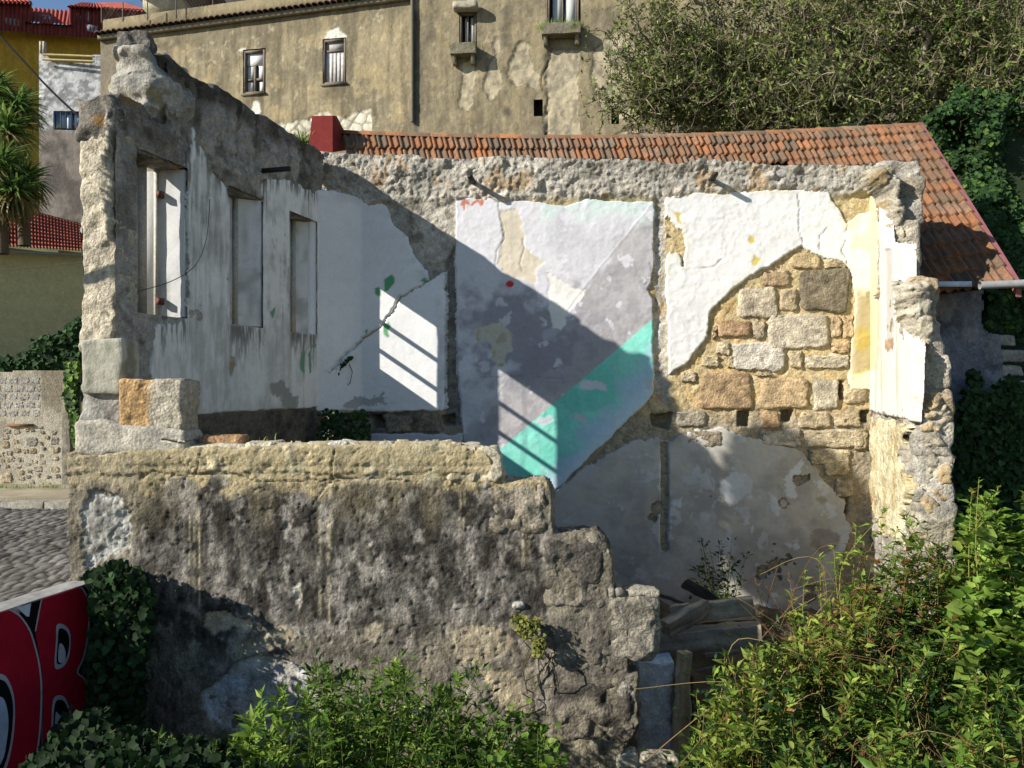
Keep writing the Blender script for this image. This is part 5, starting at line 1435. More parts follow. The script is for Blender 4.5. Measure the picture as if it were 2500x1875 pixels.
# eaves: cornice and a row of tile ends, parapet above
m_ = MB()
def slopebox(mb, pl, u0, u1, va, vb, k, h0, h1, col, n=24):
    us = np.linspace(u0, u1, n); V = []
    for u in us:
        for v, h in ((va, h0), (va, h1), (vb, h1), (vb, h0)): V.append(pl.at(u, v + k * u, h))
    Q = []
    for i in range(n - 1):
        for j in range(4): Q.append((i * 4 + j, i * 4 + (j + 1) % 4, (i + 1) * 4 + (j + 1) % 4, (i + 1) * 4 + j))
    mb.add(np.array(V), np.array(Q), col)
slopebox(m_, OA, 0, 11.8, 12.50, 12.66, 0.0387, 0, 0.16, lin('#857a64')); m_.build('cornice', M_FACADE, och)
m_ = MB(); slopebox(m_, OA, 0, 11.8, 12.72, 13.35, 0.0387, -1.2, -0.12, lin('#8a7d60')); m_.build('roof_parapet', M_FACADE, och)
th = np.linspace(-1.57, 1.57, 6)
V = [(math.sin(t) * 0.1, y, math.cos(t) * 0.085) for y in (0.0, 0.42) for t in th] + [(math.sin(t) * 0.1 * .8, 0.42, math.cos(t) * 0.085 * .6) for t in th]
ET = np_mesh('eave_tile', V, [(k, k + 1, 6 + k + 1, 6 + k) for k in range(5)] + [(6 + k, 7 + k, 13 + k, 12 + k) for k in range(5)], np.tile(lin('#6b5546'), (18, 1)))
M_OLDTILE = mat_tile('sooty_tile', ['#6b5546', '#5a4a40', '#7a5f4c', '#635248'], '#3d3832', 0.8)
ET.materials.append(M_OLDTILE)
for i in range(52):
    u = 0.1 + i * 0.225
    M = OA.mat(u, 12.66 + 0.0387 * u, -0.10); R3 = Matrix.Identity(4)
    for r_ in range(3): R3[r_][0], R3[r_][1], R3[r_][2], R3[r_][3] = M[r_][0], M[r_][2], M[r_][1], M[r_][3]
    o = link('eave_tile', ET, None, och); o.matrix_basis = R3
# fence on the parapet
fn = thing('chain_link_fence', (-12, 27, H + 13.2), 'rusty chain link fence on top of the ochre house parapet', 'fence')
wire = MB()
fpos = [(248, 12, 56), (300, 5, 53), (360, 0, 50), (430, -8, 45), (520, -20, 38), (640, -40, 22)]
for i, (x, ya, yb) in enumerate(fpos):
    m_ = MB(); tube(m_, [np.array(P(x, yb, 26.4)), np.array(P(x, ya, 26.4))], 0.022, lin('#5a5148'), 5); m_.build('post', M_METAL, fn)
for (x0, a0, b0), (x1, a1, b1) in zip(fpos[:-1], fpos[1:]):
    n = int((x1 - x0) / 7)
    for k in range(n):
        t0, t1 = k / n, min(1, (k + 5) / n); s0, s1 = k / n, max(0, (k - 5) / n)
        f = lambda t, w: np.array(P(x0 + (x1 - x0) * t, (a0 + (a1 - a0) * t) * (1 - w) + (b0 + (b1 - b0) * t) * w, 26.4))
        tube(wire, [f(t0, 0), f(t1, 1)], 0.004, lin('#6b645a'), 3); tube(wire, [f(s0, 0), f(s1, 1)], 0.004, lin('#6b645a'), 3)
tag(wire.build('wire_mesh', M_METAL, fn), kind='stuff')

# ================================================================ HOUSES FAR LEFT
def roof_patch(c00, c10, c11, c01, ncol, nrow, amp, step, cols, seed):
    """corrugated clay roof between ridge (c00-c10) and eave (c01-c11)"""
    nx, ny = ncol * 6 + 1, nrow * 3 + 1
    a, b = np.meshgrid(np.linspace(0, 1, nx), np.linspace(0, 1, ny))
    c00, c10, c11, c01 = [np.array(c) for c in (c00, c10, c11, c01)]
    p = (c00 * (1 - a[..., None]) + c10 * a[..., None]) * (1 - b[..., None]) + (c01 * (1 - a[..., None]) + c11 * a[..., None]) * b[..., None]
    n = np.cross(c10 - c00, c01 - c00); n /= np.linalg.norm(n)
    if n[2] < 0 or (abs(n[2]) < 0.2 and n[1] > 0): n = -n
    w = np.abs(np.sin(a * ncol * math.pi)); fr = (b * nrow) % 1.0; fr = np.where(b >= 1, 1, fr)
    p = p + n * (amp * w + step * fr)[..., None]
    cid = np.floor(a * ncol - 1e-6) * 31 + np.floor(b * nrow - 1e-6) * 7
    r = _h(cid, cid * 0, cid * 0, seed)
    C = mixc(np.broadcast_to(lin(cols[0]), p.shape), lin(cols[1]), r)
    C = C * (1 - 0.45 * (w < 0.3) - 0.25 * (fr < 0.1))[..., None] if False else C
    idx = np.arange(nx * ny).reshape(ny, nx)
    q = np.stack([idx[:-1, :-1], idx[1:, :-1], idx[1:, 1:], idx[:-1, 1:]], -1).reshape(-1, 4)
    return p.reshape(-1, 3), q, C.reshape(-1, 3)
def add_roof(name, args, parent, mat=None):
    m = MB(); m.add(*roof_patch(*args)); o = m.build(name, mat or M_FACADE, parent); return tag(o, kind='stuff')
def quad_wall(name, pl, pts, col, parent, mat=None, thick=0.2, var=0.06, seed=0, step=0.08, fn=None, holes=()):
    q = pl.poly(pts); us = [p[0] for p in q]; vs_ = [p[1] for p in q]
    def f(U, V):
        S = sdf(q, U, V); n = fbm(U, V, 0.7, 4, seed)
        c = np.broadcast_to(lin(col), U.shape + (3,)) * (1 + var * n)[..., None]
        if fn: c = fn(U, V, c)
        m = S > -step * 0.7
        for hu in holes: m &= ~((U > hu[0]) & (U < hu[1]) & (V > hu[2]) & (V < hu[3]))
        return 0.01 * n, c, m
    return sheet(name, pl, min(us), max(us), min(vs_), max(vs_), step, f, mat or M_FACADE, parent)
# yellow house with tile-hung dormers, at the top left
TY = Plane((-25.0, 36.0), (1, 0.55), (0.55, -1))
yh = thing('tile_hung_house', (-22, 37, H + 3), 'tall mustard yellow house with dark red tile-hung dormers at top left', 'house')
quad_wall('wall', TY, [(-120, 66), (260, 84), (260, 640), (-120, 640)], '#b08c34', yh, seed=601, step=0.12)
def Tp(x, y, h=0.0): return P(x, y, TY.at(*TY.uv(x, y), 0.0)[1] - h)
def hung(pts, ncol, nrow, seed, h=0.12):
    c = [Tp(x, y, h) for x, y in pts]
    return (c[0], c[1], c[2], c[3], ncol, nrow, 0.09, 0.03, ('#7a3833', '#6a302c'), seed)
add_roof('tile_hanging', hung([(-90, 0), (78, 4), (75, 78), (-90, 76)], 16, 5, 1, 0.6), yh)
add_roof('tile_hanging', hung([(72, 56), (172, 62), (172, 90), (72, 84)], 10, 2, 2, 0.6), yh)
add_roof('tile_hanging', hung([(168, 13), (262, 19), (262, 96), (168, 90)], 10, 5, 3, 0.6), yh)
add_roof('tile_hanging', hung([(248, 18), (390, 26), (390, 70), (248, 62)], 14, 3, 4, 0.7), yh)
def TR(pts, ncol, nrow, seed, cols=('#a8503c', '#93453a')):
    c = [Tp(x, y, h) for x, y, h in pts]; return (c[0], c[1], c[2], c[3], ncol, nrow, 0.09, 0.04, cols, seed)
add_roof('dormer_roof', TR([(-90, -12, -2.5), (66, -2, -2.5), (82, 14, 0.9), (-90, 10, 0.9)], 16, 6, 5), yh)
add_roof('dormer_roof', TR([(200, 10, -3.5), (300, 10, -3.5), (385, 34, 0.9), (164, 20, 0.9)], 22, 6, 6), yh)
add_roof('main_roof', TR([(60, 20, -3.6), (185, 30, -3.6), (178, 66, 0.8), (60, 58, 0.8)], 12, 8, 7), yh)
for x0, x1, y0, y1, h_, nm in ((94, 122, 8, 36, -1.5, 'chimney'), (290, 303, 2, 18, -2.0, 'chimney')):
    m_ = MB(); a, b = TY.uv(x0, y0), TY.uv(x1, y1); pbox(m_, TY, a[0], b[0], b[1], a[1], h_ - 0.5, h_ + 0.3, lin('#8a8482')); m_.build(nm, M_FACADE, yh)
for x0, x1, y0, y1 in ((15, 50, 58, 80), (210, 240, 74, 96)):
    m_ = MB(); a, b = TY.uv(x0, y0), TY.uv(x1, y1); pbox(m_, TY, a[0], b[0], b[1], a[1], 0.3, 0.78, lin('#7f8086')); m_.build('vent_box', M_PAINT, yh)
a, b = TY.uv(188, 36), TY.uv(226, 71)
fr = MB(); pbox(fr, TY, a[0], b[0], b[1], a[1], 0.55, 0.72, lin('#4a3c3a')); fr = fr.build('window', M_PAINT, yh)
for x0, x1 in ((193, 205), (212, 221)):
    a, b = TY.uv(x0, 40), TY.uv(x1, 69); m_ = MB(); pbox(m_, TY, a[0], b[0], b[1], a[1], 0.7, 0.735, lin('#9fb0c2') if x0 > 205 else lin('#5c6a78')); m_.build('pane', M_GLASS if x0 < 205 else M_PAINT, fr)
m_ = MB(); V = np.array([list(Tp(*p)) for p in ((104, 38, -1.2), (126, 39, -1.2), (131, 50, -0.6), (107, 49, -0.6))]); m_.add(V, np.array([[0, 1, 2, 3]]), lin('#c9d6e2')); m_.build('skylight', M_PAINT, yh)
# grey house far behind the fence
fh = thing('grey_house', (-15, 34, H + 12), 'dark grey house top with a cream gable far behind the fence', 'house')
GP = Plane((-16, 34), (1, 0), (0, -1))
quad_wall('wall', GP, [(386, -60), (720, -60), (720, 60), (386, 60)], '#56534f', fh, seed=605, step=0.15)
m_ = MB(); a, b = GP.uv(388, 28), GP.uv(480, 62); pbox(m_, GP, a[0], b[0], b[1], a[1], 0.05, 1.5, lin('#b9b092')); m_.build('gable_wall', M_FACADE, fh)
m_ = MB(); a, b = GP.uv(372, 16), GP.uv(560, 30); pbox(m_, GP, a[0], b[0], b[1], a[1], 0.05, 2.0, lin('#5a4238')); m_.build('roof_edge', M_FACADE, fh)
# slim grey house
sg = thing('slim_grey_house', (-17, 30, H), 'slim house with blotchy grey and white upper wall and a barred window', 'house')
SG = Plane((-18.5, 30), (1, 0.06), (0.06, -1))
def blotch_and_shade(U, V, c):
    up = ss(SG.uv(150, 318)[1] - 0.1, SG.uv(150, 305)[1], V + 0.12 * fbm(U, V, 1.5, 3, 611))
    k = ss(-0.25, 0.3, fbm(U, V * 1.4, 5.0, 5, 612))
    cu = mixc(np.broadcast_to(lin('#8b8a88'), c.shape), lin('#c9c8c4'), k)
    cl = mixc(np.broadcast_to(lin('#625b54'), c.shape), lin('#857c72'), ss(-0.2, 0.5, fbm(U, V, 1.2, 5, 613)))  # lower wall: its shade is put into this darker brown-grey
    return mixc(cl, cu, up)
wu = [(*[SG.uv(134, 313)[0], SG.uv(212, 313)[0]], SG.uv(134, 313)[1], SG.uv(134, 273)[1])]
quad_wall('wall', SG, [(95, 125), (108, 122), (128, 152), (228, 155), (228, 135), (248, 135), (248, 620), (97, 620)], '#9a9892', sg, seed=610, step=0.07, fn=blotch_and_shade, holes=wu)
u0, u1, v0, v1 = wu[0]
m_ = MB(); pbox(m_, SG, u0 - 0.25, u1 + 0.25, v0 - 0.25, v1 + 0.25, -0.22, -0.2, lin('#9fb4cc')); w_ = m_.build('window', M_GLASS, sg)
for k in range(4):
    a = u0 + 0.1 + (u1 - u0 - 0.1) * k / 4; m_ = MB(); pbox(m_, SG, a, a + (u1 - u0) / 4 - 0.1, v0 + 0.06, v1 - 0.06, -0.19, -0.17, lin('#a9bbd0')); m_.build('pane', M_PAINT, w_)
for k in range(7):
    a = u0 + (u1 - u0) * k / 6; m_ = MB(); tube(m_, [SG.at(a, v0, -0.05), SG.at(a, v1, -0.05)], 0.022, lin('#24262c'), 5); m_.build('window_bar', M_METAL, w_)
m_ = MB()
for y in (136, 148): tube(m_, [np.array(P(104, y - 3, 29.8)), np.array(P(230, y + 2, 29.8))], 0.045, lin('#b9a878'), 6); m_.build('roof_rail', M_WOOD, sg) if y == 148 else None
for x in (100, 108):
    m_ = MB(); a, b = P(x - 2, 102, 29.8), P(x + 3, 130, 29.8); V_, Q_ = box_pts(np.array((a + b) / 2), np.array([(b.x - a.x) / 2, 0.06, (a.z - b.z) / 2])); m_.add(V_, Q_, lin('#b5ad98')); m_.build('post', M_FACADE, sg)
# yellow cottage with red roof by the street
yc = thing('yellow_cottage', (-13, 23, ZS), 'olive yellow cottage with a red tiled roof beside the street', 'house')
YC = Plane((-14.7, 21.2), (1, 1.1), (1.1, -1))
quad_wall('wall', YC, [(-120, 600), (240, 622), (240, 1100), (-120, 1100)], '#c2b888', yc, seed=621, step=0.1, mat=M_PAINT)
def Yp(x, y, h): return P(x, y, YC.at(*YC.uv(x, y), 0.0)[1] - h)
add_roof('roof', (Yp(-120, 470, -2.0), Yp(225, 560, -2.0), Yp(228, 621, 0.35), Yp(-120, 602, 0.35), 42, 10, 0.08, 0.08, ('#8f4a3c', '#a35a48'), 8), yc)
m_ = MB(); tube(m_, [np.array(Yp(-120, 606, 0.35)), np.array(Yp(228, 625, 0.35))], 0.05, lin('#8a8a80'), 6); m_.build('gutter', M_PAINT, yc)
m_ = MB()
for k in range(16):
    t = k / 16; p0 = Yp(-120 + 345 * t, 470 + 90 * t, -2.0); p1 = Yp(-120 + 345 * (t + 1 / 16), 470 + 90 * (t + 1 / 16), -2.0)
    m_ = MB(); tube(m_, [np.array(p0), np.array(p1 + (p1 - p0) * 0.1)], np.array([0.12, 0.10]), lin('#8d5a40'), 7); m_.build('ridge_tile', M_FACADE, yc)
# satellite dish
ds = thing('satellite_dish', P(208, 562, 21.5), 'small white satellite dish at the right end of the cottage roof', 'dish')
c = np.array(P(206, 561, 21.6)); V, Q = [], []
for i in range(5):
    rr = i / 4 * 0.12
    for j in range(12): V.append(c + np.array([math.cos(j * math.pi / 6) * rr, -0.25 * rr * rr / 0.22 + 0.0, math.sin(j * math.pi / 6) * rr]))
Q = [(i * 12 + j, i * 12 + (j + 1) % 12, (i + 1) * 12 + (j + 1) % 12, (i + 1) * 12 + j) for i in range(4) for j in range(12)]
m_ = MB(); m_.add(np.array(V), np.array(Q), lin('#d8d8d4')); m_.build('dish', M_PAINT, ds)
m_ = MB(); tube(m_, [c, c + [0.1, 0.25, -0.3]], 0.02, lin('#8a8a88'), 5); m_.build('arm', M_METAL, ds)

# ================================================================ RUBBLE AND BLOCK WALL BY THE STREET
sw = thing('street_wall', (-13, 18.6, ZS + 0.14), 'sunlit rubble garden wall topped with concrete blocks beside the street', 'wall')
SW = Plane((-13, 18.55), (1, 0), (0, -1))
def sw_fn(U, V):
    n = fbm(U, V, 1.2, 5, 631)
    f1, f2, r = worley(U, V * 1.2, 2.6, 632)
    c = mixc(np.broadcast_to(lin('#b3aa96'), U.shape + (3,)), lin('#968d7a'), ss(-0.2, 0.5, n))
    x = SW.uv(100, 1000)[0]
    k = ss(x - 0.05, x + 0.05, U) * ss(-1.0, -0.3, V + 0.2 * n)
    c = mixc(c, lin('#7d7360') * np.ones_like(c), k * 0.8)
    return 0.004 * fbm(U, V, 4, 4, 633), c, V < 0.34 + 0.02 * n
sw_o = sheet('wall_face', SW, -4.0, SW.uv(156, 1000)[0], -2.7, 0.42, 0.04, sw_fn, M_ROUGH, sw)
m_ = MB(); a = SW.uv(156, 1000)[0]
pbox(m_, SW, -4.0, a, -2.7, 0.30, -0.45, -0.06, lin('#9a907c')); m_.build('wall_core', M_ROUGH, sw)
m_ = MB(); V_, Q_, C_ = rough_box((0.10, 1.5, 0.25), 0.08, 0.02, 4, 640, 0.03, stone_col('#8a806c', 3), SW.mat(a + 0.06, -1.15, -0.22)); m_.add(V_, Q_, C_); m_.build('end_pillar', M_ROUGH, sw)
k = 0
for r_ in range(5):
    for cidx in range(6):
        x0 = -36 + cidx * 28 + (14 if r_ % 2 else 0); y0 = 920 + r_ * 20
        if x0 > 96: continue
        x1 = min(x0 + 25, 98)
        wall_stone(SW, ((x0, y0), (x1, y0 + 17)), '#a09a8c', 0.004, 650 + k, sw, p=18, rough=0.004).name = 'concrete_block'; k += 1
placed = []
for _ in range(900):
    w = random.uniform(9, 34); h_ = w * random.uniform(0.55, 0.95); x0 = random.uniform(-30, 150 - w); y0 = random.uniform(1040, 1196 - h_)
    if any(x0 < q[2] + 2 and x0 + w > q[0] - 2 and y0 < q[3] + 2 and y0 + h_ > q[1] - 2 for q in placed): continue
    placed.append((x0, y0, x0 + w, y0 + h_))
    wall_stone(SW, ((x0, y0), (x0 + w, y0 + h_)), random.choice(['#a89468', '#9c8f76', '#ad9d80', '#8f846f', '#a88c58']), 0.03, 700 + k, sw, p=random.uniform(3, 7)); k += 1
    if len(placed) >= 70: break
m_ = MB(); pbox(m_, SW, SW.uv(20, 1035)[0], SW.uv(82, 1035)[0], SW.uv(20, 1041)[1], SW.uv(20, 1035)[1], 0.0, 0.06, lin('#7a5a3c')); m_.build('lintel', M_WOOD, sw)

# ================================================================ CABLES
cb = MB()
tube(cb, smooth_poly([np.array(P(-60, 22, 9.4)), np.array(P(60, 152, 8.8)), np.array(P(130, 226, 8.4)), np.array(P(214, 304, 7.7))], 5, False), 0.012, lin('#060606'), 6)
tag(cb.build('overhead_cable', M_BARK), 'thick black overhead cable slanting down to the broken granite jamb', 'cable')
cb = MB(); tube(cb, smooth_poly([np.array(P(204, 320, 8.4)), np.array(P(203, 520, 8.4)), np.array(P(200, 610, 8.4)), np.array(P(206, 680, 8.2)), np.array(P(214, 720, 7.9))], 5, False), 0.006, lin('#2a2a28'), 5)
tag(cb.build('hanging_wire', M_PAINT), 'thin dark wire hanging down beside the granite jamb', 'wire')
cb = MB(); tube(cb, smooth_poly([np.array(P(-30, 664, 14)), np.array(P(90, 652, 14)), np.array(P(210, 640, 14))], 5, False), 0.007, lin('#4a4a44'), 5)
tag(cb.build('slack_wire', M_PAINT), 'thin slack wire crossing the yellow cottage wall', 'wire')
# ================================================================ VEGETATION
def unit(v): return v / np.maximum(np.linalg.norm(v, axis=-1, keepdims=True), 1e-9)
def leaves(mb, pos, d, nrm, ln, wd, col, shape='lance', fold=0.25, droop=0.15):
    """many leaves at once: real little faces with a midrib fold"""
    pos = np.asarray(pos, float); N = len(pos)
    if N == 0: return
    d = unit(np.asarray(d, float)); s = unit(np.cross(d, nrm)); n = unit(np.cross(s, d))
    ln = np.broadcast_to(ln, N)[:, None]; wd = np.broadcast_to(wd, N)[:, None]
    if shape == 'lance':
        T = [(0, 0, 0), (0.45, 0, -0.0), (0.40, 0.5, fold), (0.40, -0.5, fold), (1, 0, -droop)]
        Fq = [(0, 2, 1), (0, 1, 3), (1, 2, 4), (1, 4, 3)]
    elif shape == 'blade':
        T = [(0, 0.5, 0), (0, -0.5, 0), (0.5, 0.42, 0.0), (0.5, -0.42, 0.0), (0.8, 0.25, -droop * .5), (0.8, -0.25, -droop * .5), (1, 0, -droop)]
        Fq = [(0, 1, 3), (0, 3, 2), (2, 3, 5), (2, 5, 4), (4, 5, 6)]
    else:
        T = [(0.05, 0, 0), (0.45, 0, 0), (-0.02, 0.42, fold), (0.42, 0.52, fold), (-0.02, -0.42, fold), (0.42, -0.52, fold), (1, 0, -droop)]
        Fq = [(0, 2, 1), (2, 3, 1), (3, 6, 1), (6, 5, 1), (5, 4, 1), (4, 0, 1)]
    k = len(T)
    V = np.stack([pos + d * ln * t[0] + s * wd * t[1] + n * (wd * t[2] if t[2] > 0 else ln * t[2]) for t in T], 1).reshape(-1, 3)
    Fa = (np.array(Fq)[None] + (np.arange(N) * k)[:, None, None]).reshape(-1, 3)
    C = np.repeat(np.asarray(col, float), k, axis=0) if np.ndim(col) == 2 else np.tile(col, (N * k, 1))
    mb.add(V, Fa, C)
def pick(cols, n, var=0.25):
    L_ = np.array([lin(c) for c in cols]); c = L_[RNG.integers(0, len(cols), n)]
    return c * RNG.uniform(1 - var, 1 + var, (n, 1))
def rnd_dir(n, up=0.0):
    v = RNG.normal(size=(n, 3)); v[:, 2] += up; return unit(v)
GREEN = ['#4f6b26', '#5d7a2c', '#637d34', '#476022', '#70843a']
BRIGHT = ['#728f36', '#86a242', '#5f7f2e', '#98ac4e']
DRY = ['#7a5a34', '#8d6a3c', '#6a4a30', '#946f45']
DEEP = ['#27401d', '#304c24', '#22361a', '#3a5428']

def stems_plant(name, label, cat, group, tips, bases, leaf_len, leaf_w, cols, per=30, shape='lance', span=0.6, stem_r=0.006, stem_c='#5d6a34', mat=None, whorl=True, dead=0.0, spread=0.0):
    t = thing(name, tuple(np.mean(bases, 0)), label, cat, group)
    st, lf = MB(), MB()
    Pp, D, Nn, Ls, Cc = [], [], [], [], []
    for tip, base in zip(tips, bases):
        tip, base = np.array(tip), np.array(base)
        mid = (tip * 0.45 + base * 0.55) + RNG.normal(size=3) * [0.06, 0.06, 0.02]
        pl = smooth_poly([base, mid, tip], 6, False)
        tube(st, pl, np.linspace(stem_r, stem_r * 0.35, len(pl)), lin(stem_c), 4)
        n = int(per * RNG.uniform(0.7, 1.3))
        tt = 1 - span * RNG.random(n) ** 1.3
        seg = tt * (len(pl) - 1); i0 = np.clip(seg.astype(int), 0, len(pl) - 2); f = (seg - i0)[:, None]
        q = pl[i0] * (1 - f) + pl[i0 + 1] * f
        ax = unit(pl[-1] - pl[-3])
        ph = np.arange(n) * 2.4 + RNG.random() * 6
        rad = np.stack([np.cos(ph), np.sin(ph), np.zeros(n)], 1)
        el = 0.15 + 0.75 * ss(0.7, 1.0, tt) + RNG.normal(size=n) * 0.25
        d = unit(rad + np.outer(el, ax) * 1.0 + RNG.normal(size=(n, 3)) * 0.25)
        if spread > 0:
            q = q + rad * RNG.uniform(0, spread, (n, 1)) + RNG.normal(size=(n, 3)) * spread * 0.35
        Pp.append(q); D.append(d); Nn.append(unit(np.array([0, 0, 1.0]) + RNG.normal(size=(n, 3)) * 0.45 + ax * 0.2))
        Ls.append(leaf_len * RNG.uniform(0.8, 1.25) * RNG.uniform(0.4, 1.2, n) * (1 - 0.35 * ss(0.85, 1.0, tt)))
        c = pick(cols, n)
        if dead > 0: c = np.where((RNG.random(n) < dead)[:, None], pick(DRY, n), c)
        Cc.append(c)
    Ls = np.concatenate(Ls)
    leaves(lf, np.concatenate(Pp), np.concatenate(D), np.concatenate(Nn), Ls, Ls * leaf_w, np.concatenate(Cc), shape)
    tag(st.build('stems', M_BARK, t), kind='stuff'); lf.build('foliage', mat or M_LEAF, t)
    return t
def inter(xs, ys, x): return np.interp(x, xs, ys)
def ground_base(tip, lean=0.35, depth=2.2):
    b = np.array(tip) + [RNG.normal() * lean, RNG.normal() * lean * 0.6 + 0.1, 0]
    b[2] = max(-0.05, tip[2] - depth); return b
# --- lance-leaved weeds under the front wall
LX = [330, 390, 430, 520, 600, 640, 700, 760, 850, 960, 1020, 1090, 1150, 1200, 1300, 1400]
LY = [1800, 1700, 1770, 1800, 1740, 1690, 1665, 1600, 1640, 1560, 1645, 1640, 1615, 1690, 1760, 1850]
def front_clump(x0, x1, n, label, cols, ln, Y0=5.1, Y1=6.3, per=34, dead=0.0, shape='lance', lw=0.30, spread=0.0):
    tips, bases = [], []
    for i in range(n):
        x = RNG.uniform(x0, x1); y = inter(LX, LY, x) + (RNG.random() ** 1.1) * 210
        Y = Y1 - (Y1 - Y0) * min(1, (y - 1560) / 320) + RNG.normal() * 0.12
        t = np.array(P(x, y, Y)); tips.append(t); bases.append(ground_base(t))
    return stems_plant('weed_shrub', label, 'shrub', 'weeds below the front wall', tips, bases, ln, lw, cols, per, shape, 0.42, dead=dead, spread=spread)
front_clump(335, 480, 6, 'slim leafy weed shoot standing alone at far left below the dark front wall', BRIGHT, 0.16, per=30)
front_clump(560, 720, 22, 'bright green lance-leaved weed clump in front of the pale oval spall', BRIGHT, 0.15, per=44)
front_clump(720, 930, 30, 'bushy green weed clump left of the tallest shoot below the wall', GREEN + BRIGHT, 0.145, per=44)
front_clump(900, 1030, 20, 'tallest shoot of the weeds, reaching up the middle of the wall', BRIGHT, 0.145, per=44)
front_clump(1020, 1220, 30, 'broad leafy weed clump below the granite corner blocks', GREEN + BRIGHT, 0.14, per=44)
front_clump(1180, 1400, 26, 'round-leaved dark weeds sloping down to the right at the bottom edge', GREEN, 0.085, shape='round', lw=0.8, per=60, spread=0.1)
front_clump(340, 640, 22, 'low weeds in the shade between the graffiti and the front wall', GREEN, 0.08, Y0=4.9, Y1=5.6)
front_clump(600, 1250, 44, 'mass of lower weed leaves filling the bottom edge of the view', GREEN + DEEP, 0.12, Y0=5.0, Y1=5.9, per=50, spread=0.10)

# --- brambles and weeds filling the right foreground
BX = [1660, 1700, 1740, 1790, 1830, 1900, 1960, 2060, 2120, 2200, 2290, 2360, 2400, 2440, 2520]
BY = [1890, 1800, 1720, 1630, 1590, 1540, 1500, 1450, 1360, 1290, 1320, 1260, 1200, 1270, 1190]
def bramble(x0, x1, y0, y1, n, label, cols, ln, per=36, shape='lance', lw=0.38, dead=0.04, spread=0.012, mat=None):
    tips, bases = [], []
    while len(tips) < n:
        x = RNG.uniform(x0, x1); y = RNG.uniform(y0, y1)
        if y < inter(BX, BY, x) + 45 * float(fbm(np.array([x]), np.array([y]), 0.012, 3, 4)[0]) + RNG.uniform(-10, 70) * (RNG.random() < 0.85): continue
        if ln < 0.16 and spread < 0.1 and float(fbm(np.array([x]), np.array([y * 1.2]), 0.009, 3, 14)[0]) < -0.12 and RNG.random() < 0.8: continue
        Y = 5.0 + 3.3 * np.clip((1900 - y) / 700, 0, 1) + RNG.normal() * 0.2
        if RNG.random() < 0.06: y -= RNG.uniform(30, 110)
        t = np.array(P(x, y, Y)); tips.append(t); bases.append(ground_base(t, 0.45, 1.5))
    return stems_plant('bramble', label, 'bush', 'overgrowth beside the ruin', tips, bases, ln, lw, cols, per, shape, 0.55, 0.006, '#6a5a34', mat, dead=dead, spread=spread)
OLIVE = ['#6b7e2e', '#7a8e36', '#586c2a', '#8e9c42', '#9ca64c']
bramble(1660, 1900, 1560, 1890, 45, 'yellowish bramble nearest the timber pile at bottom centre right', OLIVE, 0.137)
bramble(1760, 1960, 1520, 1740, 55, 'tangled bramble right of the rotten timbers', OLIVE, 0.128, dead=0.08)
bramble(1930, 2130, 1420, 1640, 61, 'half dry brown and green bramble against the grey lower plaster', OLIVE, 0.128, dead=0.15)
bramble(2080, 2330, 1220, 1500, 71, 'green weeds at the foot of the broken return wall', GREEN, 0.137, dead=0.2)
bramble(2300, 2440, 1150, 1480, 40, 'tall arching shoots in front of the dark ivy at right', BRIGHT, 0.146, dead=0.06, spread=0.01)
bramble(2380, 2540, 1180, 1560, 61, 'round-leaved green climber at the right edge', BRIGHT + GREEN, 0.156, shape='round', lw=0.85, dead=0.0, spread=0.14, per=50)
bramble(1900, 2200, 1560, 1890, 76, 'dense shaded bramble in the lower right middle', OLIVE + GREEN, 0.128, spread=0.02)
bramble(2180, 2540, 1500, 1890, 96, 'dense yellow-green bushes in the lower right corner', GREEN + BRIGHT, 0.132, dead=0.05, spread=0.015)
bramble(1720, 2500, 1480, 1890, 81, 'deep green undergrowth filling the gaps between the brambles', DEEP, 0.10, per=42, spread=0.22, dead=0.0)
# dry arching stems
def dry_weed(label, tips, per=26, cols=DRY):
    bases = [np.array(t) + [RNG.normal() * 0.25, RNG.normal() * 0.2, -RNG.uniform(0.7, 1.2)] for t in tips]
    return stems_plant('dry_weed', label, 'weed', 'withered weeds', tips, bases, 0.055, 0.3, cols, per, 'lance', 0.7, 0.005, '#7a5f3c')
dry_weed('withered red-brown weed leaning over the timber pile', [np.array(P(x, y, 8.4 + RNG.normal() * .2)) for x, y in ((1840, 1400), (1870, 1430), (1900, 1380), (1925, 1395), (1860, 1470), (1940, 1440), (1985, 1400), (1960, 1450))])
dry_weed('withered brown weed tuft beside the grey plaster foot', [np.array(P(x, y, 8.0 + RNG.normal() * .2)) for x, y in ((2010, 1420), (2040, 1380), (2080, 1440), (2100, 1360), (2060, 1480), (2120, 1420))])
dry_weed('pale arching straw stems crossing in front of the return wall', [np.array(P(x, y, 7.4 + RNG.normal() * .2)) for x, y in ((2330, 1290), (2290, 1330), (2400, 1270), (2250, 1400), (2220, 1460))], per=12)
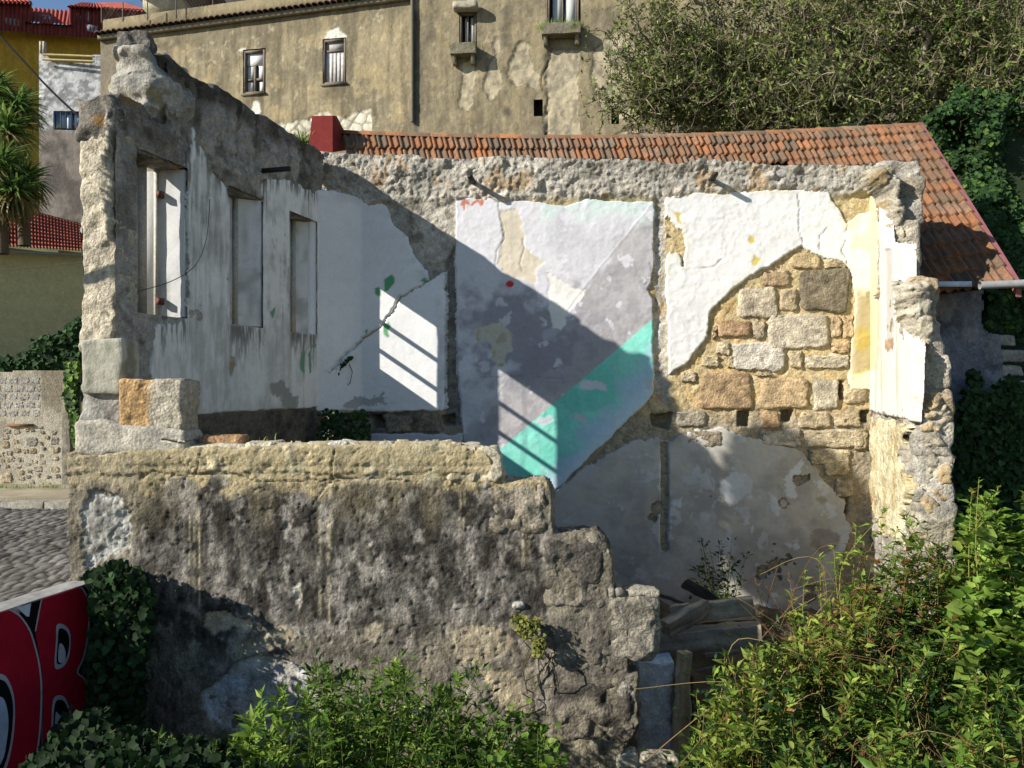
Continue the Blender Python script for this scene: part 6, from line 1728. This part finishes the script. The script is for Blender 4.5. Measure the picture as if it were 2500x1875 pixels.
# bare dry canes through the overgrowth
for lab, xr, yr, nn in (('bare brown canes arching over the brambles by the timber pile', (1780, 1980), (1450, 1700), 16), ('bare brown canes among the bushes at the foot of the return wall', (1980, 2300), (1330, 1600), 20), ('straw-coloured dead stems in the lower right bushes', (2000, 2480), (1560, 1840), 22)):
    t = thing('dead_canes', tuple(P(sum(xr) / 2, 1880, 6.5)), lab, 'canes', 'dead canes'); mb = MB()
    for _ in range(nn):
        x, y = RNG.uniform(*xr), RNG.uniform(*yr); Y = 5.0 + 3.3 * np.clip((1900 - y) / 700, 0, 1) - 0.15
        p = np.array(P(x, y, Y)); b0 = p + [RNG.normal() * 0.45, RNG.normal() * 0.2 + 0.2, -RNG.uniform(0.5, 1.0)]
        q = p + [RNG.normal() * 0.4, RNG.normal() * 0.1, -RNG.uniform(0.0, 0.25)]
        tube(mb, smooth_poly([b0, p, q], 6, False), np.linspace(0.005, 0.002, 13), lin(random.choice(['#6a5236', '#7a6242', '#5f4a34', '#8a7850'])), 4)
    tag(mb.build('stems', M_BARK, t), kind='stuff')
# loose shoots standing clear of the mass
for lab, pts_, cl, yy in (('tall sunlit shoots rising against the dark ivy right of the return wall', [(2390, 1165), (2372, 1200), (2410, 1210), (2440, 1190), (2400, 1260), (2425, 1255)], BRIGHT, 7.2),
                          ('sparse sprigs in front of the grey lower plaster', [(1965, 1395), (2000, 1360), (2035, 1330), (2060, 1350), (2090, 1290), (2110, 1330), (2140, 1300), (1930, 1450)], OLIVE, 7.9),
                          ('leafy sprigs at the foot of the yellow return wall', [(2170, 1240), (2200, 1250), (2150, 1270), (2230, 1262), (2260, 1290), (2190, 1290)], BRIGHT, 7.5),
                          ('pale sprigs leaning over the laths at bottom centre', [(1700, 1690), (1715, 1740), (1740, 1640), (1755, 1700), (1690, 1800), (1720, 1820), (1770, 1600)], BRIGHT, 6.3)):
    tips = [np.array(P(x, y, yy + RNG.normal() * 0.12)) for x, y in pts_]
    stems_plant('leafy_shoots', lab, 'weed', 'shoots above the overgrowth', tips, [t + np.array([RNG.normal() * 0.2, RNG.normal() * 0.1, -1.1]) for t in tips], 0.11, 0.36, cl, 34, 'lance', 0.75, 0.007, '#7a7a3c', dead=0.05)
# small dark shrub against the grey plaster
tips = [np.array(P(1700 + RNG.random() * 130, 1300 + RNG.random() * 160, 9.6)) for _ in range(22)]
stems_plant('wild_shrub', 'small dark green shrub growing behind the timber pile against the grey plaster', 'shrub', None, tips, [np.array([t[0] * 0.3 + P(1765, 1480, 9.6).x * 0.7, 9.6 + RNG.normal() * .1, H - 3.1]) for t in tips], 0.10, 0.42, DEEP + GREEN[:2], 22, 'lance', 0.7, spread=0.04)

# --- ivy
def ivy(name, label, cat, poly, Yf, n, ln, cols, nrm=(0, -1, 0.25), group=None, hang=True, mat=None, jit=0.12):
    t = None; pts = []
    xs = [p[0] for p in poly]; ys = [p[1] for p in poly]
    while len(pts) < n:
        x = RNG.uniform(min(xs), max(xs), n); y = RNG.uniform(min(ys), max(ys), n)
        amp = min(30.0, 0.10 * min(max(xs) - min(xs), max(ys) - min(ys))); S = sdf(poly, x, y) + amp * fbm(x, y, 0.02, 3, 5)
        ok = S > RNG.random(n) ** 2 * 0.12 * min(max(xs) - min(xs), max(ys) - min(ys))
        for a, b in zip(x[ok], y[ok]): pts.append((a, b))
    pts = np.array(pts[:n])
    Y = Yf(pts[:, 0], pts[:, 1]) + RNG.normal(size=n) * jit
    pos = np.stack([(pts[:, 0] - CX) / F * Y, Y, H - (pts[:, 1] - CY) / F * Y], 1)
    t = thing(name, tuple(pos[np.argmin(pos[:, 2])]), label, cat, group)
    d = unit(np.array([0, -0.25, -1.0]) + RNG.normal(size=(n, 3)) * 0.55) if hang else unit(rnd_dir(n) + np.array(nrm) * 0.3)
    nn = unit(np.array(nrm) + RNG.normal(size=(n, 3)) * 0.38)
    lf = MB(); l = ln * RNG.uniform(0.55, 1.2, n)
    leaves(lf, pos, d, nn, l, l * 0.95, pick(cols, n), 'round', 0.12, 0.1)
    lf.build('foliage', mat or M_IVY, t)
    st = MB()
    for k in range(max(3, n // 160)):
        i = RNG.integers(0, n); p = pos[i] + [0, 0.06, 0]; q = [p]
        for _ in range(6): p = p + [RNG.normal() * 0.08, RNG.normal() * 0.02, -abs(RNG.normal()) * 0.12]; q.append(p)
        tube(st, np.array(q), 0.006, lin('#4a3f2c'), 4)
    tag(st.build('stems', M_BARK, t), kind='stuff')
    return t
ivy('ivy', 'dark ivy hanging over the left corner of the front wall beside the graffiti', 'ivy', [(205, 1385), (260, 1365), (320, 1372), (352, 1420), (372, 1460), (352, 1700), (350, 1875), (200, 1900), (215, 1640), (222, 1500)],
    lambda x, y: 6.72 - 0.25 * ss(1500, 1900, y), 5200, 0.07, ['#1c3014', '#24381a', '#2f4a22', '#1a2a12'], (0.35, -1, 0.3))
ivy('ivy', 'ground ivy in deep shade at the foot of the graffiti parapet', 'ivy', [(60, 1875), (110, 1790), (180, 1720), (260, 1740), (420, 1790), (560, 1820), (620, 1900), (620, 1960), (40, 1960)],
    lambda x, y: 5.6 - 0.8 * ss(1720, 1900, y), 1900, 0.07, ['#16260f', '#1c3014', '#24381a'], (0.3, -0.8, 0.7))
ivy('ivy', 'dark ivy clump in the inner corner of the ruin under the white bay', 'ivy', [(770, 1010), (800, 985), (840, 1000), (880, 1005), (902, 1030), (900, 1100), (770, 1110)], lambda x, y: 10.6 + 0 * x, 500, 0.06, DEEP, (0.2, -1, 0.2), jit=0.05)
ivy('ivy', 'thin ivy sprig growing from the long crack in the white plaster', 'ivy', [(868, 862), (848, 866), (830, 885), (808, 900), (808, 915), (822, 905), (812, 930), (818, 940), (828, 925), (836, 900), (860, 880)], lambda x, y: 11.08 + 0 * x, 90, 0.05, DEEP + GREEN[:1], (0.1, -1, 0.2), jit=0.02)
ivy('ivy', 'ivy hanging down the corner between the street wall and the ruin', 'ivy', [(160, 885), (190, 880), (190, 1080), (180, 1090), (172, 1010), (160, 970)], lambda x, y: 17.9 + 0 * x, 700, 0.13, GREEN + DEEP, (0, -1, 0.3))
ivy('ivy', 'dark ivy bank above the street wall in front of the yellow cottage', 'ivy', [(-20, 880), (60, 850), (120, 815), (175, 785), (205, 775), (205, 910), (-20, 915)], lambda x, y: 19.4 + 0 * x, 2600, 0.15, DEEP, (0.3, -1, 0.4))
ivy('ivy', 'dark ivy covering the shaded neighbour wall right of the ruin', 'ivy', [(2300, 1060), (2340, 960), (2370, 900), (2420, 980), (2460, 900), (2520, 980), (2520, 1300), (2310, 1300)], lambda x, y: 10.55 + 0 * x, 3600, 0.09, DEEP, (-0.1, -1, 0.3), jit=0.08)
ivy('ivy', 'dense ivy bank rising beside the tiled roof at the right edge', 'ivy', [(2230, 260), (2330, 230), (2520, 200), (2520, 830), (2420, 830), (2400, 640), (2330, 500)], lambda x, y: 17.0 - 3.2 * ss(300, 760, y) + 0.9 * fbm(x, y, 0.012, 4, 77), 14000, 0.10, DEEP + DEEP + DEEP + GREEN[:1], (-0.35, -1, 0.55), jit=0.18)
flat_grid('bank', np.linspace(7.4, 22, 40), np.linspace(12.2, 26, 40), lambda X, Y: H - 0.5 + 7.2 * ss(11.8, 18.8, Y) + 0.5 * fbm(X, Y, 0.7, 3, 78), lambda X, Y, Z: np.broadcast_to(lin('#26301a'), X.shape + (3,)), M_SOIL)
ivy('wall_fern', 'yellow-green fern tuft growing from the crack of the front wall', 'fern', [(1244, 1500), (1275, 1495), (1300, 1510), (1318, 1500), (1315, 1545), (1300, 1560), (1285, 1560), (1250, 1535)], lambda x, y: 6.84 + 0 * x, 260, 0.035, ['#7a7a3a', '#6b7030', '#8a8448'], (-0.2, -1, 0.4), jit=0.035)
ivy('wall_fern', 'smaller fern tuft hanging just below the first on the front wall', 'fern', [(1300, 1560), (1325, 1548), (1332, 1580), (1322, 1605), (1302, 1600)], lambda x, y: 6.82 + 0 * x, 140, 0.035, ['#7a7a3a', '#6b7030', '#8a8448'], (-0.2, -1, 0.4), jit=0.03)
# grass at the foot of the street wall, on the ledges and on the wall top
def grass(name, label, cat, centers, n, ln, cols, wd=0.06):
    t = thing(name, tuple(centers[0]), label, cat); mb = MB()
    c = np.array([np.array(centers[i % len(centers)]) for i in range(n)]) + RNG.normal(size=(n, 3)) * [0.12, 0.06, 0.0]
    leaves(mb, c, unit(np.array([0, -0.1, 1.0]) + RNG.normal(size=(n, 3)) * 0.42), RNG.normal(size=(n, 3)) + [0, -1, 0], ln * RNG.uniform(0.5, 1.2, n), ln * wd, pick(cols, n), 'blade', 0, 0.25)
    tag(mb.build('blades', M_LEAF, t), kind='stuff'); return t
grass('grass_tuft', 'strip of green grass along the foot of the rubble street wall', 'grass', [P(x, 1228, 17.9) for x in range(-40, 152, 8)], 1500, 0.42, BRIGHT + GREEN)
grass('grass_tuft', 'thin line of grass between pavement and kerb', 'grass', [P(x, 1242, 15.9) for x in range(-40, 70, 8)], 400, 0.22, BRIGHT)
grass('grass_tuft', 'weeds growing on the ledge of the small hooded window', 'grass', [P(x, 117, 24.5) for x in range(1106, 1166, 6)], 160, 0.2, GREEN + DRY)
grass('grass_tuft', 'tuft of bright grass on the ledge of the topmost window', 'grass', [P(x, 72, 24.3) for x in range(1328, 1416, 6)], 320, 0.34, BRIGHT)
grass('grass_tuft', 'single pale green sprout on top of the front wall', 'grass', [P(618, 1082, 7.3), P(628, 1084, 7.3)], 9, 0.10, BRIGHT, 0.2)
grass('grass_tuft', 'green weeds behind the red block on the neighbour roof', 'grass', [P(x, 368, 14.9) for x in range(728, 760, 5)], 200, 0.4, BRIGHT + GREEN)

# --- cabbage palms
def palm(label, trunk, heads, seed):
    t = thing('cabbage_palm', trunk[0], label, 'palm', 'palms at the left edge')
    m_ = MB(); tube(m_, smooth_poly([np.array(p) for p in trunk], 5, False), np.linspace(0.16, 0.10, 5 * (len(trunk) - 1) + 1), lin('#5f5140'), 8); m_.build('trunk', M_BARK, t)
    for hd, r in heads:
        n = 210; d = rnd_dir(n, 0.1)
        mb = MB(); c = pick(['#5f7a3c', '#6d8a44', '#4d6a34', '#7f944e'], n)
        low = d[:, 2] < -0.25; c[low] = pick(['#8a7a4c', '#77704a'], int(low.sum()))
        leaves(mb, np.array(hd) + d * 0.08, d, RNG.normal(size=(n, 3)) * 0.3 + [0, -0.3, 1], r * RNG.uniform(0.75, 1.1, n), 0.075, c, 'blade', 0, 0.35)
        mb.build('leaf_crown', M_LEAF, t)
palm('tall cabbage palm with spiky heads against the yellow house', [P(60, 600, 20.5), P(50, 440, 20.5), P(20, 330, 20.5)], [(P(18, 320, 20.4), 0.95), (P(48, 265, 20.8), 0.72), (P(-12, 225, 20.8), 0.8), (P(64, 445, 20.3), 0.75)], 1)
palm('lower cabbage palm with drooping leaves at the left edge', [P(6, 620, 19.9), P(4, 440, 19.9)], [(P(0, 410, 19.8), 1.0), (P(40, 470, 19.7), 0.8), (P(-10, 490, 19.7), 0.8)], 2)

# --- the twiggy trees behind the roof
def twig_tree(label, base, lobes, n, seed, leafc, ntw=4, lpt=3, leaf=0.145):
    rng = np.random.default_rng(seed)
    pts = []
    for (c, rad, w) in lobes:
        k = int(n * w); nc = max(8, k // 22); v = rng.normal(size=(nc, 3)); v = unit(v) * rng.random((nc, 1)) ** 0.40
        cc_ = np.array(c) + v * np.array(rad); pts.append(cc_[rng.integers(0, nc, k)] + rng.normal(size=(k, 3)) * [0.46, 0.36, 0.34])
    pts = np.concatenate(pts)
    base = np.array(base); cen = pts.mean(0)
    trunk = [base + (cen - base) * f + rng.normal(size=3) * 0.12 * (0 < f < 1) for f in np.linspace(0, 0.75, 6)]
    nodes = list(trunk); par = [-1, 0, 1, 2, 3, 4]
    cost = [np.linalg.norm(p - base) for p in trunk]
    order = np.argsort(np.linalg.norm(pts - trunk[-1], axis=1))
    arr = np.zeros((len(pts) + 6, 3)); arr[:6] = trunk; cs = np.zeros(len(pts) + 6); cs[:6] = cost; m = 6
    for i in order:
        dd = np.linalg.norm(arr[:m] - pts[i], axis=1)
        j = int(np.argmin(dd + 0.25 * cs[:m])); arr[m] = pts[i]; cs[m] = cs[j] + dd[j]; par.append(j); m += 1
    wgt = np.ones(m)
    for i in range(m - 1, 0, -1): wgt[par[i]] += wgt[i]
    rad = 0.0085 * wgt ** 0.45
    t = thing('twiggy_tree', tuple(base), label, 'tree', 'trees behind the tiled roof')
    wd = MB()
    for i in range(1, m):
        a, b = arr[par[i]], arr[i]; l = np.linalg.norm(b - a)
        mid = (a + b) / 2 + rng.normal(size=3) * 0.10 * l + [0, 0, 0.05 * l]
        tube(wd, np.array([a, mid, b]), np.array([min(rad[par[i]], rad[i] * 1.5), rad[i] * 1.1, rad[i]]), lin('#7d7462') * rng.uniform(0.6, 1.4), 5 if rad[i] > 0.03 else 3)
    tips = arr[6:m]; k = len(tips) * ntw
    p0 = np.repeat(tips, ntw, axis=0); d = unit(rng.normal(size=(k, 3)) + [0, -0.15, 0.35]); l = rng.uniform(0.25, 0.6, (k, 1))
    p1 = p0 + d * l
    side_ = unit(np.cross(d, rng.normal(size=(k, 3)))) * 0.010
    V = np.stack([p0 - side_, p0 + side_, p1], 1).reshape(-1, 3)
    up = unit(np.cross(d, side_)) * 0.010
    V2 = np.stack([p0 - up, p0 + up, p1], 1).reshape(-1, 3)
    tri = np.arange(k * 3).reshape(-1, 3)
    cc = np.repeat(lin('#7a6f5a') * rng.uniform(0.6, 1.9, (k, 1)), 3, axis=0)
    tw = MB(); tw.add(V, tri, cc); tw.add(V2, tri, cc)
    wd.build('trunk', M_BARK, t); tag(tw.build('twigs', M_BARK, t), kind='stuff')
    q = k * lpt; f = rng.random((q, 1)) ** 0.7
    lp = np.repeat(p0, lpt, axis=0) * (1 - f) + np.repeat(p1, lpt, axis=0) * f
    ld = unit(np.repeat(d, lpt, axis=0) * 0.6 + rng.normal(size=(q, 3)))
    L_ = np.array([lin(c) for c in leafc]); lc = L_[rng.integers(0, len(leafc), q)] * rng.uniform(0.7, 1.3, (q, 1))
    ll = leaf * rng.uniform(0.5, 1.15, q)
    lf = MB(); leaves(lf, lp, ld, rng.normal(size=(q, 3)) + [0, -0.3, 1], ll, ll * 0.42, lc, 'lance', 0.2, 0.1); lf.build('crown', M_TREELEAF, t)
    return t
LEAFT = ['#667438', '#76843f', '#55642e', '#8a9450', '#606b44']
twig_tree('wide twiggy olive-green tree nearest the ochre house wall', P(1880, 420, 19.0), [(P(1720, 110, 19.2), (2.6, 1.3, 2.4), 0.5), (P(1630, 240, 19.0), (1.5, 1.0, 1.2), 0.22), (P(1870, 230, 18.6), (1.9, 1.2, 1.4), 0.28)], 2000, 5, LEAFT)
twig_tree('middle twiggy tree rising above the centre of the tiled roof', P(2060, 420, 18.2), [(P(2060, 60, 18.6), (2.4, 1.3, 2.3), 0.5), (P(2080, 220, 18.0), (2.1, 1.0, 1.3), 0.5)], 1900, 6, LEAFT)
twig_tree('right-hand twiggy tree above the pink verge and ivy bank', P(2330, 500, 17.6), [(P(2330, 70, 18.0), (2.5, 1.3, 2.2), 0.6), (P(2420, 230, 17.6), (1.8, 1.0, 1.6), 0.4)], 1900, 8, LEAFT + GREEN[:2])

# ================================================================ FALLEN TIMBERS INSIDE THE RUIN
def timber(name, label, p0, p1, w, h_, col, seed, cat='beam', group='fallen timbers'):
    p0, p1 = Vector(p0), Vector(p1); d = p1 - p0; l = d.length
    M = Matrix.Translation((p0 + p1) / 2) @ d.to_track_quat('X', 'Z').to_matrix().to_4x4()
    def cf(p):
        g = fbm3(p * [1.2, 22, 22] + seed, 1.0, 3, seed)
        return np.clip(lin(col) * (1 + 0.7 * g)[:, None], 0.005, 1)
    V_, Q_, C_ = rough_box((l / 2, w / 2, h_ / 2), 0.04, 0.022, 6, seed, 0.008, cf, M)
    m = MB(); m.add(V_, Q_, C_); o = m.build(name, M_WOOD); return tag(o, label, cat, group)
timber('roof_beam', 'grey weathered beam lying across the top of the timber pile', P(1640, 1500, 8.5), P(1840, 1478, 8.3), 0.14, 0.20, '#a89a80', 801)
timber('roof_beam', 'thick dark beam at the bottom of the timber pile', P(1600, 1570, 8.1), P(1860, 1545, 7.9), 0.2, 0.22, '#857a6a', 802)
timber('roof_beam', 'short tilted beam end leaning on the timber pile', P(1625, 1535, 8.0), P(1720, 1478, 8.3), 0.16, 0.17, '#918470', 803)
timber('roof_beam', 'dark broken board stub sticking up behind the pile', P(1670, 1420, 9.0), P(1750, 1470, 8.9), 0.05, 0.14, '#4f473c', 804)
timber('roof_beam', 'thin plank between the two big beams', P(1640, 1530, 8.6), P(1850, 1510, 8.5), 0.12, 0.05, '#988b76', 805)
timber('roof_beam', 'thin splintered lath poking from the left of the pile', P(1600, 1450, 8.8), P(1720, 1490, 8.5), 0.05, 0.05, '#6a5f50', 806)
timber('upright_post', 'split upright timber post leaning beside the white wall stub', P(1652, 1990, 7.55), P(1672, 1590, 7.6), 0.10, 0.16, '#a8997e', 807)
timber('upright_post', 'thin dark upright strip right of the split post', P(1700, 1900, 7.8), P(1690, 1650, 7.9), 0.05, 0.07, '#5f5648', 808)
for i, (x0, y0, x1, y1) in enumerate([(1700, 1640, 1760, 1630), (1690, 1690, 1780, 1670), (1700, 1730, 1790, 1745), (1720, 1600, 1800, 1590)]):
    timber('lath', ['broken lath highest in the gap right of the post', 'second broken lath in the gap right of the post', 'lowest broken lath slanting in the gap right of the post', 'pale lath right under the big beam'][i], P(x0, y0, 7.7), P(x1, y1, 7.6), 0.05, 0.04, '#7a7062', 810 + i, 'lath', 'broken laths')
# white plastered wall stub seen through the gap
ws = MB()
def stub_col(p):
    n = fbm3(p, 4, 4, 3); c = mixc(np.broadcast_to(lin('#d6d7da'), p.shape), lin('#bcbbb9'), ss(-0.3, 0.5, n))
    c = mixc(c, lin('#dcdde0') * np.ones_like(c), ss(0.28, 0.4, fbm3(p + 3, 3, 3, 4)))
    c = mixc(c, lin('#7d7468') * np.ones_like(c), ss(0.13, 0.17, p[:, 0] + 0.02 * n))
    return mixc(c, lin('#e0e2e6') * np.ones_like(c), ss(0.62, 0.72, p[:, 2] + 0.1 * n))  # brighter top: the lit patch is put into the colour
a, b = P(1555, 1615, 7.75), P(1646, 2000, 7.75)
V_, Q_, C_ = rough_box(((b.x - a.x) / 2, 0.12, (a.z - b.z) / 2), 0.025, 0.03, 6, 820, 0.03, stub_col, Matrix.Translation(((a.x + b.x) / 2, 7.87, (a.z + b.z) / 2))); ws.add(V_, Q_, C_)
tag(ws.build('wall_stub', M_ROUGH), 'narrow white plastered wall stub standing behind the granite corner', 'wall')
# rubble heap on the floor of the ruin
flat_grid('rubble_heap', np.linspace(-2.6, 5.0, 110), np.linspace(7.45, 11.2, 60), lambda X, Y: 0.55 + 0.75 * ss(8.3, 10.6, Y) + 0.18 * fbm(X, Y, 1.6, 5, 88), lambda X, Y, Z: mixc(np.broadcast_to(lin('#4a4234'), X.shape + (3,)), lin('#6f6653'), fbm(X, Y, 3, 4, 89) * .6 + .3), M_SOIL, 'stuff')

# ================================================================ ADDED SHADE TREE LEFT OF THE VIEW
# unseen cypress, added and shaped to shade the lower back wall
cy = thing('shade_cypress', (-7.7, 6.4, ZS), 'slim dark cypress added just beyond the left edge to shade the back wall', 'tree')
m_ = MB(); tube(m_, smooth_poly([np.array([-7.7, 6.6, ZS]), np.array([-7.55, 6.6, H]), np.array([-7.2, 6.5, H + 1.8]), np.array([-6.35, 5.75, H + 2.8]), np.array([-6.05, 5.4, H + 4.4])], 6, False), np.linspace(0.09, 0.03, 25), lin('#5a4c3a'), 8); m_.build('trunk', M_BARK, cy)
n = 9000; v = unit(RNG.normal(size=(n, 3))) * RNG.random((n, 1)) ** 0.45
pos = np.array([-6.05, 5.42, H + 3.6]) + np.sign(v) * np.abs(v) ** 0.75 * np.array([0.42, 0.56, 1.35])
lf = MB(); leaves(lf, pos, unit(v + [0, 0, 1.2] + RNG.normal(size=(n, 3)) * 0.4), RNG.normal(size=(n, 3)), 0.14, 0.05, pick(DEEP, n), 'lance'); lf.build('crown', M_IVY, cy)
